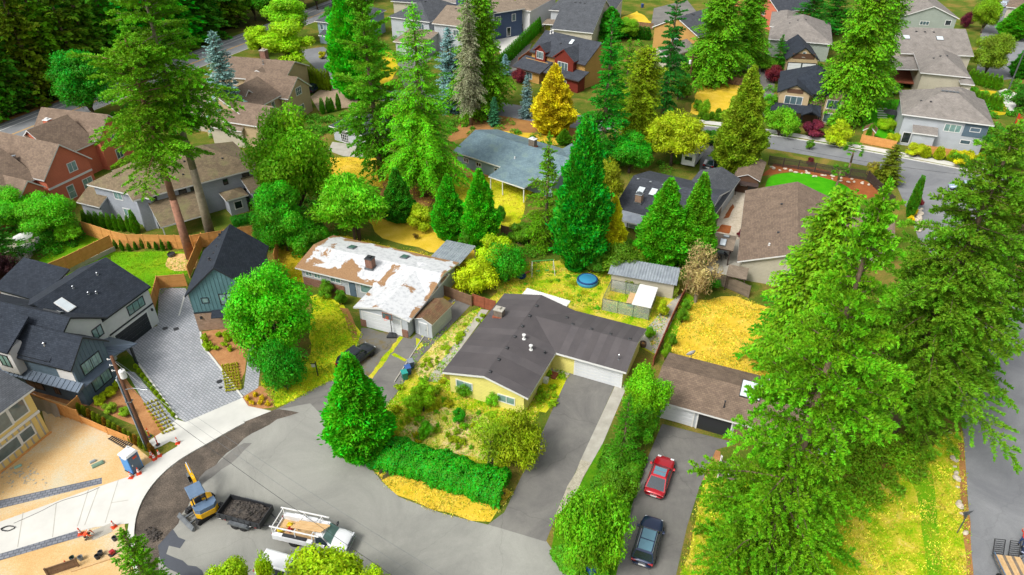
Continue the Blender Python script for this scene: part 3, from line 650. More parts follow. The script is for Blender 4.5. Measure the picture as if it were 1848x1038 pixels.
# --- house with the patched white roof
K['r_patch'], n_, b_ = nt('patched_white_roof_coating'); v_ = ocoord(n_)
wh = ramp(n_, noise(n_, v_, 2.2, 6, .7), (.3, S(176, 180, 186)), (.52, S(222, 224, 226))); br = ramp(n_, noise(n_, v_, 6, 5, .7), (.35, S(176, 138, 98)), (.65, S(148, 112, 76)))
# where the coating has peeled: most of the front-left slope, the back edge and the eaves
sp_ = N(n_, 'SeparateXYZ'); n_.links.new(v_, sp_.inputs[0])
def mr_(src, a0, a1, b0, b1):
    x = N(n_, 'MapRange'); x.interpolation_type = 'SMOOTHSTEP'; n_.links.new(src, x.inputs[0])
    for i, q in enumerate((a0, a1, b0, b1)): x.inputs[i + 1].default_value = q
    return x.outputs[0]
def ma_(op, p_, q_):
    x = N(n_, 'Math', operation=op)
    for i, q in enumerate((p_, q_)):
        if isinstance(q, (int, float)): x.inputs[i].default_value = q
        else: n_.links.new(q, x.inputs[i])
    return x.outputs[0]
fl_ = ma_('MULTIPLY', mr_(sp_.outputs[0], 11.0, 4.0, 0, 1), mr_(sp_.outputs[1], 4.4, 1.5, 0, 1)); ed_ = ma_('MULTIPLY', mr_(sp_.outputs[1], 1.3, .3, 0, 1), mr_(sp_.outputs[0], 11.2, 10.6, 0, 1)); bk_ = mr_(sp_.outputs[1], 7.2, 8.3, 0, 1); rt_ = mr_(sp_.outputs[0], 17.3, 18.2, 0, .8); lf_ = ma_('MULTIPLY', mr_(sp_.outputs[0], .9, .2, 0, .7), 1.0)
tot_ = ma_('ADD', ma_('ADD', ma_('MULTIPLY', fl_, .12), ma_('MULTIPLY', ed_, .22)), ma_('ADD', ma_('MULTIPLY', bk_, .2), ma_('ADD', ma_('MULTIPLY', rt_, .22), ma_('MULTIPLY', lf_, .2))))
fac_ = ma_('ADD', ma_('SUBTRACT', noise(n_, v_, .28, 9, .64, .8), .06), tot_)
n_.links.new(mix(n_, ramp(n_, fac_, (.535, (0, 0, 0)), (.565, (1, 1, 1))), wh, br), b_.inputs['Base Color']); b_.inputs['Roughness'].default_value = .85
bump(n_, b_, noise(n_, v_, 5, 5), .3)
K['r_mossedge'] = mat('moss_litter', S(150, 116, 76), S(178, 134, 84), 2.5, .95, .3)
h = House('white_roofed_house', 'grey single-storey house with peeling white roof coating over brown patches', (532, 483), (829, 474), 2.7, ang=-21.5)
r1 = h.rect((604, 425.5), (829, 474), (532, 483)); r2 = h.rect((637.8, 554), (739, 580), (829, 474))
r1[2] = r2[2]
h.block(r1, 's_lgrey', 'r_patch', 'gu', .22, ov=.6); wl = h.w
h.skylight(r1[0] + 4.6, r1[3] - 2.6, .9, 1.1, 'skylg'); h.skylight(r1[0] + 11.8, r1[3] - 2.0, .9, 1.1, 'skylg'); h.chimney(r1[0] + 9.2, r1[1] + 2.7, .9, .9, 1.3, 'brick', 'dark')
L1 = r1[2] - r1[0]; 
for t, w in ((.06, 1.0), (.13, 1.0), (.28, 1.6)): h.win('f', t, 1.4, w, .75, 2, gl='glassg')
h.door('f', .415); h.win('f', .52, .9, 1.5, 1.3, 1, gl='glassg'); h.box('brick_wainscot', 'brick', wl[0] + .1, wl[1] - .09, .01, wl[0] + L1 * .33, wl[1] - .002, 1.15)
r2[3] = (r1[1] + r1[3]) / 2 + 1.5
h.block(r2, 's_lgrey', 'r_patch', 'gv', .22, ov=.5)
h.garage('f', .46, 4.9, 2.1, sect=4); h.box('brick_pier', 'brick', h.w[0] + .02, h.w[1] - .09, .01, h.w[0] + .75, h.w[1] - .002, 1.0); h.box('brick_pier', 'brick', h.w[2] - .8, h.w[1] - .09, .01, h.w[2] - .05, h.w[1] - .002, 1.0)
h.win('r', .55, 1.2, .9, 1.0, 1, gl='glassd')
W2 = h
def shed(name, label, A, B, C, z, wall, roof, kind='gu', pitch=.35, cat='shed', ov=.2):
    h = House(name, label, A, B, z, cat); h.block(h.rect(A, B, C), wall, roof, kind, pitch, ov=ov, t=.1); return h
h = shed('garden_shed', 'small white shed with rusty brown roof beside the garage with the basketball hoop', (744, 575), (780, 587), (803, 545), 2.1, 's_lgrey', 'r_rust', 'gv', .4)
h.door('f', .5, 1.0, 1.8, 's_lgrey')
def corrugated(s, r, z, rise, label_part='roof', n=26, m='corr'):
    u0, v0, u1, v1 = r; vs = []; fs = []
    for i in range(n * 2 + 1):
        u = u0 + (u1 - u0) * i / (2 * n); dz = .07 * (i % 2); vs += [(u, v0, z + dz), (u, v1, z + rise + dz), (u, v0, z + dz - .02), (u, v1, z + rise + dz - .02)]
    for i in range(n * 2): k = 4 * i; fs += [[k, k + 4, k + 5, k + 1], [k + 2, k + 3, k + 7, k + 6], [k, k + 2, k + 6, k + 4], [k + 1, k + 5, k + 7, k + 3]]
    return obj('roof', mesh('roof', vs, fs, K[m]), s.e)
h = House('patio_cover', 'corrugated steel patio cover behind the white-roofed house', (775, 466), (829, 475), 2.4, 'patio cover', ang=-21.5); r = h.rect((775, 466), (829, 477), (852, 441), (806, 431))
corrugated(h, r, 2.35, -.15, n=12)
for u in (r[0] + .1, r[2] - .1): h.box('post', 'trimw', u - .06, r[3] - .15, 0, u + .06, r[3] - .03, 2.18)
h.box('beam', 'trimw', r[0], r[3] - .16, 2.02, r[2], r[3] - .04, 2.17); h.box('wall_plate', 'trimw', r[0], r[1] + .01, 2.16, r[2], r[1] + .09, 2.33)
# --- new black and white farmhouse
h = House('farmhouse', 'new black and white farmhouse with charcoal gabled roofs beside the paver drive', (160, 731), (213, 685), 0)
f0, f1 = h.loc(160, 731, 0), h.loc(213, 685, 0)
BW = f1[0]                                            # width of the blue gable end
h.z = 5.4
h.block([-.5, -.45, BW + .4, 12], 's_slate', 'r_dark', 'gv', .95, z=5.0, ov=.45, trim='black'); a, b, c, d = h.w
gh = lambda t: 5.0 + .42 - .24 + (min(t, 1 - t)) * (c - a) * .95
h.battens('f', 's_slate', 9, .1, gh); h.win('f', .5, 3.2, 2.4, 1.45, 2, 'black', 'glassg'); h.win('f', .58, .8, 2.4, 1.5, 2, 'black', 'glassg')
h.pipes([(.8, 3.5)], 'chrome', .3)
# skirt roof of standing seam steel round the front corner
MB().add([(a - .01, b - .7, 2.75), (c, b - .7, 2.75), (c, b, 3.05), (a - .01, b, 3.05), (a - .01, b - .7, 2.65), (c, b - .7, 2.65), (c, b, 2.7), (a - .01, b, 2.7)], [[0, 1, 2, 3], [7, 6, 5, 4], [4, 5, 1, 0], [5, 6, 2, 1], [7, 4, 0, 3]]).obj('skirt_roof', K['metalroof'], h.e)
MB().add([(a - .9, b - .6, 2.7), (a, b - .6, 3.15), (a, b + 26, 3.15), (a - .9, b + 26, 2.7), (a - .9, b - .6, 2.6), (a, b - .6, 2.7), (a, b + 26, 2.7), (a - .9, b + 26, 2.6)], [[0, 1, 2, 3], [7, 6, 5, 4], [4, 5, 1, 0], [6, 7, 3, 2], [7, 4, 0, 3]]).obj('skirt_roof', K['metalroof'], h.e)
se = MB().box(-.02, 0, 0, .02, .95, .05).me('roof_seam', K['metalroof'])
for i in range(40): obj('roof_seam', se, h.e, (a - .9, b - .3 + i * .6, 2.7), rot=(0, 0, 0)).rotation_euler = (-math.atan(.5) * 0, math.atan(-.5), 0); 
for o_ in [o_ for o_ in h.e.children if o_.name.startswith('roof_seam')]: o_.rotation_euler = Matrix.Rotation(R_(-90), 3, 'Z').to_euler() ; o_.rotation_euler.rotate_axis('X', math.atan(.5))
h.box('lower_wall', 's_slate', a - .02, b + .06, 0, a + .3, b + 26, 2.75)
for vv, w in ((6.2, 2.2), (3.4, .7)):
    o_ = MB().box(-w / 2, -.06, 0, w / 2, .0, 1.7, 0).obj('window', K['wooddark'], h.e, (a - .02, vv, .6), R_(-90)); 
    for q in range(2): bx('pane', K['woodold'], o_, -w / 2 + .1 + q * (w / 2 - .02), -.075, .1, -w / 2 + w / 2 - .06 + q * (w / 2 - .02), -.055, 1.6)
h.box('upper_wall', 's_white', a - .03, b + .25, 3.16, a + .1, b + 2.2, 5.1); h.box('upper_wall', 's_white', a - .03, b + 8.8, 3.16, a + .1, b + 24, 5.1)
# white upper storey and big roof parallel to the gable, set back
h.block([-.3, 2.2, BW + 3.2, 26], 's_white', 'r_dark', 'gv', .72, z=5.3, ov=.5, trim='black'); a2, b2, c2, d2 = h.w
h.win('f', .86, 3.7, 1.3, 1.3, 2, 'black', 'glassg'); h.pipes([(1.6, 9), (1.9, 14)], 'chrome', .3); h.skylight(c2 - 2.4, 5.4, .5, 2.2, 'glassd', 'black')
h.box('dormer_wall', 's_white', -.9, 6.2, 3.1, .6, 8.6, 6.3); 
MB().add([(-1.2, 6.0, 6.2), (2.2, 6.0, 8.2), (2.2, 8.8, 8.2), (-1.2, 8.8, 6.2), (-1.2, 6.0, 6.0), (2.2, 6.0, 8.0), (2.2, 8.8, 8.0), (-1.2, 8.8, 6.0)], [[0, 1, 2, 3], [7, 6, 5, 4], [0, 4, 5, 1], [2, 6, 7, 3], [3, 7, 4, 0], [1, 5, 6, 2]]).obj('dormer_roof', K['r_dark'], h.e)
h.w = (-.9, 6.2, .6, 8.6); h.win('l', .5, 3.9, 1.3, 1.5, 2, 'black', 'glassg')
# porch canopy of seamed steel on a black post
p0 = h.loc(247, 618, 3.0); h.box('porch_post', 'black', p0[0] - .55, p0[1] + .5, 0, p0[0] - .35, p0[1] + .7, 2.8)
MB().add([(c, b + .2, 2.9), (p0[0], p0[1], 2.9), (p0[0], p0[1] + 4.2, 2.9), (c, p0[1] + 4.2, 2.9), (c, p0[1] + 2.6, 3.9), (c, b + .2, 2.78), (p0[0], p0[1], 2.78), (p0[0], p0[1] + 4.2, 2.78), (c, p0[1] + 4.2, 2.78)],
         [[0, 1, 4], [1, 2, 4], [2, 3, 4], [8, 7, 6, 5], [0, 5, 6, 1], [1, 6, 7, 2], [2, 7, 8, 3]]).obj('porch_canopy', K['metalroof'], h.e)
for i in range(1, 6):
    t = i / 6; mb = MB(); A_ = Vector((c, b + .2, 2.93)).lerp(Vector((p0[0], p0[1], 2.93)), t); B_ = Vector((c, p0[1] + 2.6, 3.93)); mb.tube(A_, A_.lerp(B_, .9), .025, n=4); mb.obj('roof_seam', K['metalroof'], h.e)
h.w = (a, b, c + .02, d); h.door('r', .12, 1.0, 2.1, 'black')
# garage wing
g0, g1 = h.loc(213, 616, 0), h.loc(284, 588, 0)
h2 = House('farmhouse_garage', 'white garage wing with black garage door and charcoal roof on the paver drive', (195, 572), (269, 518.6), 5.0, 'garage')
h2.block([-3.4, 0, 6.1, 10.6], 's_white', 'r_dark', 'gu', .51, z=5.0, ov=.3, trim='black')
a, b, c, d = h2.w; h2.w = (-.4, b, c, d); h2.garage('f', .44, 4.6, 2.3, 'black', 'trimw'); h2.win('f', .66, 3.2, 2.4, 1.25, 3, 'black', 'glassg'); h2.box('trim_band', 'black', -.4, b - .04, 2.62, c, b - .002, 2.82)
h2.skylight(-1.6, 3.4, 1.0, 1.8, 'skyl', 'trimw'); h2.pipes([(1.6, 2.6), (1.0, 3.0), (3.6, 4.2), (.6, 4.4)], 'chrome', .3); h2.box('wall_lamp', 'black', c - .55, b - .2, 2.0, c - .38, b - .02, 2.3)
h3 = House('rear_wing', 'low charcoal roofed wing behind the farmhouse next to the cedar fence', (31, 526), (129, 497), 3.4, ang=math.degrees(math.atan2((P(284, 588) - P(213, 616)).y, (P(284, 588) - P(213, 616)).x)) - 62)
h3.block(h3.rect((31, 526), (47.5, 475), (129, 497), z=4), 's_white', 'r_dark', 'sb', .3, z=3.4, ov=.4, trim='black')
# --- teal gable house
h = House('teal_house', 'teal board and batten house with charcoal gable roof and tan brick base', (332.6, 535), (423, 505), 5.0, ang=8)
fr = h.loc(383, 488.5, 8.4); bk = h.loc(404.6, 408, 8.4); w_ = fr[0] * 2
h.block([0, 0, w_, bk[1] + .4], 's_teal', 'r_dark', 'gv', 3.4 / (w_ / 2), ov=.4, trim='black', t=.22); a, b, c, d = h.w
gt = lambda t: 5.0 + .35 + min(t, 1 - t) * (c - a) * 3.4 / (w_ / 2) - .2
h.battens('f', 's_teal', 16, 2.5, gt); h.box('brick_base', 'brickt', a - .06, b - .08, 0, c + .06, b - .002, 2.42); h.box('belt_trim', 'black', a - .07, b - .1, 2.42, c + .07, b - .002, 2.56)
h.win('f', .22, 3.7, .8, .75, 1, 'black', 'glassg'); h.win('f', .55, 3.3, 1.5, 1.5, 2, 'black', 'glassg')
MB().add([(a + (c - a) * .28, b - 1.0, 2.3), (c - 1, b - 1.0, 2.3), (c - 1, b - .1, 2.75), (a + (c - a) * .28, b - .1, 2.75), (a + (c - a) * .28, b - 1.0, 2.2), (c - 1, b - 1.0, 2.2), (c - 1, b - .1, 2.5), (a + (c - a) * .28, b - .1, 2.5)], [[0, 1, 2, 3], [7, 6, 5, 4], [4, 5, 1, 0], [5, 6, 2, 1], [7, 4, 0, 3]]).obj('door_canopy', K['r_dark'], h.e)
h.garage('f', .66, 4.6, 2.1, 'wooddark', 'wooddark'); h.box('wall_lamp', 'black', a + .5, b - .24, 1.7, a + .68, b - .09, 2.05)
h.vents([(w_ * .36, 3.2 + i * 1.6) for i in range(5)], .22); h.pipes([(w_ * .3, 4), (w_ * .33, 9)], 'dark', .3)
# --- unfinished yellow house
h = House('unfinished_house', 'unfinished house in yellow sheathing with taped windows on the dirt lot', (0, 853), (88, 782), 0)
L_ = h.loc(88, 782, 0)[0]; h.z = 5.6
h.block([-14, -.5, L_ + .45, 12], 's_wrap', 'r_char2', 'gu', .3, z=5.6, ov=.5)
a, b, c, d = h.w
MB().box(a, b - .09, 2.7, c + .05, b - .01, 2.98).obj('belt_trim', K['trimw'], h.e)
st = MB().box(-.07, -.05, .15, .07, 0, 2.68).me('batten', K['concrete'])
for i in range(24): obj('batten', st, h.e, (c - .4 - i * .62, b, 0))
for t_, z_, w, hh in ((-1.5, 3.6, 1.4, 1.5), (-3.6, 3.5, 2.2, 1.6), (-1.8, 1.1, 1.2, 1.0), (-4.0, 1.0, 2.6, 1.1), (-6.4, .9, 1.2, 1.2)):
    o_ = MB().box(-w / 2 - .16, -.07, -.16, w / 2 + .16, -.02, hh + .16).obj('window', K['trimw'], h.e, (c + t_, b, z_)); bx('pane', K['glass'], o_, -w / 2, -.1, 0, w / 2, -.065, hh)
h.box('site_sill', 'wood', a, b - .2, 0, c + .1, b - .05, .12)
# --- brown roofed neighbour at lower right
h = House('brown_ranch_house', 'low house with brown shingle roof and open garage behind the red car', (1196, 726), (1321, 761), 2.6)
r = h.rect((1196, 726), (1321, 761), (1208, 636)); r[2] = r[0] + 17; h.block(r, 's_lgrey', 'r_brown', 'gu', .32, ov=.6); a, b, c, d = h.w
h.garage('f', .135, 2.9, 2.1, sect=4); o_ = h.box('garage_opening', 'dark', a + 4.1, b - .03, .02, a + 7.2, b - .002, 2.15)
for u in (4.0, 7.2): h.box('post', 'trimw', a + u, b - .1, 0, a + u + .14, b - .002, 2.2)
h.box('garage_wall', 'woodold', a + 7.5, b - .05, .02, a + 10.5, b - .002, 2.2)
h.skylight(r[0] + 8.6, r[1] + 3.6, 1.9, 1.9, 'skyl', 'dark'); h.vents([(r[0] + 8.5 + i * 1.9, (r[1] + r[3]) / 2 + .6) for i in range(4)], .28); h.pipes([(r[0] + 10.1, r[1] + 6.8)], 'trimw', .5)
h.pipes([(r[0] + 6.6, r[1] + 1.2)], 'dark', .8, .05)
o = T('satellite_dish', 'grey satellite dish on the corner of the brown ranch roof', 'satellite dish', h.e.matrix_world @ Vector((0, 0, 0)))
o.location = h.o + h.u * 1.2 + h.v * (r[3] - .6) + Vector((0, 0, 2.75)); o.rotation_euler = (0, 0, R_(200))
MB().tube((0, 0, 0), (0, 0, .7), .03).obj('mast', K['metal'], o)
MB().lathe([(.02, 0), (.3, .05), (.5, .16), (.52, .18), (.5, .19), (.3, .09), (.02, .04)], 16).obj('dish', K['trimw'], o, (0, 0, .8), rot=(R_(65), 0, 0)); MB().tube((0, 0, .65), (0, -.5, .75), .02).obj('arm', K['metal'], o)
# --- grey two storey house with hipped mossy roof
h = House('grey_house', 'grey two-storey house with big mossy hip roof behind the fir trunks', (260, 357), (470, 302), 5.2)
r = h.rect((260, 357), (470, 302)); r = [-1.5, 0, r[2], 12]; h.block(r, 's_grey', 'r_moss', 'hip', .5, ov=.55); a, b, c, d = h.w
for t_, z_, w, hh, nn in ((.12, 3.5, 1.1, 1.5, 1), (.36, 3.6, 1.1, 1.4, 1), (.45, 4.0, .9, .8, 1), (.72, 3.7, .7, .9, 1), (.9, 3.9, 1.1, .9, 1), (.88, .8, 1.2, 1.6, 1)): h.win('f', t_, z_, w, hh, nn, 'black', 'glassd')
h.pipes([(4.2, 4.4)], 'chrome', 1.0, .16); h.vents([(2, 5), (6, 2), (7, 4), (12, 3), (16, 3.5), (18, 5)], .22); up = h.last, h.roof, h.w
h.block([.3, -4.2, c * .42, .6], None, 'r_moss', 'sb', .36, z=2.35); 
for u in (.5, c * .2, c * .42 - .3): h.box('porch_post', 'trimw', u, -4.0, 0, u + .14, -3.86, 2.2)
h.block([c * .62, -2.6, c * .83, .6], 's_grey', 'r_moss', 'hip', .4, z=2.7, ov=.4); h.win('f', .5, .8, 1.2, 1.3, 1, 'trimw', 'glassd')
h.block([c * .84, -3.0, c * 1.05, .8], 's_grey', 'r_moss', 'sb', .3, z=3.0, ov=.4); h.win('f', .3, .9, 1.0, 1.7, 1, 'trimw', 'glassd'); h.win('f', .75, .9, 1.0, 1.7, 1, 'trimw', 'glassd')
hw = House('grey_house_wing', 'angled left wing of the grey house with hip roof beside the arborvitae row', (156, 333), (262, 357), 5.15); q = hw.rect((156, 333), (262, 357)); hw.block([0, 0, q[2] + .6, 10.5], 's_grey', 'r_moss', 'hip', .5, ov=.55)
for t_, z_, w, hh in ((.42, 3.4, 1.6, 1.4), (.5, .9, 1.5, 1.3), (.72, 3.8, .7, .8)): hw.win('f', t_, z_, w, hh, 2, 'trimw', 'glassg')
hw.block([-1.8, -1.2, 2.6, 4.5], 's_grey', 'r_moss', 'gu', .5, z=2.6, ov=.4)
h.box('red_balcony', 'woodred', c + .1, 1.0, 1.0, c + 2.4, 4.0, 2.0)
# --- red houses at the left edge
h = House('red_house', 'brick-red gabled house with white trim and brown roof at the left edge', (79, 326), (166, 286), 5.4)
r = h.rect((79, 326), (166, 286)); w_ = r[2]
h.block([0, 0, w_, 17], 's_red', 'r_brown', 'gv', .95, ov=.4, ovg=.35); h.win('f', .62, 4.6, 1.5, 1.5, 2, gl='glassg'); h.win('f', .82, 1.1, 1.7, 1.8, 2, gl='glassg', rowsn=2); h.win('f', .42, .9, 1.2, 2.1, 1, gl='glassg', rowsn=2); h.box('trim_band', 'trimw', .35, .28, 3.55, w_ - .4, .34, 3.85)
h.pipes([(1.2, 6.5)], 'chrome', 1.1, .2); 
h.block([-9, 2.0, .8, 15], 's_red', 'r_brown', 'gu', .6, z=5.2, ov=.4); h.win('f', .35, 3.3, 1.3, 1.4, 2, gl='glassg', rowsn=2)
h.block([-4.6, -.6, -.4, 6], 's_red', 'r_brown', 'gv', .9, z=4.7, ov=.3); h.win('f', .3, 2.6, .8, 1.2, 1, gl='glassg', rowsn=2); h.win('f', .78, 1.8, 1.1, 1.8, 2, gl='glassg', rowsn=3)
h.block([w_ - 1.2, 6, w_ + 6, 15.5], 's_red', 'r_brown', 'gu', .8, z=4.8, ov=.4); h.win('r', .35, 3.0, 1.6, 1.6, 3, gl='glassg', rowsn=2)
h = House('red_house', 'red gabled house with brown roof mostly hidden behind the tall left firs', (178, 255), (210, 238), 5.2)
h.block([0, 0, 7, 13], 's_red', 'r_brown', 'gv', .9, ov=.4); h.win('f', .5, 3.4, 1.5, 1.5, 2); h.win('f', .5, .8, 1.5, 1.7, 2)
h.block([-6, 3, .6, 12], 's_red', 'r_brown', 'gu', .6, z=5, ov=.4); h.chimney(-1.5, 7, .9, .9, 1.2, 's_red', 'trimw')
# --- brown roofed houses by the brick court
h = House('tan_house', 'tan house with brown gables and white bargeboards by the brick court', (520, 178), (556, 158), 4.8)
h.block([-.3, -.2, 7.5, 10.5], 's_tan', 'r_brown', 'gv', .75, ov=.5); h.win('f', .5, 4.3, 1.8, 1.5, 3, rowsn=2); h.win('f', .5, 1.0, 1.8, 1.4, 2)
h.block([-11, 1.5, .5, 11], 's_tan', 'r_brown', 'gu', .6, z=5.2, ov=.5); h.win('f', .8, 3.4, 1.0, 1.3, 1); h.win('f', .35, 3.4, 1.0, 1.3, 1)
h.block([-12.5, -3.5, -5.5, 5], 's_tan', 'r_brown', 'gv', .7, z=4.4, ov=.5); h.win('f', .5, 3.3, 1.6, 1.3, 3)
h = House('tan_house', 'tan house with broad brown roof and chimney left of the lime trees', (418, 140), (512, 148), 5.2)
r = h.rect((418, 140), (512, 148), (432, 108)); h.block(r, 's_tan', 'r_brown', 'gu', .45, ov=.5); h.chimney((r[0] + r[2]) * .62, r[3] * .6, 1.2, 1.2, 1.8, 'brick'); h.win('f', .3, 3.6, .9, 1.1, 1); h.win('f', .55, 3.6, .9, 1.1, 1); h.pipes([(5, 4)], 'chrome', .6, .1)
h.block([r[2] * .3, 1.0, r[2] * .62, r[3] * .8], 's_tan', 'r_brown', 'gv', .45, z=5.9, ov=.4); h.win('f', .5, 5.2, .9, .6, 2)
h = House('beige_house', 'beige gabled house with white trim below the leftmost blue spruce', (432, 205), (468, 185), 4.6)
h.block([-.2, 0, 7.5, 12], 's_beige', 'r_tan', 'gv', .8, ov=.5); h.win('f', .5, 4.2, 1.7, 1.3, 3, rowsn=2); h.win('f', .4, .8, 1.5, 1.6, 2); h.block([-4, -3, 3, 4], 's_beige', 'r_tan', 'gv', .6, z=3.2, ov=.4)
# --- cottage
h = House('grey_cottage', 'small cottage with slate hip roof and white french door', (593, 227), (672, 250), 2.7)
r = h.rect((593, 227), (672, 250)); h.block([0, 0, r[2], 8], 's_lgrey', 'r_slate', 'hip', .55, ov=.5); h.win('f', .28, .1, 1.9, 2.0, 4, rowsn=4, gl='glassd', name='french_door'); h.pipes([(r[2] * .4, 3)], 'trimw', .5)
# --- pale blue grey ranch
h = House('blue_grey_house', 'long pale blue-grey ranch house with wooden deck behind the two arborvitae', (817, 273), (955, 318), 2.8)
r = h.rect((817, 273), (955, 318)); rv = h.loc(850, 232, 4.6)[1]; L_ = r[2]
h.block([0, 0, L_ * 1.28, rv * 2], 's_bgrey', 'r_bluegrey', 'gu', 1.8 / rv, ov=.6); h.win('f', .24, 1.2, 1.1, .8, 2, gl='glassd'); h.win('f', .46, 1.0, 2.0, 1.0, 2, gl='glassd'); h.win('f', .1, 1.2, 1.0, .8, 2, gl='glassd'); h.pipes([(L_ * .7, 2.5)], 'trimw', .25)
h.chimney(L_ * .74, rv * 1.1, 1.1, .8, 1.2, 'woodgrey', 'trimw')
h.block([L_ * .66, -3.4, L_ * 1.1, .5], None, 'r_bluegrey', 'sb', .14, z=2.55)
for t_ in (.67, .82, 1.08): h.box('porch_post', 'trimw', L_ * t_, -3.2, 0, L_ * t_ + .14, -3.06, 2.35)
h.block([L_ * .9, rv * .9, L_ * 1.28, rv * 2.4], 's_bgrey', 'r_bluegrey', 'gv', .35, z=2.9, ov=.5)
# --- slate roofed ranch with skylights
h = House('slate_roofed_house', 'ranch house with dark slate roof and two white skylights behind the conifers', (1114, 377), (1262, 415), 2.8)
r = h.rect((1114, 377), (1262, 415)); rv = h.loc(1106, 308, 4.9)[1]; L_ = r[2]
h.block([-.6, 0, L_ * 1.03, rv * 2], 's_lgrey', 'r_slate', 'gu', 2.1 / rv, ov=.6); h.skylight(L_ * .14, rv * .62, 1.0, 1.5); h.skylight(L_ * .29, rv * .66, 1.0, 1.5); h.chimney(L_ * .19, rv * .32, .9, .9, 1.2, 'brickt', 'metal'); h.vents([(L_ * (.03 + i * .16), rv * .93) for i in range(4)], .35, 'metal')
h.block([.8, -2.2, L_ * .35, .5], None, 'corr', 'sb', .12, z=2.5)
for t_ in (.07, .2, .33): h.box('porch_post', 'wooddark', L_ * t_, -2.0, 0, L_ * t_ + .12, -1.9, 2.3)
h.block([L_ * .52, rv * .75, L_ * 1.05, rv * 2.6], 's_lgrey', 'r_char2', 'gv', .4, z=2.8, ov=.5); h.pipes([(L_ * .6, rv * 1.4), (L_ * .95, rv * 1.3)], 'trimw', .5)
# --- brown shed, long brown house, pavilion
h = shed('brown_shed', 'dark brown shed with white window and tan roof by the plank fence', (1325, 320), (1372, 328), (1339, 286), 2.4, 's_dbrown', 'r_brown', 'gv', .42, ov=.3); h.win('f', .4, 1.2, 1.0, .7, 2); h.box('door_opening', 'dark', h.w[2] - 1.3, h.w[1] - .03, .02, h.w[2] - .2, h.w[1] - .002, 1.9)
MB().box(0, -1.3, 1.85, 3.2, -.05, 1.95).box(3.0, -1.25, 0, 3.1, -1.15, 1.85).box(.1, -1.25, 0, .2, -1.15, 1.85).obj('lean_to', K['wooddark'], h.e, (h.w[2] - 3.0, h.w[1], 0))
h = House('long_brown_house', 'long low house with tan-brown shingle roof beside the rock garden', (1330, 472), (1445, 500), 2.8, ang=-18)
bk = h.loc(1362, 346)[1]; h.block([0, 0, 13.5, bk], 's_beige', 'r_brown', 'gv', .36, ov=.6); h.vents([(4.5, 6), (4.8, 14)], .28); h.pipes([(3.5, 3)], 'trimw', .3)
h.block([6.5, bk * .45, 19, bk * .95], 's_beige', 'r_brown', 'gu', .36, z=2.8, ov=.6)
h = House('garden_pavilion', 'open timber pavilion with shingled roof and skylights over a patio table', (1275, 444), (1323, 453), 2.5, 'pavilion')
r = h.rect((1275, 444), (1323, 453), (1282, 418)); h.block(r, None, 'r_tan', 'gu', .25, trim='wooddark'); h.skylight(r[0] + 2.0, r[1] + 1.1, .8, 1.3); h.skylight(r[0] + 2.2, r[3] - 1.2, .8, .9)
for u in (r[0] + .3, r[2] - .45):
    for v in (r[1] + .3, r[3] - .45): h.box('post', 'wooddark', u, v, 0, u + .15, v + .15, 2.4)
h = House('lean_to_shelter', 'low brown lean-to roofs at the near end of the patio', (1312, 498), (1347, 505), 2.2, 'shelter'); r = h.rect((1312, 498), (1347, 505), (1315, 480)); h.block(r, None, 'r_tan', 'sb', .1, t=.1, trim='wooddark')
for u in (r[0] + .1, r[2] - .25):
    for v in (r[1] + .1, r[3] - .25): h.box('post', 'wooddark', u, v, 0, u + .12, v + .12, 2.1)
# --- corrugated shed in the back yard
h = House('corrugated_shed', 'cream shed with ivy and corrugated steel roof in the back yard', (1097, 497), (1225, 510), 2.2, 'shed', ang=-18)
r = h.rect((1097, 495), (1222, 512), (1112, 470)); h.block([r[0] + .3, r[1] + .3, r[2] - .2, r[3] - .2], 's_beige', None, 'flat', z=2.2, ov=.1); corrugated(h, r, 2.25, .35, n=24)
# ------------------------------------------------------------------ far houses
def far(name, label, A, B, C, z, wall, roof, kind='hip', pitch=.45, ov=.5, trim='trimw', wins=(), ang=None, extra=()):
    h = House(name, label, A, B, z, ang=ang); r = h.rect(A, B, C)
    h.block(r, wall, roof, kind, pitch, ov=ov, trim=trim); L, W = r[2] - r[0], r[3] - r[1]
    for w in wins: h.win(*w)
    if r[2] > 6: h.vents([(r[0] + L * t, r[1] + W * .42) for t in (.3, .42, .54)], .35)
    for (e, w2, r2, k2, p2, z2, wn2) in extra:
        h.block([r[0] + L * e[0], r[1] + W * e[1], r[0] + L * e[2], r[1] + W * e[3]], w2, r2, k2, p2, z=z2, ov=.4, trim=trim)
        for w in wn2: h.win(*w)
    return h, r
far('blue_grey_townhouse', 'blue-grey two-storey house with white windows behind the hedge by the lime trees', (567, 38), (632, 46), (640, 12), 5.4, 's_bgrey', 'r_char2', wins=(('f', .45, 3.4, 3.4, 1.6, 3), ('f', .12, 3.4, 1.0, 1.4, 1), ('f', .5, .2, 2.0, 2.1, 2, 'wooddark', 'glassd')), extra=(((.2, -.12, 1, .1), None, 'r_char2', 'sb', .3, 2.7, ()),))
far('grey_roofed_house', 'house with broad dark grey hip roof behind the tall pine, top centre', (700, 30), (775, 40), (800, 8), 5.4, 's_lgrey', 'r_char2', pitch=.5, wins=(('f', .8, 3.2, 1.6, 1.4, 2),))
h, r = far('modern_house', 'modern house with beige low roofs and white fascia left of the navy house', (779, 42), (850, 50), (850, 16), 6.4, 's_lgrey', 'r_tan', 'gu', .3, wins=(('f', .6, 4.0, 1.6, 1.4, 2), ('f', .3, .8, 1.8, 1.6, 2)))
h.block([-6.5, -7.5, 1.5, 1.0], 's_lgrey', 'r_tan', 'sb', .12, z=3.4); h.win('f', .5, .7, 2.0, 1.4, 2)
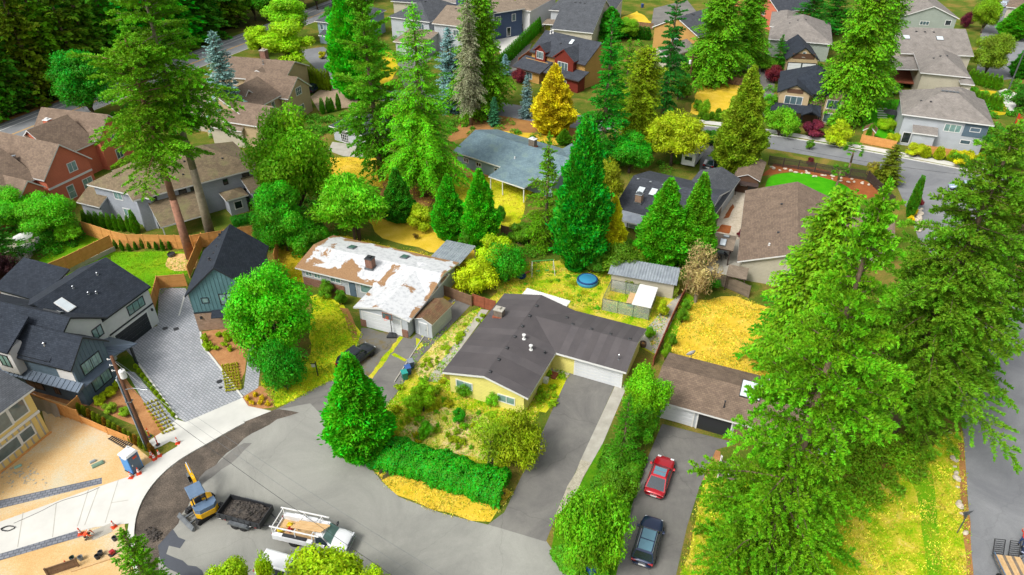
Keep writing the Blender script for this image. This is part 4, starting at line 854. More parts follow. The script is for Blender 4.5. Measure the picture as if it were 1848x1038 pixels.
far('navy_house', 'navy blue modern house with beige roof and white side bay', (879, 26), (917, 20), (884, -8), 6.6, 's_navy', 'r_tan', 'sb', .2, wins=(('f', .3, 3.8, 1.4, 1.8, 1), ('r', .3, 3.8, 1.4, 1.8, 1), ('f', .75, 3.8, 1.2, 1.8, 1), ('f', .6, .3, 1.2, 2.2, 1, 'trimw', 'glassd')))
far('white_house', 'white two-storey house with balconies at the top edge above the cedar hedge', (905, 14), (958, 20), (960, -12), 6.0, 's_white', 'r_tan', 'hip', .3, wins=(('f', .5, 3.4, 3.0, 1.6, 3), ('f', .5, .3, 3.4, 2.1, 3, 'black', 'glassd'), ('f', .12, 3.4, 1.0, 1.5, 1)))
far('white_house', 'white house wall with dark windows at the top edge behind the pine', (790, 3), (850, 8), (850, -20), 6.0, 's_white', 'r_grey', 'hip', .3, wins=(('f', .2, 3.8, 2.2, 1.4, 2, 'black', 'glassd'), ('f', .6, 3.8, 2.2, 1.4, 2, 'black', 'glassd')))
h, r = far('pale_grey_house', 'pale grey house with flat beige porch roof at the top edge, centre', (990, 18), (1105, 26), (1100, -8), 5.6, 's_lgrey', 'r_char2', 'hip', .35, wins=(('f', .3, 3.2, 1.2, .9, 2), ('f', .5, 3.2, 1.2, .9, 2), ('f', .75, 3.2, 1.4, .9, 2)))
h.block([-.5, -4.5, r[2] * .45, .8], None, 'r_tan', 'flat', 0, z=3.2); h.box('porch_post', 'wooddark', 0, -4.3, 0, .2, -4.1, 3.0); h.box('porch_post', 'wooddark', 4, -4.3, 0, 4.2, -4.1, 3.0)
far('grey_gabled_house', 'house with wide plain grey roof behind the ochre craftsman house', (995, 52), (1070, 60), (1098, 24), 3.6, 's_beige', 'r_char2', 'gu', .55)
h = House('craftsman_house', 'ochre craftsman house with maroon gables and slate roof behind the golden cypress', (955, 93), (1056, 118), 5.2)
r = h.rect((955, 93), (1056, 118)); L = r[2]; rv = h.loc(975, 52, 8.6)[1]
h.block([0, 0, L, rv * 2], 's_gold', 'r_slate', 'gu', 3.4 / rv, ov=.5, trim='wooddark'); h.skylight(L * .55, rv * .75, .9, 1.4); h.pipes([(L * .12, rv * .9), (L * .15, rv * .95)], 'trimw', .6, .12); h.vents([(L * .4, rv * .6)], .3)
h.block([L * .1, -.5, L * .33, 4.5], 's_maroon', 'r_slate', 'gv', .8, z=5.9, ov=.4, trim='s_maroon'); h.win('f', .5, 4.3, 1.8, 1.6, 3)
h.block([L * .48, -1.0, L * .86, 6.5], 's_maroon', 'r_slate', 'gv', .75, z=5.6, ov=.4, trim='s_maroon'); h.win('f', .45, 3.2, 2.6, 1.8, 3)
h.block([-1.5, -4.0, L * .42, .6], 's_gold', 'r_slate', 'sb', .3, z=2.6, ov=.8, trim='wooddark'); h.win('f', .5, .6, 2.4, 1.4, 3)
h.block([L * .42, -3, L * 1.05, .6], 's_maroon', 'r_slate', 'sb', .3, z=2.7, ov=.6, trim='wooddark'); h.win('f', .5, .6, 2.4, 1.4, 3)
h, r = far('ochre_house', 'ochre house with grey roof and outside stair beside the big cedar trunk', (1218, 58), (1262, 68), (1236, 30), 5.6, 's_gold', 'r_char2', 'gv', .5, wins=(('f', .5, 3.0, 2.0, 1.3, 2),))
h.block([.3, -11, r[2] - .5, .3], 's_beige', 'r_grey', 'gv', .5, z=3.2)
mb = MB()
st_ = T('outside_stair', 'yellow timber stair climbing to the ochre house deck', 'stair', h.o + h.u * (r[2] + .4) + h.v * -6.5, h.ang)
for i in range(11): bx('tread', K['timber'], st_, 0, i * .28, i * .19 + .1, 1.1, i * .28 + .3, i * .19 + .15)
for x in (0, 1.1): MB().add([(x, 0, 0), (x + .06, 0, 0), (x + .06, 3.1, 2.1), (x, 3.1, 2.1), (x, 0, .2), (x + .06, 0, .2), (x + .06, 3.1, 2.3), (x, 3.1, 2.3)], [[3, 2, 1, 0], [4, 5, 6, 7], [0, 1, 5, 4], [1, 2, 6, 5], [2, 3, 7, 6], [3, 0, 4, 7]]).obj('stringer', K['timber'], st_)
MB().box(0, 3.05, 2.0, 2.6, 6.5, 2.15).obj('landing', K['timber'], st_); MB().tube((0, 0, 1), (0, 3.1, 3.1), .04, n=5).tube((0, 3.1, 3.1), (0, 6.4, 3.1), .04, n=5).obj('handrail', K['timber'], st_)
for v, z0 in ((3.1, 0), (6.3, 0)): MB().box(2.3, v, z0, 2.45, v + .15, 2.0).obj('post', K['timber'], st_)
far('rust_red_house', 'rust-red house corner with white window at the top edge right of the cedars', (1368, 8), (1405, 22), (1385, -15), 5.2, 's_red', 'r_slate', 'gv', .5, wins=(('f', .7, 3.0, 1.4, 1.4, 2),))
far('sage_house', 'sage green house with sprawling grey-beige roof behind the dark garage', (1387, 70), (1503, 80), (1400, 34), 4.2, 's_green', 'r_grey', 'hip', .45, wins=(('f', .42, 2.2, .8, .9, 1),), extra=(((-.02, .5, .5, 1.3), 's_green', 'r_grey', 'hip', .4, 4.6, ()),))
h = House('dark_garage', 'dark gabled garage with two white panelled doors behind the craftsman house', (1419, 107), (1480, 110), 3.0, 'garage'); r = h.rect((1419, 107), (1480, 110))
h.block([0, 0, r[2], 11], 's_tan', 'r_dark', 'gv', .75, ov=.4, trim='black'); h.garage('f', .27, 2.9, 2.2, 'white', 'black', 4); h.garage('f', .73, 2.9, 2.2, 'white', 'black', 4); h.box('gable_panel', 's_dbrown', h.w[0] + .8, h.w[1] - .06, 3.15, h.w[2] - .8, h.w[1] - .002, 4.3); h.win('f', .5, 3.5, .7, 1.2, 1)
h = House('dark_trim_house', 'tan two-storey house with charcoal gables and dark trim facing the street', (1405, 163), (1530, 176), 5.3); r = h.rect((1405, 163), (1530, 176)); L = r[2]
h.block([0, 0, L, 12], 's_tan', 'r_dark', 'hip', .6, ov=.5, trim='black')
h.block([-.2, -1.2, L * .5, 7], 's_tan', 'r_dark', 'gv', .55, z=5.3, ov=.5, trim='black'); h.win('f', .5, 3.2, 3.2, 1.6, 3, 'trimw'); h.box('gable_panel', 's_dbrown', h.w[0] + 1.2, h.w[1] - .07, 5.35, h.w[2] - 1.2, h.w[1] - .002, 6.1); h.win('f', .38, .5, 2.8, 1.5, 3)
h.block([L * .66, -.8, L * 1.05, 7], 's_tan', 'r_dark', 'gv', .55, z=5.3, ov=.5, trim='black'); h.win('f', .4, 3.0, 2.4, 1.7, 2); h.win('f', .4, .4, 2.4, 1.8, 2)
h.w = (0, .5, L, 12); h.win('f', .56, 4.0, 1.0, .9, 1, 'black'); h.block([-.8, -3.4, L * .66, -.4], None, 'r_dark', 'sb', .25, z=2.6, trim='black'); h.block([L * .38, -4.6, L * .66, -.4], None, 'r_dark', 'gv', .5, z=2.65, trim='black'); h.box('dark_porch_wall', 's_dbrown', L * .4, -.9, 0, L * .64, .4, 2.5)
for t_ in (.02, .4, .63): h.box('porch_post', 'black', L * t_, -3.6, 0, L * t_ + .2, -3.4, 2.5)
far('grey_gable_house', 'grey-green house with beige gable roof and three small windows at top right', (1629, 29), (1732, 34), (1640, -15), 5.6, 's_green', 'r_grey', 'gv', .4, wins=(('f', .42, 3.6, 2.2, 1.0, 3), ('f', .86, 3.8, 1.4, 1.3, 1, 'trimw', 'glassd')))
h, r = far('skylight_house', 'house with long grey-beige roof and two white skylights at right', (1624, 96), (1758, 101), (1626, 62), 5.2, 's_beige', 'r_grey', 'gu', .45); h.last = h.last; h.skylight(r[2] * .14, r[3] * .3, 1.4, 1.2); h.skylight(r[2] * .6, r[3] * .3, 1.4, 1.2)
h, r = far('beige_hip_house', 'beige house with grey hip roof and covered deck between the two grey-roofed houses', (1661, 131), (1752, 140), (1657, 95), 5.4, 's_beige', 'r_grey', 'hip', .5)
h.block([-6.2, r[3] * .35, .6, r[3]], None, 'r_grey', 'sr', .08, z=4.0); 
for v in (r[3] * .4, r[3] * .95): h.box('porch_post', 'trimw', -5.9, v, 0, -5.7, v + .2, 3.8)
h.box('deck', 'woodred', -5.8, r[3] * .4, 1.2, .5, r[3], 1.4); h.block([r[2] * .8, -2, r[2] * 1.08, 4], 's_beige', 'r_grey', 'hip', .4, z=4.6); h.win('f', .5, 2.2, 1.0, 1.4, 1)
h = House('light_grey_house', 'large light grey house with grey-beige hip roof behind the round topiary shrubs', (1628, 206), (1795, 227), 5.6); r = h.rect((1628, 206), (1795, 227)); L = r[2]; D = h.loc(1624, 163)[1]
h.block([0, 0, L, D], 's_lgrey', 'r_grey', 'hip', .5, ov=.55); a, b, c, d = h.w; h.win('f', .6, 3.4, 2.6, 1.4, 3, gl='glassg'); h.win('f', .86, 3.9, 1.6, .8, 1); h.win('f', .8, 1.6, 1.6, .8, 1); h.win('f', .1, .4, 1.4, 2.0, 1, 'trimw', 'glassd'); h.box('blue_panel', 's_slate', L * .71, b - .05, 3.0, L - .6, b - .002, 5.2)
h.vents([(L * t, D * .45) for t in (.42, .46, .5, .54, .58)], .4, 'metal'); h.vents([(L * .2, D * .3), (L * .3, D * .25)], .3)
h.block([L * .16, -1.6, L * .44, .8], 's_lgrey', 'r_grey', 'sb', .3, z=3.2, ov=.3); h.block([L * .45, D * .7, L * .92, D * 1.3], 's_lgrey', 'r_grey', 'hip', .5, z=5.6, ov=.5)
far('distant_house', 'distant brown-roofed house at the top right corner past the street', (1815, 12), (1880, 20), (1840, -15), 5, 's_beige', 'r_brown', 'hip', .4)
far('distant_house', 'distant grey-roofed house at the top edge left of the navy house', (705, 2), (760, 6), (750, -18), 5, 's_beige', 'r_slate', 'hip', .4)
# ------------------------------------------------------------------ trees and shrubs
rs = np.random.RandomState
def leafmesh(name, Cn, A, B, tone, m):
    """one rhombus leaf clump per row: centre, half length vector, half width vector"""
    n = len(Cn); fold = np.cross(A, B); fold /= (np.linalg.norm(fold, axis=1, keepdims=True) + 1e-9); fold *= np.linalg.norm(B, axis=1, keepdims=True) * .35
    V = np.stack([Cn - A, Cn + B - fold, Cn + A, Cn - B - fold], 1).reshape(-1, 3).astype(np.float32)
    me = bpy.data.meshes.new(name); me.vertices.add(4 * n); me.vertices.foreach_set('co', V.ravel())
    me.loops.add(4 * n); me.loops.foreach_set('vertex_index', np.arange(4 * n, dtype=np.int32))
    me.polygons.add(n); me.polygons.foreach_set('loop_start', np.arange(0, 4 * n, 4, dtype=np.int32)); me.polygons.foreach_set('loop_total', np.full(n, 4, np.int32))
    at = me.attributes.new('tone', 'FLOAT', 'POINT'); at.data.foreach_set('value', np.repeat(tone, 4).astype(np.float32))
    me.materials.append(m); me.update(calc_edges=True); return me
def unit(a): return a / (np.linalg.norm(a, axis=-1, keepdims=True) + 1e-9)
def conifer(seed, H=24, R=4.6, base=.12, nb=300, p=.8, droop=.35, rise=.25, leaf=.42, wid=.3, dens=1.0, hang=.15, gap=0, top=1.0, side=.42, irr=.2):
    r = rs(seed); C, A, B, Tn = [], [], [], []; mb = MB()
    mb.path([(0, 0, -.2), (.05, .02, H * .3), (-.04, .05, H * .65), (0, 0, H * .97)], R * .085 + .05, .05, 9)
    hs = base + (1 - base) * (np.sort(r.rand(nb)) ** 1.15)
    for i, t in enumerate(hs):
        if gap and (math.sin(t * gap) > .35): continue
        tt = (t - base) / (1 - base); L = R * ((1 - tt) ** p * .96 + .05 * top) * r.uniform(.55, 1.14)
        if tt < .12: L *= .6 + tt * 3.3
        az = i * 2.39996 + r.uniform(-.4, .4); L *= 1 + irr * math.sin(az * 2 + t * 11 + seed) * .6 + irr * math.sin(az * 3 - t * 23) * .5; d = np.array([math.cos(az), math.sin(az), 0]); sd = np.array([-d[1], d[0], 0])
        ri = rise * (tt * 1.6 - .25); dr = droop * (1 - .6 * tt); z0 = H * t
        n = max(4, int(L / (leaf * .52) * dens)); s = np.linspace(.12, 1, n)
        base_p = d * (L * s)[:, None] + np.array([0, 0, 1]) * (z0 + L * (ri * s - dr * s * s))[:, None]
        if L > 1.2 and i % 2 == 0: mb.path([tuple(base_p[0] * [0, 0, 1]), tuple(base_p[n // 2]), tuple(base_p[-1])], .02 + L * .012, .012, 4)
        for sg in (-1, 1):
            tl = side * L * (1 - s) ** .8 * r.uniform(.7, 1.2, n) + leaf * .6; mk = np.maximum(1, (tl / (leaf * .8)).astype(int))
            for k in range(int(mk.max())):
                j = np.where(mk > k)[0]; f = (k + .5) / mk[j]
                dd = unit(d * .75 + sd * sg * r.uniform(.55, 1.15, (len(j), 1)) + np.array([0, 0, -1]) * (hang + r.uniform(-.15, .25, (len(j), 1))))
                c = base_p[j] + dd * (tl[j] * f)[:, None] - np.array([0, 0, 1]) * (hang * tl[j] * f * f)[:, None] + r.normal(0, leaf * .12, (len(j), 3))
                C.append(c); a = unit(dd + r.normal(0, .22, c.shape)) * leaf * r.uniform(.42, .75, (len(j), 1)); A.append(a)
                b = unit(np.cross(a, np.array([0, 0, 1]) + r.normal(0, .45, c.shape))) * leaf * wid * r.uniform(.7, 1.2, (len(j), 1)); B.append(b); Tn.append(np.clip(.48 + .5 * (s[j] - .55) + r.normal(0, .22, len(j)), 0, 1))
        c = base_p + r.normal(0, .05, base_p.shape); C.append(c); a = unit(d + np.array([0, 0, .1]) + r.normal(0, .3, c.shape)) * leaf * .6; A.append(a); B.append(unit(np.cross(a, [0, 0, 1.])) * leaf * wid); Tn.append(np.clip(.6 + r.normal(0, .2, len(c)), 0, 1))
    n = 30; z = np.linspace(H * .94, H * 1.01, n); c = np.stack([r.normal(0, .06, n) * (1.6 - np.linspace(0, 1.5, n)), r.normal(0, .06, n), z], 1); C.append(c); a = unit(r.normal(0, .6, (n, 3)) + [0, 0, .9]) * leaf * .6; A.append(a); B.append(unit(np.cross(a, [.3, .9, .1])) * leaf * wid); Tn.append(np.full(n, .7))
    return dict(H=H, R=R, crown=leafmesh('conifer_crown', *map(np.concatenate, (C, A, B)), np.concatenate(Tn), K['needle']), trunk=mb.me('trunk', K['bark'], True))
def plume(seed, H=30, R=7.5, base=.1, nb=150, p=.85, droop=.3, rise=.25, leaf=.2, dens=70, sig=.2, irr=.3, sec=.38, hang=.1, wid=.32):
    """fir whose branches are brush-like plumes with dark gaps between them"""
    r = rs(seed); C, A, B, Tn = [], [], [], []; mb = MB(); up = np.array([0, 0, 1.])
    mb.path([(0, 0, -.2), (.08, .02, H * .3), (-.06, .05, H * .65), (0, 0, H * .98)], R * .075 + .08, .05, 9)
    def brush(o, d, L, cu, sg, dn, tone):
        n = max(4, int(L * dn)); s = r.rand(n) ** .8; axis = o + d * (L * s)[:, None] + up * (cu * L * s * s)[:, None]; tp = (1.05 - s) ** .5
        q = r.normal(0, 1, (n, 3)); q -= d * (q @ d)[:, None]; q = unit(q); rad = np.abs(r.normal(.8, .35, n)) * sg * tp
        C.append(axis + q * rad[:, None] - up * (hang * sg * r.rand(n))[:, None]); a = unit(d * r.uniform(.4, 1.1, (n, 1)) + q * .75 + up * .12 + r.normal(0, .3, (n, 3))) * leaf * r.uniform(.5, 1.0, (n, 1))
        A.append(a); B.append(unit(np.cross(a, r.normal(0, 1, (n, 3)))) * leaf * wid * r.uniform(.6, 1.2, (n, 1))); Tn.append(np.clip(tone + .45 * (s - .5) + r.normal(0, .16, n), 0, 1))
        return axis
    for i, t in enumerate(base + (1 - base) * np.sort(r.rand(nb)) ** 1.1):
        tt = (t - base) / (1 - base); az = i * 2.39996 + r.uniform(-.5, .5)
        L = R * ((1 - tt) ** p * .96 + .06) * r.uniform(.55, 1.12) * (1 + irr * .7 * math.sin(az * 2 + t * 11 + seed) + irr * .5 * math.sin(az * 3 - t * 23))
        if tt < .1: L *= .65 + tt * 3.5
        el = rise * (tt * 1.8 - .35) + r.normal(0, .08); d = np.array([math.cos(az) * math.cos(el), math.sin(az) * math.cos(el), math.sin(el)]); sd = unit(np.cross(d, up)); cu = -droop * (1 - .8 * tt) * r.uniform(.4, 1.3); tone = r.uniform(.35, .65); o = up * (H * t)
        brush(o, d, L, cu, sig * (.7 + .06 * L), dens, tone)
        e = o + d * L * .8 + up * cu * L * .64; mb.path([tuple(o), tuple(o + d * L * .45 + up * cu * L * .2), tuple(e)], .03 + L * .011, .012, 4)
        ns = int(L / .62)
        for k in range(ns):
            s0 = .22 + .72 * k / max(1, ns); sg_ = 1 if k % 2 else -1; d2 = unit(d * .8 + sd * sg_ * r.uniform(.6, 1.1) + up * r.uniform(-.28, .12)); L2 = L * sec * (1.05 - s0) ** .7 * r.uniform(.6, 1.25) + .3
            brush(o + d * L * s0 + up * cu * L * s0 * s0, d2, L2, cu * .8, sig * .85, dens, tone + r.uniform(-.1, .1))
    brush(up * H * .9, up, H * .115, 0, sig * 1.3, dens, .6)
    return dict(H=H, R=R, crown=leafmesh('conifer_crown', *map(np.concatenate, (C, A, B)), np.concatenate(Tn), K['needle']), trunk=mb.me('trunk', K['bark'], True))
def cypress(seed, H=10, R=2.2, n=9000, p=.75, leaf=.3, lump=.22, up=.7, base=.02, low=.35):
    """dense narrow evergreen: overlapping upright sprays over a lumpy cone"""
    r = rs(seed); t = 1 - np.sqrt(1 - r.rand(n) * (1 - 1e-3)); t = base + (1 - base) * t; az = r.rand(n) * 6.2832
    prof = np.minimum(1, ((t + .02) / low) ** .45) * (1 - t) ** p * (1.18 if p > .6 else 1.05)
    lm = 1 + lump * (np.sin(az * 3 + t * 17 + seed) * .5 + np.sin(az * 7 - t * 31) * .35 + np.sin(az * 2 + t * 53) * .3)
    dep = np.where(r.rand(n) < .28, r.uniform(.35, .9, n), r.uniform(.86, 1.05, n) + np.where(r.rand(n) < .1, r.uniform(0, .16, n), 0)); rad = R * prof * lm * dep
    C = np.stack([rad * np.cos(az), rad * np.sin(az), H * t + r.normal(0, .05, n)], 1)
    out = np.stack([np.cos(az), np.sin(az), np.zeros(n)], 1); a = unit(out * .75 + np.array([0, 0, up]) + r.normal(0, .38, (n, 3))) * leaf * r.uniform(.5, 1.1, (n, 1))
    b = unit(np.cross(a, out * .4 + r.normal(0, .7, (n, 3)))) * leaf * .4 * r.uniform(.6, 1.2, (n, 1))
    tone = np.clip(.5 + .5 * (lm - 1) / lump * .5 + r.normal(0, .2, n), 0, 1); mb = MB().tube((0, 0, -.1), (0, 0, H * .9), R * .12 + .03, .03, 7)
    return dict(H=H, R=R, crown=leafmesh('evergreen_crown', C, a, b, tone, K['needle']), trunk=mb.me('trunk', K['barkd'], True))
def broad(seed, H=9, R=4.5, n=12000, leaf=.3, base=.2, lobes=26, flat=1.0, open_=.0, wide=.5, layer=False, bark='barkd', stems=1, rr=(.26, .44), out=2.2):
    r = rs(seed); hc = H * (base + 1) / 2; hz = H * (1 - base) / 2; C, A, B, Tn = [], [], [], []; mb = MB()
    cs = []; 
    while len(cs) < lobes:
        q = unit(r.normal(0, 1, 3)) * r.rand() ** (1 / out); 
        if q[2] < -.75: continue
        w = 1 - .25 * max(0, q[2]) ** 2
        cs.append((np.array([q[0] * R * .74 * w, q[1] * R * .74 * w, hc + q[2] * hz * .78]), r.uniform(*rr) * R * .85))
    for c0, rad in cs:
        m = int(n / lobes * (rad / (.3 * R)) ** 1.3); q = unit(r.normal(0, 1, (m, 3))); k = np.where(r.rand(m) < .25, r.uniform(.3, .9, m), r.uniform(.82, 1.08, m)) + np.where(r.rand(m) < .08, r.uniform(0, .28, m), 0)
        bmp = 1 + .16 * np.sin(q[:, 0] * 9 + c0[0]) * np.sin(q[:, 1] * 8 + c0[1]) + .1 * np.sin(q[:, 2] * 15)
        P_ = c0 + q * (rad * k * bmp)[:, None] * np.array([1, 1, (.4 if layer else .8 * flat)])
        sel = r.rand(m) > open_; P_ = P_[sel]; q = q[sel]; m = len(P_)
        C.append(P_); nn = unit(q + r.normal(0, .55, (m, 3)) + np.array([0, 0, .35])); a = unit(np.cross(nn, r.normal(0, 1, (m, 3)))) * leaf * r.uniform(.45, .85, (m, 1))
        if layer: a = unit(q * [1, 1, -.2] + r.normal(0, .4, (m, 3))) * leaf * r.uniform(.6, 1.1, (m, 1))
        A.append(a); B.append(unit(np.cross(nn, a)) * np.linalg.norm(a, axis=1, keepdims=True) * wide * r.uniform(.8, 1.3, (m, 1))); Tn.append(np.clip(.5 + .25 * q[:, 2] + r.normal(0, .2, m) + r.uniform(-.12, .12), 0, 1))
    for k in range(stems):
        o = np.array([0, 0, 0.]) if stems == 1 else r.normal(0, R * .08, 3) * [1, 1, 0]
        mb.path([tuple(o + [0, 0, -.2]), tuple(o + [r.normal(0, .1), r.normal(0, .1), H * base * .8 + .3]), (o[0] * 2, o[1] * 2, hc)], R * .055 / stems ** .5 + .03, R * .025, 8)
    for c0, rad in cs[:12]: mb.path([(0, 0, H * base + .2), tuple(c0 * [.5, .5, .75] + [0, 0, H * base * .2]), tuple(c0)], R * .028, R * .008, 5)
    return dict(H=H, R=R, crown=leafmesh('leafy_crown', *map(np.concatenate, (C, A, B)), np.concatenate(Tn), K['leaf']), trunk=mb.me('trunk', K[bark], True))
PR = {
 'hero': [plume(1, 30, 7.6, .06, 225, .78, .28, .25, .19, 62, .26), plume(2, 30, 7.4, .14, 230, .66, .42, .2, .19, 56, .26, .25, .42, .5)],
 'fir': [plume(11, 24, 4.6, .08, 150, .8, .3, .35, .2, 42, .22), plume(12, 24, 4.6, .1, 150, .7, .4, .35, .2, 42, .22, .35), plume(13, 22, 4.8, .05, 140, .8, .3, .35, .2, 40, .22, .25)],
 'tallfir': [plume(21, 32, 5.8, .47, 100, .42, .4, .35, .2, 46, .26, .5, .42, .3), plume(22, 32, 5.6, .5, 100, .38, .45, .35, .2, 46, .26, .5, .42, .3)],
 'deodar': [conifer(31, 26, 6.6, .12, 250, .72, .5, .42, .32, .22, 1.1, .5, 0, 1.0, .4, .25)],
 'cedar': [conifer(41, 22, 5.0, .1, 400, .45, .55, .45, .33, .34, 1, .8, irr=.25), conifer(42, 22, 4.6, .16, 380, .42, .6, .45, .33, .34, 1, .8, irr=.25)],
 'spruce': [conifer(51, 10, 2.2, .03, 240, .62, .25, .3, .2, .36), conifer(52, 10, 2.0, .03, 230, .6, .2, .3, .2, .36)],
 'deadspruce': [conifer(55, 22, 3.6, .16, 260, .6, .55, .2, .3, .24, .9, .5)],
 'pine': [plume(61, 26, 4.6, .1, 150, .34, .25, .6, .22, 46, .26, .35)],
 'cyp': [cypress(71, 10, 2.6, 30000, .8, .2), cypress(72, 11, 2.4, 30000, .62, .2, .3)],
 'leyl': [cypress(73, 13, 3.2, 38000, .8, .25, .3, .35), cypress(74, 13, 3.0, 38000, .85, .25, .2, .3)],
 'arb': [cypress(75, 4, .75, 3600, .6, .14, .12, .9), cypress(76, 4, .8, 3600, .5, .14, .14, .9)],
 'mini': [cypress(77, 1.2, .35, 260, .6, .16, .1, .8)],
 'ball': [cypress(78, 2.0, 1.1, 3000, .35, .17, .05, .5, .02, .3)],
 'ital': [cypress(79, 9, 1.0, 5000, .45, .25, .08, 1.2)],
 'maple': [broad(81, 10, 4.8, 40000, .22, .1, 40), broad(82, 10, 4.6, 42000, .21, .08, 46, .9), broad(83, 11, 4.4, 36000, .22, .1, 36, 1.1)],
 'dome': [broad(96, 9, 5.0, 46000, .2, .02, 90, 1.0, 0, .5, False, 'barkd', 1, (.2, .32), 5)],
 'lime': [broad(84, 10, 3.8, 26000, .23, .1, 36, 1.0)],
 'layer': [broad(85, 7, 5.0, 26000, .26, .25, 60, 1, .1, .32, True, 'barkd', 3)],
 'bush': [broad(86, 3, 2.0, 11000, .15, .0, 22, .95, 0, .45, False, 'barkd', 3), broad(87, 2.6, 2.1, 10000, .15, .0, 26, .9, 0, .4, False, 'barkd', 4), broad(88, 3.4, 1.8, 9000, .16, .0, 20, 1, .1, .35, False, 'barkd', 4)],
 'round': [broad(89, 3.6, 2.6, 20000, .15, .0, 60, .8, 0, .4, False, 'barkd', 4)],
 'wispy': [broad(90, 5, 2.4, 4200, .26, .1, 30, 1.2, .2, .22, False, 'barkp', 4)],
 'far': [conifer(91, 24, 4.6, .05, 190, .75, .35, .3, .75, .42, .9), conifer(92, 26, 4.8, .05, 190, .7, .3, .3, .75, .42, .9)],
 'farm': [broad(93, 14, 6, 7000, .6, .1, 36)],
 'weed': [broad(94, .7, .6, 500, .18, .0, 9, .8, 0, .3, False, 'barkd', 3), broad(95, .5, .7, 420, .18, .0, 9, .7, 0, .3, False, 'barkd', 3)],
}
KNAME = dict(hero='fir_tree', fir='fir_tree', tallfir='fir_tree', deodar='cedar_tree', cedar='cedar_tree', spruce='spruce_tree', deadspruce='spruce_tree', pine='pine_tree', cyp='cypress_tree', leyl='cypress_tree', arb='arborvitae', mini='arborvitae', ball='topiary_shrub', ital='cypress_tree', maple='maple_tree', dome='maple_tree', lime='lime_tree', layer='ornamental_tree', bush='shrub', round='round_shrub', wispy='wispy_shrub', far='fir_tree', farm='broadleaf_tree', weed='weed_clump')
KCAT = dict(bush='shrub', round='shrub', wispy='shrub', ball='shrub', mini='shrub', weed='weed', arb='shrub')
def tree(kind, bx_, by, ty, w, col, label, group=None, var=None, name=None, bark=None, rz=None, h=None, hue=1.06):
    p = P(bx_, by); H = h or max(.3, height_at(p, ty)); mid = Vector((p.x, p.y, H * .4)); Rw = w / 2 * depth(mid) / CAM_F
    pr = PR[kind]; q = pr[RND.randrange(len(pr)) if var is None else var]
    t = T(name or KNAME[kind], label, KCAT.get(kind, 'tree'), p, RND.uniform(0, 6.28) if rz is None else rz, group); s = (Rw / q['R'], Rw / q['R'], H / q['H'])
    c = obj('crown', q['crown'], t, sc_=s); c.color = S(min(255, col[0] + 14), min(255, col[1] + 4), col[2] * (.75 if col[1] > col[2] * 2 else 1), hue); 
    o = obj('trunk', q['trunk'], t, sc_=s)
    if bark: o.data = q['trunk'].copy(); o.data.materials[0] = K[bark]
    t['label'] = label; return t
G1, G2, G3 = (54, 150, 22), (78, 150, 24), (100, 150, 26)        # conifer greens
OL, DK, LM, YG, BL = (122, 148, 30), (34, 118, 30), (150, 200, 30), (176, 190, 36), (104, 150, 156)
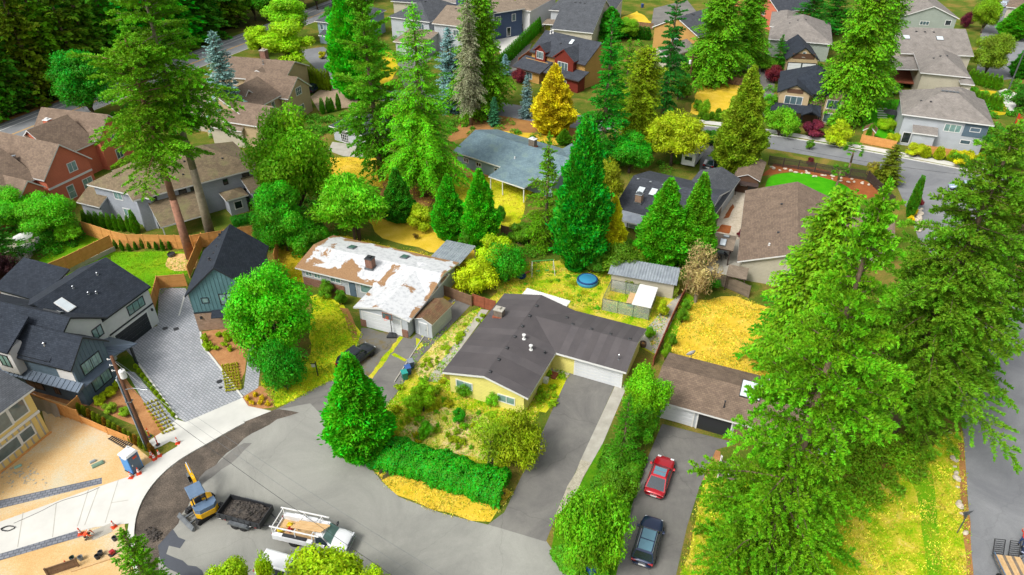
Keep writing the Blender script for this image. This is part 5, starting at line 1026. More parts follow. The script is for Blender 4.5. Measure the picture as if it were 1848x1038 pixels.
for row in [
 # hero firs at right
 ('hero', 1372, 1032, 335, 375, (94, 162, 28), 'huge fir tree filling the lower right, nearest the camera', 0, 'bark'),
 ('hero', 1608, 772, 225, 350, (88, 144, 34), 'huge drooping fir at the right edge with bare trunk by the road', 1, 'bark'),
 ('cedar', 1420, 700, 345, 190, (104, 166, 28), 'yellow-green cedar between the long brown house and the nearest fir', 1, 'bark'),
 ('fir', 1720, 690, 140, 230, (84, 144, 30), 'dark fir beyond the right-hand road at the frame edge', 0, 'bark'),
 ('fir', 1412, 655, 395, 170, (70, 158, 24), 'bright green fir left of the nearest fir over the dry lawn', 2, 'bark'),
 ('tallfir', 345, 466, 60, 205, (98, 160, 30), 'olive fir on a reddish leaning trunk in the chip ring, left', 0, 'barkred'),
 ('tallfir', 382, 432, -70, 215, (92, 162, 28), 'tallest left fir on a thick pale trunk behind the teal house', 1, 'barkp'),
 ('deodar', 770, 352, 8, 190, (94, 184, 24), 'bright green drooping cedar in the centre background with layered branches', 0, 'bark'),
 ('pine', 688, 322, -30, 130, (98, 172, 40), 'tall grey-green pine left of the drooping cedar', 0, 'bark'),
 ('cyp', 648, 175, -60, 92, (66, 182, 26), 'bright green columnar tree behind the tall pine by the street', 1, None),
 ('deadspruce', 850, 226, -30, 70, (136, 150, 120), 'thin greyish spruce with browning lower branches right of the drooping cedar', 0, 'bark'),
 ('spruce', 815, 202, 52, 74, (112, 162, 164), 'blue spruce behind the right side of the drooping cedar', 0, None),
 ('cedar', 868, 209, -40, 120, (92, 158, 24), 'broad green cedar with bare trunk base on the bark bed by the street', 0, 'bark'),
 ('spruce', 892, 227, 176, 27, (60, 140, 96), 'small young blue-green spruce on the bark bed near the street', 1, None),
 ('spruce', 950, 213, 136, 33, (112, 158, 160), 'slender blue spruce beside the golden cypress', 0, None),
 ('cyp', 998, 240, 112, 84, (206, 198, 44), 'golden yellow cypress in front of the craftsman house', 0, None),
 ('fir', 1085, 302, 26, 118, (42, 148, 36), 'deep green fir right of the golden cypress', 0, 'bark'),
 ('cedar', 1150, 270, 85, 100, (124, 158, 28), 'olive green cedar right of the deep green fir', 1, 'bark'),
 ('fir', 1197, 205, -30, 84, (36, 124, 46), 'very tall dark green fir behind the olive cedar', 1, 'bark'),
 ('cedar', 1284, 150, -50, 120, (90, 160, 28), 'massive cedar with thick bare trunk beside the plank fence, left one', 0, 'bark'),
 ('cedar', 1338, 128, -50, 90, (86, 156, 28), 'massive cedar crown right of the thick-trunked cedar', 1, 'bark'),
 ('leyl', 1325, 312, 112, 92, (114, 152, 36), 'olive conical cypress standing by the street corner and brown shed', 0, None),
 ('layer', 1215, 300, 205, 130, (156, 182, 28), 'spreading yellow-green tree over the slate-roofed house drive', 0, None),
 ('maple', 1135, 312, 232, 100, (54, 160, 22), 'bright green broadleaf tree behind the slate-roofed house', 0, None),
 ('bush', 1280, 262, 236, 45, (60, 130, 24), 'dark shrubs beneath the spreading yellow-green tree', 0, None),
 ('cyp', 1045, 482, 203, 100, (38, 152, 30), 'tall deep green columnar cypress at the centre', 1, None),
 ('fir', 985, 448, 240, 100, (98, 162, 26), 'soft green fir left of the tall columnar cypress', 2, 'bark'),
 ('layer', 1085, 400, 285, 80, (132, 152, 30), 'rusty olive broadleaf behind the tall columnar cypress', 0, None),
 ('leyl', 1101, 468, 350, 54, (196, 204, 34), 'small golden-lime cypress between the columnar cypress and the twin conifers', 0, None),
 ('leyl', 1190, 478, 316, 96, (72, 164, 26), 'left one of the twin cone-shaped conifers before the slate roof', 0, None),
 ('leyl', 1245, 478, 306, 84, (80, 160, 28), 'right one of the twin cone-shaped conifers before the slate roof', 1, None),
 ('bush', 1120, 490, 440, 90, (88, 140, 26), 'dense green shrub under the golden-lime cypress', 1, None),
 ('bush', 1165, 480, 440, 70, (118, 146, 30), 'olive shrub at the foot of the twin conifers', 0, None),
 ('bush', 1075, 490, 455, 60, (70, 136, 24), 'green shrub behind the swing set by the tall cypress', 2, None),
 ('bush', 1030, 480, 440, 60, (116, 150, 40), 'flowering shrub left of the swing set backdrop', 1, None),
 ('cyp', 812, 430, 312, 66, (62, 170, 28), 'left of the two matching conical arborvitae on the dry lawn', 0, None),
 ('cyp', 868, 442, 301, 76, (70, 178, 28), 'right of the two matching conical arborvitae on the dry lawn', 0, None),
 ('maple', 545, 400, 170, 168, (110, 180, 20), 'large maple between the grey house and the cottage', 0, None),
 ('maple', 520, 452, 322, 110, (72, 172, 24), 'bushy green tree in front of the large maple by the cedar fence', 1, None),
 ('bush', 490, 442, 395, 70, (60, 150, 24), 'green shrub beside the end of the cedar fence', 0, None),
 ('bush', 560, 455, 400, 80, (74, 166, 24), 'leafy shrub at the back corner of the white-roofed house', 1, None),
 ('layer', 645, 432, 312, 150, (104, 190, 28), 'layered fine-leaved tree behind the white-roofed house', 0, None),
 ('leyl', 722, 398, 300, 62, (52, 140, 30), 'dark evergreen with bare stems beside the old garden fence', 1, 'barkp'),
 ('bush', 765, 412, 368, 62, (164, 196, 30), 'yellow-green shrub left of the two arborvitae', 0, None),
 ('bush', 905, 400, 372, 24, (60, 140, 26), 'small round green shrub right of the two arborvitae', 1, None),
 ('bush', 840, 446, 410, 40, (72, 140, 24), 'low shrub between the feet of the two arborvitae', 2, None),
 ('wispy', 750, 432, 420, 14, (96, 84, 40), 'tiny brown sapling in the golden lawn behind the white roof', 0, None),
 ('lime', 533, 135, 28, 104, (152, 204, 24), 'lime green tree nearest the hedge, top left centre', 0, None),
 ('lime', 527, 80, -12, 92, (128, 196, 24), 'taller lime green tree behind the nearest lime one', 0, None),
 ('lime', 470, 100, 42, 66, (158, 204, 26), 'small lime green tree left of the other lime trees', 0, None),
 ('bush', 512, 140, 104, 40, (122, 36, 58), 'dark red maple beside the tan house roof', 0, None),
 ('bush', 598, 104, 88, 22, (52, 124, 26), 'clipped round shrub before the blue-grey house', 1, None),
 ('bush', 583, 106, 92, 18, (184, 190, 40), 'yellow shrub left of the clipped round one before the blue-grey house', 0, None),
 ('spruce', 425, 245, 58, 84, (112, 160, 156), 'tall blue spruce behind the tallest left fir', 1, None),
 ('maple', 168, 212, 84, 116, (44, 146, 20), 'round maple beside the main road behind the red houses', 1, None),
 ('dome', 505, 640, 474, 172, (86, 190, 14), 'round bright green maple in the front lawn', 0, None),
 ('round', 518, 700, 612, 96, (50, 150, 20), 'large round clipped shrub below the front-lawn maple', 0, None),
 ('bush', 478, 660, 615, 60, (66, 160, 20), 'loose shrub left of the big round clipped shrub', 1, None),
 ('leyl', 655, 815, 632, 132, (62, 170, 18), 'broad cone-shaped evergreen at the end of the laurel hedge', 1, None),
 ('wispy', 885, 850, 742, 92, (132, 176, 34), 'wispy willow-like shrub over the hedge in the yellow house yard', 0, None),
 ('round', 935, 838, 742, 106, (142, 170, 26), 'rounded yellow-green shrub beside the yellow house driveway', 0, None),
 ('bush', 830, 765, 738, 30, (60, 168, 26), 'small green bush in the weedy front yard', 0, None),
 ('bush', 768, 785, 762, 32, (88, 176, 24), 'low bush at the left of the weedy front yard', 1, None),
 ('bush', 890, 728, 700, 40, (118, 190, 30), 'green bush against the yellow front wall', 2, None),
 ('bush', 840, 712, 690, 36, (96, 164, 30), 'low bush under the left front window of the yellow house', 1, None),
 ('bush', 760, 740, 690, 70, (136, 196, 22), 'loose lime bush beside the mossy driveway', 2, None),
 ('maple', 1158, 780, 655, 92, (112, 190, 18), 'bright green tree between the driveways in front of the brown ranch', 2, None),
 ('fir', 1122, 830, 712, 80, (66, 142, 26), 'small fir in front of the bright tree between the driveways', 2, None),
 ('bush', 1165, 800, 720, 70, (74, 146, 24), 'dark shrub right of the small fir between the driveways', 0, None),
 ('round', 1062, 1020, 880, 142, (104, 176, 24), 'big shaggy shrub at the mouth of the two driveways', 0, None),
 ('bush', 1112, 905, 862, 80, (92, 152, 26), 'rough shrub on the ivy bank between the driveways', 1, None),
 ('fir', 290, 1100, 955, 140, (92, 158, 22), 'young fir at the lower left edge by the dug road', 2, 'bark'),
 ('lime', 600, 1120, 1003, 165, (160, 196, 22), 'lime green tree at the bottom edge below the work truck', 0, None),
 ('lime', 520, 1150, 985, 60, (150, 190, 24), 'thin lime tree shoot in front of the parked white van', 0, None),
 ('lime', 440, 1120, 1015, 110, (150, 190, 24), 'low lime crown at the bottom edge left of the white van', 0, None),
 ('lime', 685, 1130, 1016, 80, (162, 198, 24), 'small lime crown at the bottom edge below the truck bonnet', 0, None),
 # left garden
 ('maple', 40, 420, 335, 120, (86, 180, 22), 'broad green tree left of the cedar-lined patio garden', 0, None),
 ('maple', 105, 430, 345, 110, (92, 184, 24), 'broad green tree in front of the grey house at left', 1, None),
 ('layer', 130, 440, 405, 50, (110, 184, 30), 'small weeping tree at the end of the arborvitae row', 0, None),
 ('fir', 10, 480, 355, 110, (50, 130, 26), 'dark fir at the left edge over the patio garden', 0, 'bark'),
 ('bush', 12, 510, 460, 60, (58, 36, 48), 'dark purple shrub at the left edge behind the farmhouse', 1, None),
 ('bush', 95, 425, 400, 60, (64, 150, 24), 'green shrub behind the patio garden umbrella', 2, None),
 # right back gardens
 ('spruce', 1598, 330, 262, 56, (98, 124, 38), 'dark olive pine behind the picket fence by the street', 1, None),
 ('ital', 1640, 392, 314, 20, (66, 140, 30), 'slim leaning cypress beside the side road', 0, None),
 ('bush', 1572, 322, 288, 30, (150, 150, 60), 'pale olive shrub left of the dark pine at the picket fence', 2, None),
 ('bush', 1655, 372, 356, 22, (122, 30, 44), 'dark red shrub at the corner of the side road', 1, None),
 ('bush', 1648, 390, 376, 18, (230, 210, 20), 'yellow flowering shrub beside the side road', 0, None),
 ('bush', 1642, 402, 390, 14, (236, 216, 20), 'smaller yellow flowering shrub beside the side road', 1, None),
 ('bush', 1460, 300, 284, 18, (104, 40, 52), 'small red maple against the dark picket fence', 0, None),
 ('bush', 1336, 428, 410, 18, (116, 44, 64), 'small red shrub beside the long brown house', 2, None),
 ('bush', 1510, 262, 216, 66, (170, 200, 30), 'yellow-green shrub beside the street under the big cedar', 2, None),
 ('bush', 1462, 246, 216, 52, (118, 44, 74), 'purple shrub in front of the tan dark-trimmed house', 0, None),
 ('bush', 1405, 245, 196, 66, (110, 184, 32), 'bright green shrub at the corner of the lane and street', 1, None),
 ('bush', 1385, 215, 165, 46, (96, 178, 30), 'loose green shrub left of the tan dark-trimmed house', 2, None),
 ('bush', 1397, 150, 118, 40, (110, 36, 54), 'dark red maple left of the tan dark-trimmed house', 1, None),
 ('cedar', 1522, 216, -60, 140, (94, 162, 26), 'enormous cedar right of the tan dark-trimmed house', 0, 'bark'),
 ('cedar', 1560, 190, -30, 90, (90, 158, 28), 'cedar crown merging with the enormous cedar on its right side', 1, 'bark'),
 ('fir', 1402, 122, 62, 44, (60, 150, 26), 'small fir beside the sage green house', 2, None),
 ('fir', 1455, 70, -30, 100, (40, 132, 34), 'dark green fir at the top edge behind the sage house', 0, None),
 ('fir', 1500, 60, -30, 90, (44, 136, 30), 'dark green fir at the top edge left of the enormous cedar', 1, None),
 ('maple', 1775, 140, 50, 74, (112, 150, 40), 'airy green tree right of the beige hip-roofed house', 2, None),
 ('maple', 1770, 60, -20, 56, (120, 170, 26), 'green tree at the top right between street and grey gable house', 0, None),
 ('leyl', 1825, 70, 5, 60, (70, 160, 26), 'green conical tree at the top right by the far street', 1, None),
 ('leyl', 1838, 140, 80, 40, (50, 136, 30), 'dark conical tree at the right edge near the leaning pole', 0, None),
 ('bush', 1740, 50, 22, 26, (96, 34, 62), 'dark red tree at the corner of the grey gable house', 1, None),
 ('maple', 1815, 300, 230, 110, (60, 134, 26), 'dark green broadleaf at the right edge behind the topiary shrubs', 1, None),
 ('bush', 1835, 200, 150, 50, (52, 124, 26), 'dark evergreen shrub at the right edge by the winding path', 0, None),
 ('bush', 1610, 262, 240, 34, (178, 200, 30), 'yellow-green shrub at the corner of the grey house garden', 0, None),
 ('bush', 1600, 235, 214, 40, (150, 200, 30), 'lime shrub by the small garden play house', 1, None),
 ('bush', 1270, 210, 180, 24, (120, 180, 30), 'lime shrub at the near corner of the square golden lawn', 1, None),
 ('bush', 1318, 240, 196, 40, (70, 160, 28), 'green shrub left of the olive conical cypress', 2, None),
 ('bush', 1258, 200, 178, 20, (96, 160, 30), 'small green shrub by the utility pole at the golden lawn', 0, None),
 ('leyl', 1100, 70, 10, 60, (52, 146, 30), 'dark conical tree at the top edge right of the grey gabled house', 0, None),
 ('maple', 1130, 70, 30, 50, (110, 172, 30), 'green tree beside the dirt yard at the top edge', 1, None),
 ('fir', 1125, 210, 70, 70, (88, 156, 28), 'green fir between the deep green fir and the olive cedar', 2, None),
 ('bush', 1225, 180, 130, 50, (84, 150, 28), 'dark shrub below the ochre house stair', 0, None),
 ('bush', 1375, 130, 100, 50, (96, 160, 30), 'green shrub at the far end of the lane', 1, None),
 ('maple', 600, 60, 10, 50, (60, 150, 24), 'dark green tree left of the blue-grey two-storey house', 0, None),
 ('bush', 985, 140, 118, 50, (110, 38, 60), 'dark red shrub in front of the craftsman porch', 0, None),
 ('bush', 935, 150, 125, 30, (112, 40, 58), 'dark red shrub left of the golden cypress', 1, None),
 ('spruce', 912, 135, 98, 26, (116, 170, 176), 'pale blue spruce at the edge of the arborvitae screen', 0, None),
 ('cyp', 1018, 260, 232, 30, (74, 140, 28), 'low dark shrub under the golden cypress', 0, None),
 # centre bits
 ('bush', 890, 490, 430, 100, (168, 206, 24), 'big lime-yellow shrub beside the white-roofed house back corner', 0, None),
 ('bush', 860, 520, 470, 90, (184, 212, 26), 'lime-yellow shrub row end next to the plank gate', 1, None),
 ('round', 915, 505, 435, 84, (60, 160, 26), 'dense green round shrub behind the yellow house', 0, None),
 ('bush', 975, 445, 415, 50, (104, 150, 30), 'low green shrub under the soft green fir', 1, None),
 ('bush', 940, 440, 405, 60, (90, 150, 26), 'shrub left of the soft green fir by the old fence', 0, None),
 ('wispy', 1255, 545, 440, 80, (170, 160, 110), 'pale half-bare tree at the end of the corrugated shed', 0, 'barkp'),
 ('bush', 1270, 520, 495, 60, (56, 140, 24), 'green shrub beneath the half-bare tree', 1, None),
 ('bush', 1235, 560, 540, 22, (100, 168, 40), 'first small shrub along the red fence, farthest from camera', 0, None),
 ('bush', 1230, 582, 558, 26, (96, 156, 32), 'second small shrub along the red fence', 1, None),
 ('bush', 1212, 625, 600, 22, (90, 150, 30), 'third small shrub along the red fence', 2, None),
 ('bush', 1200, 650, 620, 24, (118, 172, 34), 'fourth small shrub along the red fence, by the brown ranch roof', 0, None),
 ('bush', 1172, 610, 590, 22, (110, 180, 30), 'low shrub on the path beside the yellow house garage', 1, None),
 ('bush', 1195, 570, 540, 30, (168, 196, 30), 'yellow weeds shrub between the chicken run and path', 2, None),
 ('bush', 675, 575, 545, 30, (70, 170, 20), 'green shrub beside the garage wall of the white-roofed house', 1, None),
 ('bush', 590, 535, 505, 40, (98, 160, 30), 'rose shrub by the brick wainscot of the white-roofed house', 2, None),
 ('bush', 615, 550, 525, 30, (84, 150, 28), 'low shrub by the front door of the white-roofed house', 0, None),
 ('bush', 1460, 270, 250, 18, (90, 150, 30), 'tiny green shrub beside the purple street shrub', 2, None),
]:
    kd, bx_, by, ty, w, col, lab, var, bark = row
    tree(kd, bx_, by, ty, w, col, lab, var=var, bark=bark)
# rows and groups of look-alikes
for i in range(9): tree('arb', 158 + i * 11 + (i > 6) * 2, 408 + i * 1.6, 378 + i * 1.3 - (12 if i == 8 else 0), 13 + (4 if i == 8 else 0), (88, 158, 26), 'tall clipped arborvitae in the row before the grey house' if i < 8 else 'tallest arborvitae at the right end of the row before the grey house', 'arborvitae row before the grey house' if i < 8 else None)
for i in range(13): tree('arb', 210 + i * 12.2, 449 + math.sin(i * 1.1) * 3 + min(i, 3) * 1.5 - i * .6, 0, 8, (70, 140, 26), 'small young arborvitae planted along the tall cedar fence', 'young arborvitae along the cedar fence', h=1.5 + .3 * math.sin(i * 2))
for i, x in enumerate((1668, 1692, 1717, 1745, 1765)): tree('ball', x, 284 + (x - 1668) * .13, 0, 19, (150, 176, 30), 'round clipped topiary shrub in the row before the light grey house', 'topiary row along the street', h=2.0 + .25 * (i % 2))
tree('bush', 1735, 303, 272, 40, (206, 206, 30), 'bright yellow shrub among the topiary row'); tree('bush', 1650, 282, 258, 40, (182, 202, 34), 'lime shrub left of the topiary row')
for i in range(16): tree('arb', 250 - 132 + i * 9.2 + 20, 741 + i * 5.2, 0, 12, (120, 150, 30) if i % 3 else (140, 110, 40), 'slim arborvitae in the hedge along the low cedar fence', 'hedge row along the low cedar fence', h=1.5)
for i in range(12): tree('ball', 246 + i * 6.1, 664 + i * 7.9, 0, 8, (150, 190, 34), 'small box ball in the row edging the paver drive', 'box balls along the paver drive', h=.55)
for i in range(5): tree('mini', 172 + i * 8.6, 716 - i * 7.6, 0, 6, (60, 130, 30), 'tiny evergreen against the slate farmhouse wall', 'tiny evergreens at the farmhouse wall', h=1.0)
for i, (x, y, w, c, l) in enumerate([(185, 728, 30, (170, 196, 24), 'lime shrub nearest the farmhouse corner'), (200, 714, 26, (176, 200, 26), 'lime shrub below the farmhouse gable'), (212, 702, 24, (170, 196, 24), 'lime shrub by the farmhouse porch'), (200, 742, 30, (150, 190, 60), 'white-flowered shrub beside the farmhouse bed'), (228, 752, 28, (136, 184, 40), 'white-flowered shrub beside the utility pole')]): tree('bush', x, y, 0, w, c, l, h=1.1)
for i in range(10):
    for j in range(7):
        x, y = 402 + j * 5.2 + i * .8, 662 + i * 5 - j * .8
        if x < 432 + i * .6: tree('weed', x, y, 0, 6, (186, 192, 70), 'golden tuft in the planted bed right of the paver drive', 'golden tufts in the paver-side bed', h=.35)
for i in range(9):
    for j in range(4): tree('weed', 262 + j * 6.5 + i * 4.1, 722 + i * 6.4 - j * 2.5 + 10, 0, 6, (192, 192, 70), 'golden tuft in the bed beside the utility pole', 'golden tufts by the utility pole', h=.35)
for i in range(9): tree('arb', 1112 + i * 7, 66 + i * .8, 0, 16, (48, 124, 28), 'dark arborvitae in the hedge before the far plank fence', 'dark hedge before the far plank fence', h=3.4)
for i in range(16): tree('weed', 362 + RND.uniform(4, 66), 604 + RND.uniform(0, 30), 0, 14, (150, 190, 30), 'young green plant in the bed below the teal house', 'young plants below the teal house', h=.7)
for i, (x, y) in enumerate([(448, 722), (462, 716), (456, 730), (474, 722), (484, 732), (470, 730)]): tree('weed', x, y, 0, 12, (214, 196, 36), 'yellow-green tuft at the kerb end of the shrub bed', 'tufts at the kerb bed', h=.6)
yard = [(700, 730), (960, 735), (905, 850), (745, 820)]
for i in range(90):
    a, b = RND.random(), RND.random(); x = 690 + 270 * a; y = 690 + 130 * b
    if (x > 800 and y < 690 + (x - 800) * .33 + 25) or (x < 720 and y < 735) : continue
    tree('weed', x, y, 0, RND.uniform(10, 26), (RND.randint(100, 180), RND.randint(170, 200), 24), 'loose green weed clump in the yellow house front yard', 'weed clumps in the front yard', h=RND.uniform(.3, .8))
for i in range(60):
    x = RND.uniform(900, 1180); y = RND.uniform(480, 590)
    if y > 540 + (x - 950) * .22 or (1085 < x < 1195 and y > 500) or y < 500 - (x - 900) * .1: continue
    tree('weed', x, y, 0, RND.uniform(8, 20), (RND.randint(90, 170), RND.randint(160, 190), 24), 'low green weed clump in the back lawn', 'weed clumps in the back lawn', h=RND.uniform(.1, .3))
for i in range(34):
    t = RND.random(); x = 868 - 110 * t + RND.uniform(-8, 14); y = 566 + 100 * t + RND.uniform(-4, 10)
    tree('weed', x, y, 0, RND.uniform(6, 16), (150, 190, 30), 'weed clump in the straw strip beside the concrete path', 'weeds in the straw strip', h=RND.uniform(.2, .5))
for i in range(16): tree('weed', RND.uniform(968, 1015), RND.uniform(676, 745), 0, RND.uniform(10, 22), (140, 190, 26), 'weed clump in the bed beside the dark driveway', 'weeds beside the driveway', h=RND.uniform(.3, .6))
# evergreen hedges in rows at the back
for i in range(22): tree('arb', 898 + i * 3.6, 132 - i * 3.6 + 2, 0, 9, (64, 150, 26), 'tall arborvitae in the screen left of the craftsman house', 'arborvitae screen left of the craftsman house', h=4.2)
for i in range(10): tree('arb', 545 + i * 5.6, 160 + i * .4, 0, 11, (112, 150, 26), 'tall clipped arborvitae in the hedge by the street and brick court', 'clipped hedge by the brick court', h=4.6)
for x, y, hh in ((583, 206, 3.4), (594, 203, 3.2), (600, 202, 3.0), (612, 199, 3.6), (556, 192, 4.6), (548, 195, 4.2), (542, 200, 3.6)): tree('arb', x, y, 0, 11, (74, 150, 28), 'dark arborvitae beside the tan house and brick court', 'arborvitae round the brick court', h=hh)
for i in range(14): tree('arb', 1748 + (i % 7) * 8.5, 150 + (i // 7) * 38 + (i % 7) * 2, 0, 13, (96, 164, 30), 'arborvitae in the hedge right of the grey-roofed houses', 'hedge right of the grey-roofed houses', h=3.2)
for i in range(8): tree('ball', 1264 + (i % 4) * 10 + (i // 4) * 32, 214 - (i // 4) * 6 + (i % 2) * 3, 0, 12, (90, 150, 32), 'small shrub along the near edge of the square golden lawn', 'shrubs along the square golden lawn', h=1.4)
for x, y in ((1568, 255), (1563, 258)): tree('arb', x, y, 0, 12, (90, 160, 30), 'narrow arborvitae before the orange plank fence', 'arborvitae at the orange fence', h=3.6)
# woods behind the main road
ORD = 'first second third fourth fifth sixth seventh eighth ninth tenth eleventh twelfth thirteenth fourteenth'.split(); kf = 0
for i in range(48):
    x = -160 + (i % 16) * 38 + RND.uniform(-12, 12); row = i // 16; base = 218 - x * .4 - row * 34 + RND.uniform(-6, 4)
    if (x > 420 and row == 0) or x < -60: continue
    lab = 'forest fir in the deeper rows of the wood behind the main road'
    if row == 0: lab = ORD[min(kf, len(ORD) - 1)] + ' fir from the left along the wood edge behind the main road'; kf += 1
    tree('far', x, max(base, -8), -90, RND.uniform(80, 110), (RND.randint(44, 96), RND.randint(130, 172), RND.randint(18, 34)), lab, 'wood behind the main road', h=RND.uniform(24, 33))
for i in range(16):
    x = 330 + i * 22 + RND.uniform(-8, 8); y = 58 - i * 4 + RND.uniform(-6, 8)
    tree('farm', x, max(y, -12), 0, 64, (RND.randint(50, 90), RND.randint(140, 172), 20), 'broadleaf tree in the wood at the far bend of the main road', 'broadleaf wood at the road bend', h=RND.uniform(11, 16))
for i in range(26):
    x = RND.uniform(640, 1850); tree(RND.choice(('far', 'farm')), x, RND.uniform(-42, -14), 0, RND.uniform(50, 80), (RND.randint(50, 100), RND.randint(130, 165), 26), 'distant tree at the top edge beyond the houses', 'distant trees at the top edge', h=RND.uniform(9, 20))
# clipped laurel hedge
def hedge(name, label, cl, w, hgt, col, n, leaf=.24, seed=5, cat='hedge'):
    r = rs(seed); pts = [P(*p) for p in cl]; seg = [(pts[i + 1] - pts[i]).length for i in range(len(pts) - 1)]; tot = sum(seg); o = pts[0]
    s = r.rand(n) * tot; C, Nn = [], []
    cum = np.concatenate([[0], np.cumsum(seg)]); idx = np.clip(np.searchsorted(cum, s) - 1, 0, len(seg) - 1)
    A_ = np.array([[p.x, p.y, 0] for p in pts]); d = A_[idx + 1] - A_[idx]; f = ((s - cum[idx]) / np.array(seg)[idx])[:, None]; c = A_[idx] + d * f; d = unit(d); nr = np.stack([-d[:, 1], d[:, 0], np.zeros(n)], 1)
    ph = r.uniform(0, math.pi, n); lm = 1 + .06 * np.sin(s * 1.3) + .05 * np.sin(s * 3.1 + 1) + .04 * np.sin(s * 7.7 + ph * 3); k = np.where(r.rand(n) < .25, r.uniform(.4, .9, n), r.uniform(.9, 1.08, n))
    sq = lambda x: np.sign(x) * np.abs(x) ** .6
    off = sq(np.cos(ph)) * w / 2 * lm * k; z = sq(np.sin(ph)) * hgt * lm * k
    c = c + nr * off[:, None]; c[:, 2] = np.maximum(z, .05); out = unit(nr * np.cos(ph)[:, None] + np.array([0, 0, 1]) * np.sin(ph)[:, None] + r.normal(0, .45, (n, 3)))
    a = unit(np.cross(out, r.normal(0, 1, (n, 3)))) * leaf * r.uniform(.5, .95, (n, 1)); b = unit(np.cross(out, a)) * np.linalg.norm(a, axis=1, keepdims=True) * .5
    c = c - np.array([o.x, o.y, 0]); t = T(name, label, cat, o); q = obj('crown', leafmesh('hedge_crown', c, a, b, np.clip(.5 + r.normal(0, .22, n), 0, 1), K['leaf']), t); q.color = S(*col, 1.1); 
    mb = MB(); 
    for i in range(len(pts) - 1): mb.tube(tuple(pts[i] - o + Vector((0, 0, .1))), tuple(pts[i + 1] - o + Vector((0, 0, .1))), .08, n=5)
    mb.obj('stem', K['barkd'], t); return t
hedge('laurel_hedge', 'thick glossy laurel hedge curving along the cul-de-sac', smoothpx([(628, 790), (660, 818), (720, 832), (780, 850), (840, 870), (878, 883), (912, 892)]), 3.2, 1.7, (58, 168, 16), 44000, .17)
hedge('ivy_hedge', 'sprawling ivy bank between the two driveways', smoothpx([(1128, 822), (1108, 880), (1085, 930)]), 3.6, .9, (92, 156, 24), 14000, .2, 6)
hedge('ivy_hedge', 'ivy skirt around the shaggy shrub at the driveway mouth', smoothpx([(1015, 990), (1050, 1035), (1090, 1030)]), 2.2, .6, (96, 166, 24), 7000, .2, 7)
hedge('clipped_hedge', 'low clipped hedge against the grey house', [(420, 406), (480, 392)], 1.6, 1.0, (62, 150, 26), 7000, .22, 8)
hedge('ivy_hedge', 'ivy spilling over the corrugated shed wall', [(1128, 520), (1222, 534)], 1.2, 1.7, (120, 140, 34), 5000, .2, 9)
# undergrowth filling the corners of the gardens
def undergrowth(name, label, px, n, col, leaf=.22, hgt=.9, seed=3):
    r = rs(seed); q = [P(*p) for p in px]; xs, ys = [p.x for p in q], [p.y for p in q]; C = []
    cs = []
    while len(cs) < n // 130:
        p = Vector((r.uniform(min(xs), max(xs)), r.uniform(min(ys), max(ys)), 0))
        if _inside(p, q): cs.append((p, r.uniform(.4, 1.3)))
    for p, s_ in cs:
        d = unit(r.normal(0, 1, (130, 3))); d[:, 2] = np.abs(d[:, 2]); C.append(np.array([p.x, p.y, .05]) + d * s_ * r.uniform(.6, 1.05, (130, 1)) * [1.2, 1.2, hgt])
    C = np.concatenate(C); m = len(C); nn = unit(r.normal(0, .7, (m, 3)) + [0, 0, 1]); a = unit(np.cross(nn, r.normal(0, 1, (m, 3)))) * leaf * r.uniform(.5, .9, (m, 1)); b = unit(np.cross(nn, a)) * leaf * .35
    o = obj(name, leafmesh('undergrowth', C, a, b, r.rand(m), K['leaf'])); o['kind'] = 'stuff'; o.color = S(*col, 1.1); tag(o, label, 'undergrowth')
undergrowth('undergrowth', 'mixed undergrowth below the left maple beside the grey house', [(470, 400), (600, 330), (620, 420), (560, 470), (480, 450)], 9000, (84, 158, 24), seed=1)
undergrowth('undergrowth', 'mixed undergrowth below the centre conifers behind the back lawn', [(900, 430), (1000, 400), (1260, 470), (1240, 500), (1100, 480), (930, 460)], 12000, (96, 156, 26), seed=2)
undergrowth('undergrowth', 'mixed undergrowth under the trees along the middle street', [(690, 240), (860, 210), (1060, 250), (1250, 290), (1200, 310), (1060, 300), (900, 235), (700, 290)], 9000, (92, 150, 26), seed=3)
undergrowth('undergrowth', 'tangled undergrowth round the left patio garden', [(60, 405), (150, 410), (140, 450), (95, 470), (0, 430), (0, 390)], 8000, (86, 164, 24), seed=4)
undergrowth('undergrowth', 'wild shrubs at the foot of the right-hand firs', [(1560, 790), (1640, 780), (1690, 830), (1650, 880), (1580, 900), (1480, 960), (1420, 930)], 9000, (124, 172, 24), seed=5)
undergrowth('undergrowth', 'garden greenery between the far houses at top centre', [(800, 90), (960, 120), (1060, 170), (1200, 180), (1200, 90), (1100, 70), (920, 110)], 12000, (92, 160, 26), .35, 1.2, 6)
undergrowth('undergrowth', 'garden greenery among the far houses at top right', [(1380, 180), (1390, 120), (1540, 110), (1620, 100), (1620, 260), (1540, 240), (1400, 240)], 9000, (92, 160, 26), .32, 1.2, 7)
undergrowth('undergrowth', 'garden greenery along the right edge street', [(1740, 140), (1848, 150), (1900, 320), (1780, 290), (1740, 200)], 9000, (84, 156, 26), .3, 1.2, 8)
undergrowth('undergrowth', 'shrubby growth between the brown houses and the main road', [(180, 210), (400, 130), (430, 240), (330, 260), (220, 250)], 9000, (80, 150, 26), .3, 1.2, 9)
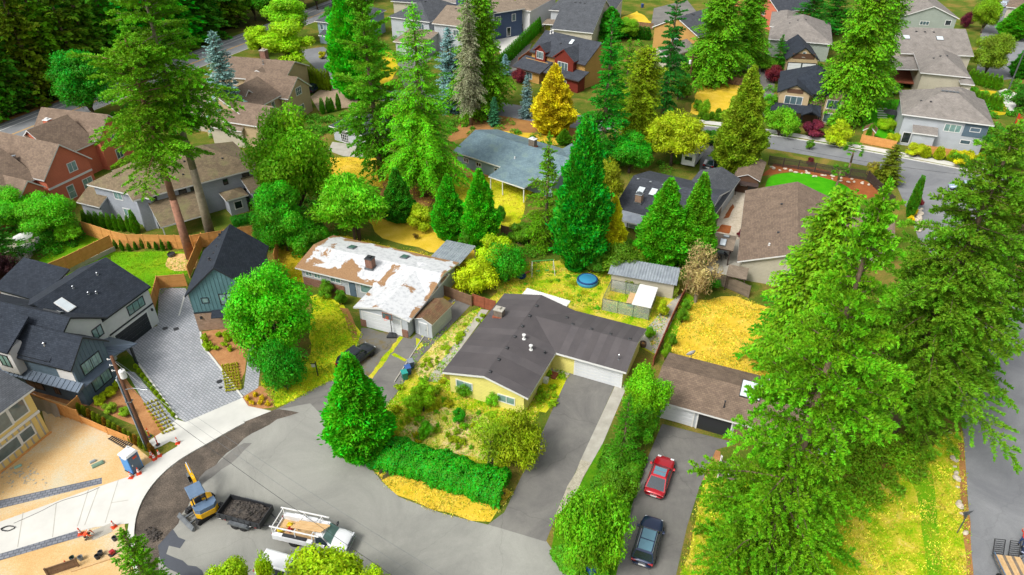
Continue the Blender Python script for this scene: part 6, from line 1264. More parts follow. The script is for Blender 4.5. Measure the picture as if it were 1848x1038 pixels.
def tufts(label, px, n, col, hgt=.22, seed=1, w=.035, clump=5):
    r = rs(seed); q = [P(*p) for p in px]; xs, ys = [p.x for p in q], [p.y for p in q]; pts = []
    while len(pts) < n // clump:
        p = Vector((r.uniform(min(xs), max(xs)), r.uniform(min(ys), max(ys)), 0))
        if _inside(p, q) and math.sin(p.x * .9 + 1.3 * math.sin(p.y * .5 + seed)) + math.sin(p.y * 1.1 + p.x * .35 + seed) > r.uniform(-2.2, 1.2): pts.append((p.x, p.y, .0))
    c = np.repeat(np.array(pts), clump, 0); m = len(c); c = c + r.normal(0, .1, (m, 3)) * [1, 1, 0]; a = unit(np.stack([r.normal(0, .8, m), r.normal(0, .8, m), np.ones(m)], 1)) * hgt / 2 * r.uniform(.5, 1.2, (m, 1)); c[:, 2] = np.abs(a[:, 2]) * .9; b = unit(np.cross(a, r.normal(0, 1, (m, 3)))) * w
    o = obj('grass', leafmesh('grass', c, a, b, r.rand(m), K['leaf'])); o['kind'] = 'stuff'; o.color = S(*col, 1.25); tag(o, label, 'grass')
FL = [(563, 540), (575, 532), (614, 552), (648, 605), (655, 600), (640, 650), (610, 682), (562, 708), (498, 738), (470, 690), (560, 640)]
tufts('yellow-green grass of the lawn by the front maple', FL, 8000, (198, 208, 40), .2, 1); tufts('green grass blades in the lawn by the front maple', FL, 6000, (136, 184, 28), .2, 2)
BL_ = [(878, 556), (905, 498), (940, 478), (1050, 458), (1232, 500), (1180, 642), (1165, 590), (1030, 552), (950, 528), (905, 535)]
tufts('straw-coloured grass of the back lawn', BL_, 8000, (222, 196, 80), .2, 3); tufts('green grass of the back lawn', BL_, 8000, (124, 178, 26), .2, 4)
RL = [(1222, 546), (1330, 533), (1402, 560), (1422, 682), (1370, 692), (1203, 640)]
tufts('dry grass of the golden lawn behind the brown ranch', RL, 9000, (222, 206, 84), .2, 5); tufts('green grass of the golden lawn behind the brown ranch', RL, 3600, (150, 172, 36), .2, 6)
VG = [(663, 832), (720, 798), (900, 868), (927, 890), (885, 945), (850, 942), (780, 923), (715, 896), (688, 870)]
tufts('dry grass of the verge below the laurel hedge', VG, 5200, (216, 204, 90), .18, 7); tufts('green grass of the verge below the laurel hedge', VG, 2200, (170, 176, 40), .18, 8)
SY = [(1278, 832), (1330, 840), (1420, 900), (1560, 860), (1720, 780), (1738, 780), (1754, 1060), (1220, 1060)]
tufts('dry grass of the side yard beside the right road', SY, 12000, (220, 206, 76), .22, 9); tufts('green grass of the side yard beside the right road', SY, 8000, (150, 184, 30), .22, 10)
FY = [(755, 622), (868, 553), (798, 682), (950, 738), (1003, 662), (1035, 668), (955, 772), (900, 870), (740, 830), (640, 800), (690, 733), (715, 712)]
tufts('green weeds and grass of the yellow house front yard', FY, 9000, (140, 190, 28), .28, 11); tufts('straw-coloured grass of the yellow house front yard', FY, 5000, (222, 204, 110), .22, 12)
GL = [(198, 452), (388, 452), (330, 502), (290, 532), (253, 532), (203, 492)]
tufts('short green grass of the fenced lawn by the fir trunks', GL, 6000, (140, 178, 26), .14, 13)
ML = [(498, 443), (610, 423), (852, 473), (862, 512), (790, 560), (500, 502)]
tufts('half-dry grass of the lawn around the white-roofed house', ML, 7000, (176, 180, 36), .2, 14); tufts('golden grass behind the white-roofed house', ML, 5000, (218, 192, 80), .2, 15)
tufts('dry grass of the lawn with the two arborvitae', [(575, 283), (690, 285), (780, 345), (830, 313), (962, 330), (945, 387), (930, 422), (840, 402), (740, 352), (600, 322)], 9000, (214, 198, 72), .24, 16)
undergrowth('undergrowth', 'garden greenery between the lime trees and the navy house', [(575, 105), (640, 100), (720, 60), (860, 85), (880, 170), (700, 165), (640, 140)], 9000, (96, 156, 30), .35, 1.1, 11)
undergrowth('undergrowth', 'greenery along the garden edges behind the cottage', [(545, 215), (600, 205), (690, 200), (690, 230), (640, 225), (590, 240), (560, 260)], 5000, (90, 156, 28), .26, 1.0, 12)
# palms
def palm(bx_, by, ty, label, w):
    p = P(bx_, by); H = height_at(p, ty); t = T('palm_tree', label, 'tree', p); MB().path([(0, 0, 0), (.08, .03, H * .5), (0, 0, H)], .2, .14, 8).obj('trunk', K['bark'], t, smooth=True)
    r = rs(int(bx_)); C, A, B = [], [], []
    for i in range(26):
        az, el = r.rand() * 6.28, r.uniform(-.5, .9); d = np.array([math.cos(az) * math.cos(el), math.sin(az) * math.cos(el), math.sin(el)]); e = np.array([0, 0, H]) + d * w * .55; sd = unit(np.cross(d, [0, 0, 1.]))
        for j in np.linspace(-1.1, 1.1, 11): dd = unit(d * math.cos(j) + sd * math.sin(j) + np.array([0, 0, -.2])); C.append(e + dd * w * .22); A.append(dd * w * .24); B.append(unit(np.cross(dd, [.1, .2, 1])) * w * .035)
    q = obj('crown', leafmesh('palm_crown', np.array(C), np.array(A), np.array(B), r.rand(len(C)), K['leaf']), t); q.color = S(110, 180, 30)
palm(1528, 316, 270, 'fan palm with brown trunk beside the dark picket fence', 1.8); palm(1508, 340, 308, 'shorter fan palm on the watered lawn edge', 1.5)
# ------------------------------------------------------------------ fences
_pan = {}
def panel_mesh(m, h, gapped=False, tiers=1, cap=None):
    k = (m, h, gapped, tiers)
    if k not in _pan:
        mb = MB(); n = 14; r = random.Random(3)
        for i in range(n):
            x0, x1 = i / n, (i + 1) / n - (.35 / n if gapped else .004); o = r.uniform(-.008, .008); mb.box(x0, -.012 + o, .06, x1, .012 + o, h - r.uniform(0, .02))
        mb.box(0, -.04, h, 1, .04, h + .05); mb.box(0, .012, .35, 1, .05, .44); mb.box(0, .012, h - .35, 1, .05, h - .26)
        if tiers > 1: mb.box(0, -.05, h * .55, 1, -.015, h * .55 + .09)
        _pan[k] = (mb.me('panel', K[m]), MB().box(-.06, -.06, 0, .06, .06, h + .12, 0, .01).me('post', K[m]))
    return _pan[k]
def fence(label, px, h, m, step=2.4, gapped=False, tiers=1, zb=0, name='fence', group=None, zs=None):
    pts = [P(*p, zb) for p in px]; t = T(name, label, 'fence', (pts[0].x, pts[0].y, 0), 0, group); pm, po = panel_mesh(m, h, gapped, tiers); o = Vector((pts[0].x, pts[0].y, 0))
    for i in range(len(pts) - 1):
        a, b = pts[i], pts[i + 1]; L = (b - a).length; n = max(1, round(L / step)); ang = math.atan2(b.y - a.y, b.x - a.x)
        for j in range(n):
            q = a.lerp(b, j / n) - o; p = obj('panel', pm, t, q, ang, sc_=(L / n, 1, 1)); p['kind'] = 'stuff'; obj('post', po, t, q, ang)
    obj('post', po, t, pts[-1] - o, ang); return t
fence('tall two-tier cedar fence behind the green lawn and fir trunks', [(155, 424), (207, 441), (235, 448), (350, 450), (470, 430), (505, 424)], 2.1, 'wood', 2.2, tiers=2)
t = fence('bright cedar fence on a concrete retaining wall behind the farmhouse', [(86, 502), (124, 486), (204, 446)], 1.8, 'wood', 2.4, zb=.6)
pa, pb = P(86, 502, .6), P(206, 445, .6); d_ = (pb - pa); w_ = MB().box(0, -.1, 0, d_.length, .1, .62).obj('retaining_wall', K['concrete'], t, (0, 0, 0), math.atan2(d_.y, d_.x))
fence('cedar fence closing the end of the paver drive', [(279, 562), (289, 521), (338, 517)], 1.8, 'wood')
fence('short cedar fence running along the left side of the teal house', [(343, 502), (368, 442)], 1.8, 'wood')
fence('cedar fence end standing right of the teal house', [(498, 480), (507, 432)], 1.8, 'wood')
fence('cedar fence behind the farmhouse rear wing', [(0, 545), (40, 530)], 1.8, 'wood')
t = fence('cedar fence with plastic sheeting beside the building site', [(40, 722), (90, 742), (148, 764)], 1.7, 'wood', 2.0)
K['film'], n_, b_ = nt('plastic_film'); b_.inputs['Base Color'].default_value = S(214, 214, 210); b_.inputs['Roughness'].default_value = .25; b_.inputs['Alpha'].default_value = .6
a, b = P(48, 728), P(112, 752); mb = MB(); n = 14
vs = []; 
for i in range(n + 1):
    q = a.lerp(b, i / n); w = Vector((0.05, -.12 - .05 * math.sin(i * 1.7), 0)); vs += [tuple(q + w + Vector((0, -.12 - .1 * math.sin(i * 2.3), .02))), tuple(q + w * .6 + Vector((0, 0, 1.0 + .05 * math.sin(i)))), tuple(q + w * .5 + Vector((0, 0, 1.74)))]
fs = [[3 * i + j, 3 * i + 3 + j, 3 * i + 4 + j, 3 * i + 1 + j] for i in range(n) for j in range(2)]
fo = obj('plastic_sheet', mesh('plastic_sheet', vs, fs, K['film'], smooth=True)); tag(fo, 'wrinkled clear plastic sheet hung on the building site fence', 'sheet')
fence('short cedar cross fence beside the farmhouse front corner', [(128, 756), (149, 737)], 1.6, 'wood')
fence('low cedar fence along the hedge row at the building site', [(150, 764), (196, 784), (238, 801)], .9, 'wood')
fence('weathered grey plank fence beside the white-roofed garage', [(799, 533), (851, 553)], 1.5, 'woodold', 2.0)
fence('red-brown plank gate between the white-roofed and yellow houses', [(854, 551), (894, 564)], 1.6, 'woodred', 1.8)
fence('long low red-brown fence beside the concrete side path', [(1245, 512), (1212, 580), (1178, 660)], 1.1, 'woodred', 2.2)
fence('old brown plank fence under the conifers behind the swing set', [(905, 425), (960, 440), (1005, 455)], 1.6, 'woodold')
fence('long dark plank fence between the slate-roofed house and rock garden', [(1338, 292), (1318, 345), (1290, 410), (1262, 482)], 1.8, 'woodgrey', 2.4)
fence('grey plank fence at the near end of the patio', [(1272, 508), (1310, 520), (1350, 538)], 1.7, 'woodgrey', 2.2)
fence('dark brown picket fence along the street beside the watered lawn', [(1386, 298), (1440, 306), (1500, 317), (1565, 326)], 1.6, 'wooddark', 2.6, True)
fence('dark picket fence return beside the side road', [(1565, 326), (1610, 372)], 1.5, 'wooddark', 2.4, True)
fence('orange plank fence below the garden play house', [(1552, 258), (1614, 270)], 1.5, 'wood', 2.2)
fence('orange plank fence behind the topiary row', [(1664, 276), (1735, 288)], 1.4, 'wood', 2.2)
fence('brown plank fence beside the parked white car', [(1288, 147), (1340, 156)], 1.6, 'woodold', 2.4)
fence('brown plank fence left of the craftsman house', [(936, 118), (960, 100)], 1.6, 'woodred', 2.4)
fence('brown plank fence stepping between the far back gardens', [(956, 44), (992, 12)], 1.8, 'woodred', 2.6)
fence('brown plank fence in front of the arborvitae screen garden', [(918, 52), (956, 50)], 1.6, 'woodred', 2.6)
fence('far brown plank fence behind the dry dirt yard', [(1122, 48), (1178, 54)], 1.6, 'woodold', 2.6)
fence('broken old picket fence beside the dark evergreen', [(692, 392), (738, 402)], 1.1, 'woodgrey', 1.8, True)
fence('short timber border fence at the bottom left of the building site', [(88, 1040), (142, 1022)], .9, 'woodold', 2.0)
fence('rail fence panels inside the rock garden', [(1344, 392), (1352, 376)], 1.0, 'wooddark', 1.4, True)
# ------------------------------------------------------------------ vehicles
def paintm(name, c): return plain(name, c, .28, .25, .5, .6)
K['p_red'] = paintm('red_car_paint', S(196, 14, 36)); K['p_navy'] = paintm('navy_car_paint', S(34, 52, 88)); K['p_black'] = paintm('black_car_paint', S(26, 34, 42)); K['p_white'] = plain('white_car_paint', S(240, 242, 245), .3, 0, .5, .5); K['p_dgrey'] = paintm('grey_car_paint', S(70, 84, 92)); K['p_blue'] = paintm('pale_car_paint', S(176, 198, 220))
K['cglass'] = plain('car_glass', S(30, 46, 56), .04, 0, 1.0); K['rglass'] = plain('panoramic_roof_glass', S(120, 168, 186), .06, .35, 1.0); K['tyre'] = plain('tyre_rubber', S(30, 30, 32), .9); K['rim'] = plain('wheel_rim', S(180, 184, 188), .3, .8); K['lampw'] = plain('headlight_lens', S(226, 232, 236), .1, 0, 1); K['lampr'] = plain('tail_light_lens', S(170, 16, 24), .15, 0, .8)
_whl = {}
def wheel(par, x, y, r=.34, w=.24):
    k = (r, w)
    if k not in _whl:
        t = MB().lathe([(r * .6, -w / 2), (r * .94, -w / 2), (r, -w * .3), (r, w * .3), (r * .94, w / 2), (r * .6, w / 2)], 18).me('tyre', K['tyre'], True); mb = MB().lathe([(r * .1, -w * .5), (r * .6, -w * .42), (r * .62, w * .42), (r * .1, w * .5)], 14)
        _whl[k] = (t, mb.me('rim', K['rim']))
    o = obj('wheel', _whl[k][0], par, (x, y, r), rot=(R_(90), 0, 0)); obj('rim', _whl[k][1], o); return o
def panel(name, m, par, q, inset=.06, off=.012):
    q = [Vector(v) for v in q]; c = sum(q, Vector()) / len(q); n = (q[1] - q[0]).cross(q[-1] - q[0]).normalized()
    p = [v.lerp(c, inset) + n * off for v in q]; k = len(p); return obj(name, mesh(name, p + [v - n * .03 for v in p], [list(range(k)), list(range(k, 2 * k))[::-1]] + [[(i + 1) % k, i, i + k, (i + 1) % k + k] for i in range(k)], m), par)
def loft(name, m, par, st, n=5):
    vs, fs = [], []; k = 0
    for x, w, zb, zt in st:
        half = [(.0, zb), (w * .82, zb), (w * .97, zb + (zt - zb) * .22), (w, zb + (zt - zb) * .55), (w * .97, zb + (zt - zb) * .85), (w * .8, zt), (0, zt + .035)]
        ring = half + [(-y, z) for y, z in half[-2:0:-1]]; k = len(ring); vs += [(x, y, z) for y, z in ring]
    for i in range(len(st) - 1):
        for j in range(k): a, b = i * k + j, i * k + (j + 1) % k; fs.append([a, b, b + k, a + k])
    fs += [list(range(k)), list(range((len(st) - 1) * k, len(st) * k))[::-1]]
    o = obj(name, mesh(name, vs, [f[::-1] for f in fs], m, smooth=True), par); md = o.modifiers.new('s', 'SUBSURF'); md.levels = md.render_levels = 1; return o
def car(label, pr, pf, L, W, H, paint, suv=False, roofg=False, rails=False, name='car', cat='car', glass='cglass', mid=False):
    """pr, pf: photo pixels of the ground below the tail and the nose"""
    a, b = P(*pr), P(*pf); ang = math.atan2(b.y - a.y, b.x - a.x); c = (a + b) / 2
    t = T(name, label, cat, c, ang); w = W / 2; bz = H * .6; m = K[paint]
    loft('body', m, t, [(-L * .5, w * .8, .42, bz * .82), (-L * .485, w * .9, .3, bz * .95), (-L * .42, w * .985, .24, bz * (1.0 if suv else .98)), (-L * .2, w, .2, bz), (L * .08, w, .2, bz), (L * .2, w * .99, .2, bz * .97), (L * .36, w * .96, .22, bz * (.93 if suv else .85)), (L * .455, w * .88, .26, bz * (.84 if suv else .72)), (L * .49, w * .76, .32, bz * (.74 if suv else .62)), (L * .5, w * .66, .4, bz * .58)])
    xf0, xf1 = L * .2, L * (.08 if suv else .05); xr0, xr1 = (-L * .47, -L * .41) if suv else (-L * .42, -L * .2); wb, wt = w * .9, w * .72; z0, z1 = bz - .05, H
    xm = (xf1 + xr1) / 2
    A = [(xr0, -wb, z0), (xf0, -wb, z0), (xf0, wb, z0), (xr0, wb, z0)]; B = [(xr1, -wt, z1 - .06), (xf1, -wt, z1 - .06), (xf1, wt, z1 - .06), (xr1, wt, z1 - .06)]
    Cc = [(xr1 + .15, -wt * .82, z1), (xf1 - .12, -wt * .82, z1), (xf1 - .12, wt * .82, z1), (xr1 + .15, wt * .82, z1)]
    cab = mesh('cabin', A + B + Cc, [[8, 9, 10, 11]] + [[i, (i + 1) % 4, 4 + (i + 1) % 4, 4 + i] for i in range(4)] + [[4 + i, 4 + (i + 1) % 4, 8 + (i + 1) % 4, 8 + i] for i in range(4)], m); obj('cabin', cab, t)
    g_ = K[glass]; panel('windshield', g_, t, [A[1], A[2], B[2], B[1]], .07); panel('rear_window', g_, t, [A[3], A[0], B[0], B[3]], .1)
    for s in (-1, 1):
        lo = lambda x: (x, s * wb, z0); hi = lambda x: (x, s * wt, z1 - .06)
        for k in range(2):
            xa0, xb0 = xr0 + (xf0 - xr0) * (.02 + .49 * k), xr0 + (xf0 - xr0) * (.49 + .49 * k); xa1, xb1 = xr1 + (xf1 - xr1) * (.02 + .49 * k), xr1 + (xf1 - xr1) * (.49 + .49 * k)
            q = [lo(xa0), lo(xb0), hi(xb1), hi(xa1)]; panel('side_window', g_, t, q if s < 0 else q[::-1], .1)
        for x in (-L * .3, L * .31): wheel(t, x, s * (w - .1))
        bx('headlight', K['lampw'], t, L * .44, s * w * .62 - .16, bz * .62, L * .475, s * w * .62 + .16, bz * .78, .02); bx('tail_light', K['lampr'], t, -L * .5, s * w * .68 - .2, bz * .7, -L * .47, s * w * .68 + .2, bz * .88, .02)
        MB().box(L * .14, s * (w + .08) - .1, bz - .02, L * .19, s * (w + .08) + .1, bz + .14, 0, .03).obj('mirror', m, t)
        if rails: MB().path([(xr1 + .1, s * wt * .95, z1 - .02), (xr1 + .3, s * wt * .93, z1 + .06), (xf1 - .3, s * wt * .93, z1 + .06), (xf1 - .05, s * wt * .95, z1 - .02)], .03, .03, 6).obj('roof_rail', K['chrome'], t)
    if roofg:
        for k in range(2):
            xa, xb = Cc[0][0] + (Cc[1][0] - Cc[0][0]) * (.0 + .52 * k), Cc[0][0] + (Cc[1][0] - Cc[0][0]) * (.48 + .52 * k); panel('glass_roof', K['rglass'], t, [(xa, -wt * .78, z1), (xb, -wt * .78, z1), (xb, wt * .78, z1), (xa, wt * .78, z1)], .02, .01)
    bx('number_plate', K['trimw'], t, -L * .505, -.26, bz * .45, -L * .498, .26, bz * .6); bx('rear_bumper', K['dark'], t, -L * .505, -w * .7, .28, -L * .47, w * .7, .4, .02); bx('grille', K['dark'], t, L * .47, -w * .5, .3, L * .5, w * .5, .46, .02)
    return t
car('red sedan with panoramic glass roof parked on the right-hand driveway', (1178, 900), (1201, 833), 4.75, 1.9, 1.45, 'p_red', roofg=True)
car('navy blue crossover with silver roof rails parked behind the red sedan', (1158, 1020), (1178, 948), 4.7, 1.92, 1.65, 'p_navy', True, True, True)
car('black crossover parked on the mossy driveway below the basketball hoop', (622, 668), (666, 634), 4.7, 1.9, 1.65, 'p_black', True)
car('white hatchback parked behind the plank fence below the big cedars', (1296, 134), (1338, 128), 4.6, 1.85, 1.55, 'p_white', True, glass='cglass')
car('dark grey pickup parked on the drive beside the slate-roofed house', (1278, 306), (1290, 290), 5.2, 1.95, 1.8, 'p_dgrey', True)
car('pale blue car half hidden by the right-hand fir on the side road', (1768, 348), (1712, 340), 4.6, 1.8, 1.5, 'p_blue', True)
car('white van half hidden by lime leaves at the bottom edge', (485, 1030), (560, 1052), 5.0, 1.95, 1.9, 'p_white', True, name='van', cat='van')
car('white car on the far street at the top right corner', (1822, 58), (1838, 40), 4.6, 1.8, 1.5, 'p_white', True)
car('dark blue car beside the clipped hedge near the brick court', (560, 168), (572, 160), 4.5, 1.8, 1.5, 'p_navy', True)
car('pale car on the top right street behind the conical tree', (1805, 20), (1815, 4), 4.5, 1.8, 1.5, 'p_blue', True)
def frame_at(pr, pf):
    a, b = P(*pr), P(*pf); return (a + b) / 2, math.atan2(b.y - a.y, b.x - a.x), (b - a).length
# work truck
c, ang, L = frame_at((505, 968), (640, 985))
ang = math.atan2(P(618, 995).y - P(537, 977).y, P(618, 995).x - P(537, 977).x)
t = T('work_truck', 'white work pickup with ladder rack and open toolbox bed on the cul-de-sac', 'truck', c, ang); m = K['p_white']
loft('body', m, t, [(.9, .95, .45, 1.15), (1.1, .98, .4, 1.25), (1.9, .98, .4, 1.22), (2.6, .96, .42, 1.15), (2.95, .9, .45, 1.05), (3.05, .8, .5, .95)])
A = [(.35, -.92, 1.1), (1.75, -.92, 1.15), (1.75, .92, 1.15), (.35, .92, 1.1)]; B = [(.42, -.75, 1.85), (1.15, -.75, 1.85), (1.15, .75, 1.85), (.42, .75, 1.85)]
obj('cabin', mesh('cabin', [(x, y, .5) for x, y, z in A] + B, [[4, 5, 6, 7]] + [[i, (i + 1) % 4, 4 + (i + 1) % 4, 4 + i] for i in range(4)], m), t)
panel('windshield', K['glassg'], t, [(1.78, -.9, 1.15), (1.78, .9, 1.15), B[2], B[1]], .08, .03); panel('rear_window', K['cglass'], t, [A[3], A[0], B[0], B[3]], .15, .03)
for s in (-1, 1):
    q = [(.5, s * .93, 1.15), (1.6, s * .93, 1.15), (1.12, s * .76, 1.78), (.5, s * .76, 1.78)]; panel('side_window', K['cglass'], t, q if s < 0 else q[::-1], .06, .03)
    wheel(t, 2.25, s * .85, .4, .28); wheel(t, -1.55, s * .85, .4, .3)
    MB().box(1.45, s * 1.15 - .12, 1.1, 1.55, s * 1.15 + .12, 1.45, 0, .03).obj('mirror', K['dark'], t)
    MB().box(-3.2, s * .98 - .17, .75, .3, s * .98 + .17, 1.35, 0, .03).obj('toolbox', K['p_white'], t); bx('toolbox_lid', K['dark' if s < 0 else 'p_white'], t, -2.3, s * .98 - .15, 1.352, -.2, s * .98 + .15, 1.42)
    MB().box(-3.35, s * .95 - .05, 2.02, .95, s * .95 + .05, 2.14, 0, .02).obj('rack_rail', K['trimw'], t)
    for x in (-3.2, -1.2, .3): MB().box(x, s * .95 - .035, 1.35, x + .07, s * .95 + .035, 2.02).obj('rack_post', K['trimw'], t)
    bx('headlight', K['lampw'], t, 2.98, s * .7 - .16, .85, 3.07, s * .7 + .16, 1.0); bx('tail_light', K['lampr'], t, -3.36, s * .85 - .08, .85, -3.33, s * .85 + .08, 1.1)
for x in (-3.15, -1.2, .3): MB().box(x, -.9, 2.03, x + .06, .9, 2.12).obj('rack_crossbar', K['trimw'], t)
bx('bed_floor', K['timber'], t, -3.3, -.82, .72, .3, .82, .8); bx('tailgate', K['p_white'], t, -3.35, -.9, .6, -3.28, .9, 1.0); bx('bumper', K['chrome'], t, 3.02, -.9, .45, 3.15, .9, .68, .04); bx('grille', K['metal'], t, 3.0, -.5, .72, 3.1, .5, 1.02, .02); bx('roof_toolbox', K['p_white'], t, .3, -.6, 1.86, 1.05, .6, 1.92, .02)
tl = t
def rest(o, x, y, z, rz=0): 
    o.location = tl.location + Matrix.Rotation(ang, 3, 'Z') @ Vector((x, y, z)); o.rotation_euler = (0, 0, ang + rz); return o
for i in range(5):
    o = MB().box(-1.3, -.09, 0, 1.3, .09, .05).obj('plank', K['timber']); tag(o, 'pale timber plank on the truck rack' , 'plank', 'planks on the truck rack'); rest(o, -.3 + .1 * i, -.55 + .2 * i * .8, 2.125 + .03 * (i % 2), .06)
for i, (x, y, c_, lab) in enumerate([(-2.4, .3, S(230, 200, 20), 'yellow tool bucket in the truck bed'), (-2.9, -.4, S(232, 206, 30), 'yellow power tool at the tail of the truck bed'), (-2.2, -.1, S(200, 40, 30), 'red fuel can in the truck bed'), (-1.5, .3, S(90, 96, 104), 'grey tool case in the truck bed')]):
    o = MB().box(-.22, -.18, 0, .22, .18, .3, 0, .05).box(-.12, -.02, .3, .12, .02, .42).obj('tool_case', plain('case_paint', c_, .5)); tag(o, lab, 'tool case'); rest(o, x, y, .802, i * .7)
# dump trailer
A0, B0, C0 = P(389, 926, 1.15), P(480, 950, 1.15), P(408, 893, 1.15); u_ = (B0 - A0); Lt = 4.1; ang2 = math.atan2(u_.y, u_.x)
t = T('dump_trailer', 'black dump trailer full of broken asphalt hitched to the work truck', 'trailer', Vector((A0.x, A0.y, 0)), ang2); Wt = 2.05; m = K['dark']
bx('bed_floor', m, t, 0, .02, .5, Lt, Wt - .02, .56)
for n_, q in (('side_wall', (0, 0, .5, Lt, .06, 1.15)), ('side_wall', (0, Wt - .06, .5, Lt, Wt, 1.15)), ('front_wall', (Lt - .06, .061, .5, Lt, Wt - .061, 1.15)), ('tailgate', (0, .061, .5, .06, Wt - .061, 1.1))): bx(n_, m, t, *q)
rib = MB().box(-.04, -.04, .5, .04, 0, 1.13).me('rib', m)
for i in range(7): obj('rib', rib, t, (.3 + i * .58, 0, 0)); obj('rib', rib, t, (.3 + i * .58, Wt + .04, 0))
for i in range(8): bx('reflector', K['lampr' if i % 2 else 'trimw'], t, .2 + i * .48, -.046, .56, .4 + i * .48, -.041, .62)
for s in (-.18, Wt + .18):
    for x in (1.75, 2.5): wheel(t, x, s, .34, .22)
    MB().add([(1.3, s - .14, .72), (2.95, s - .14, .72), (2.95, s + .14, .72), (1.3, s + .14, .72), (1.1, s - .14, .5), (3.15, s - .14, .5), (3.15, s + .14, .5), (1.1, s + .14, .5)], [[0, 1, 2, 3], [4, 0, 3, 7], [1, 5, 6, 2], [4, 5, 1, 0], [3, 2, 6, 7]]).obj('fender', K['metal'], t)
MB().tube((Lt, .4, .45), (Lt + 1.2, Wt / 2, .45), .06).tube((Lt, Wt - .4, .45), (Lt + 1.2, Wt / 2, .45), .06).obj('drawbar', m, t)
r = random.Random(9); mb = MB()
for i in range(420):
    x, y = r.uniform(.15, Lt - .2), r.uniform(.15, Wt - .15); hgt = .55 + .62 * max(0, 1 - ((x - 2.3) / 1.9) ** 2) * (1 - .45 * ((y - 1) / 1) ** 2); s = r.uniform(.06, .17); k0 = len(mb.v)
    mb.box(-s, -s * .8, -s * .3, s, s * .8, s * .3); mb.xf(Matrix.Translation((x, y, hgt * r.uniform(.8, 1.0))) @ Matrix.Rotation(r.uniform(0, 6), 4, 'Z') @ Matrix.Rotation(r.uniform(-.9, .9), 4, 'X') @ Matrix.Rotation(r.uniform(-.6, .6), 4, 'Y'), k0)
vs = []; nx, ny = 14, 8
for i in range(nx + 1):
    for j in range(ny + 1): x, y = .07 + (Lt - .14) * i / nx, .07 + (Wt - .14) * j / ny; vs.append((x, y, .57 + .55 * max(0, 1 - ((x - 2.3) / 1.9) ** 2) * (1 - .5 * ((y - 1) / 1) ** 2)))
mb.add(vs, [[i * (ny + 1) + j, (i + 1) * (ny + 1) + j, (i + 1) * (ny + 1) + j + 1, i * (ny + 1) + j + 1] for i in range(nx) for j in range(ny)])
K['rubble'] = mat('asphalt_rubble', S(96, 88, 80), S(52, 50, 50), 3, .95, .5); o = mb.obj('rubble', K['rubble'], None, t.location, ang2); o['kind'] = 'stuff'; tag(o, 'heap of broken asphalt and soil in the dump trailer', 'rubble')
# mini excavator
a, b = P(389, 910), P(352, 936); c = P(372, 922); angu = math.atan2(b.y - a.y, b.x - a.x)
t = T('mini_excavator', 'yellow mini excavator with blue-grey canopy and dozer blade beside the dump trailer', 'excavator', c, angu); t.scale = (1.15,) * 3
K['p_yel'] = mat('excavator_yellow', S(246, 190, 14), S(232, 174, 10), 2, .45, .03); K['p_bg'] = mat('excavator_grey', S(112, 136, 164), S(96, 120, 148), 2, .45, .03)
for s in (-1, 1):
    mb = MB(); prof = [(-1.15, .25), (-1.05, .06), (-.9, 0), (.9, 0), (1.05, .06), (1.15, .25), (1.05, .42), (.9, .5), (-.9, .5), (-1.05, .42)]
    k = len(prof); y0, y1 = s * .72 - .17, s * .72 + .17; mb.add([(x, y0, z) for x, z in prof] + [(x, y1, z) for x, z in prof], [list(range(k)), list(range(k, 2 * k))[::-1]] + [[i, i + k, (i + 1) % k + k, (i + 1) % k] for i in range(k)]); tr = mb.obj('track', K['tyre'], t)
    for i in range(12): bx('track_pad', K['dark'], tr, -1.0 + i * .175, y0 - .01, .495, -.9 + i * .175, y1 + .01, .53)
bx('undercarriage', K['dark'], t, -.5, -.55, .2, .6, .55, .6, .05)
for s in (-.35, .35): MB().box(.4, s - .06, .25, 1.55, s + .06, .37).obj('blade_arm', K['metal'], t)
MB().add([(1.55, -1.0, .0), (1.55, 1.0, 0), (1.7, 1.0, .2), (1.7, -1.0, .2), (1.5, -1.0, .42), (1.5, 1.0, .42), (1.45, -1.0, 0), (1.45, 1.0, 0), (1.42, 1.0, .42), (1.42, -1.0, .42)], [[0, 3, 2, 1], [3, 4, 5, 2], [6, 7, 8, 9], [4, 9, 8, 5], [0, 6, 9, 4, 3], [1, 2, 5, 8, 7]]).obj('dozer_blade', K['metal'], t)
up = bpy.data.objects.new('upper_structure', MB().prism([(-1.1, -.5), (-.8, -.75), (.5, -.75), (.8, -.4), (.8, .4), (.5, .75), (-.8, .75), (-1.1, .5)], .65, 1.05).me('upper_structure', K['p_yel'])); link(up, t); up.rotation_euler = (0, 0, math.atan2(P(332, 845).y - c.y, P(332, 845).x - c.x) - angu)
MB().prism([(-1.15, -.5), (-.85, -.78), (-.35, -.78), (-.35, .78), (-.85, .78), (-1.15, .5)], 1.05, 1.5).obj('engine_cover', K['p_bg'], up); MB().prism([(-1.2, -.52), (-.87, -.8), (-.3, -.8), (-.3, .8), (-.87, .8), (-1.2, .52)], .68, 1.12).obj('counterweight', K['p_yel'], up)
bx('canopy', K['p_bg'], up, -.6, -.35, 2.35, .75, .75, 2.47, .05)
for x, y in ((-.5, -.25), (-.5, .65), (.65, .65), (.65, -.25)): bx('canopy_post', K['dark'], up, x - .04, y - .04, 1.05, x + .04, y + .04, 2.35)
MB().box(-.2, 0, 1.05, .25, .5, 1.4, 0, .05).box(-.25, .02, 1.4, -.12, .48, 1.9, 0, .04).obj('seat', K['dark'], up); MB().box(.3, -.3, 1.05, .6, .3, 1.15).tube((.5, .05, 1.1), (.5, .05, 1.7), .03).tube((.5, .45, 1.1), (.5, .45, 1.7), .03).obj('controls', K['dark'], up)
bm_ = MB()
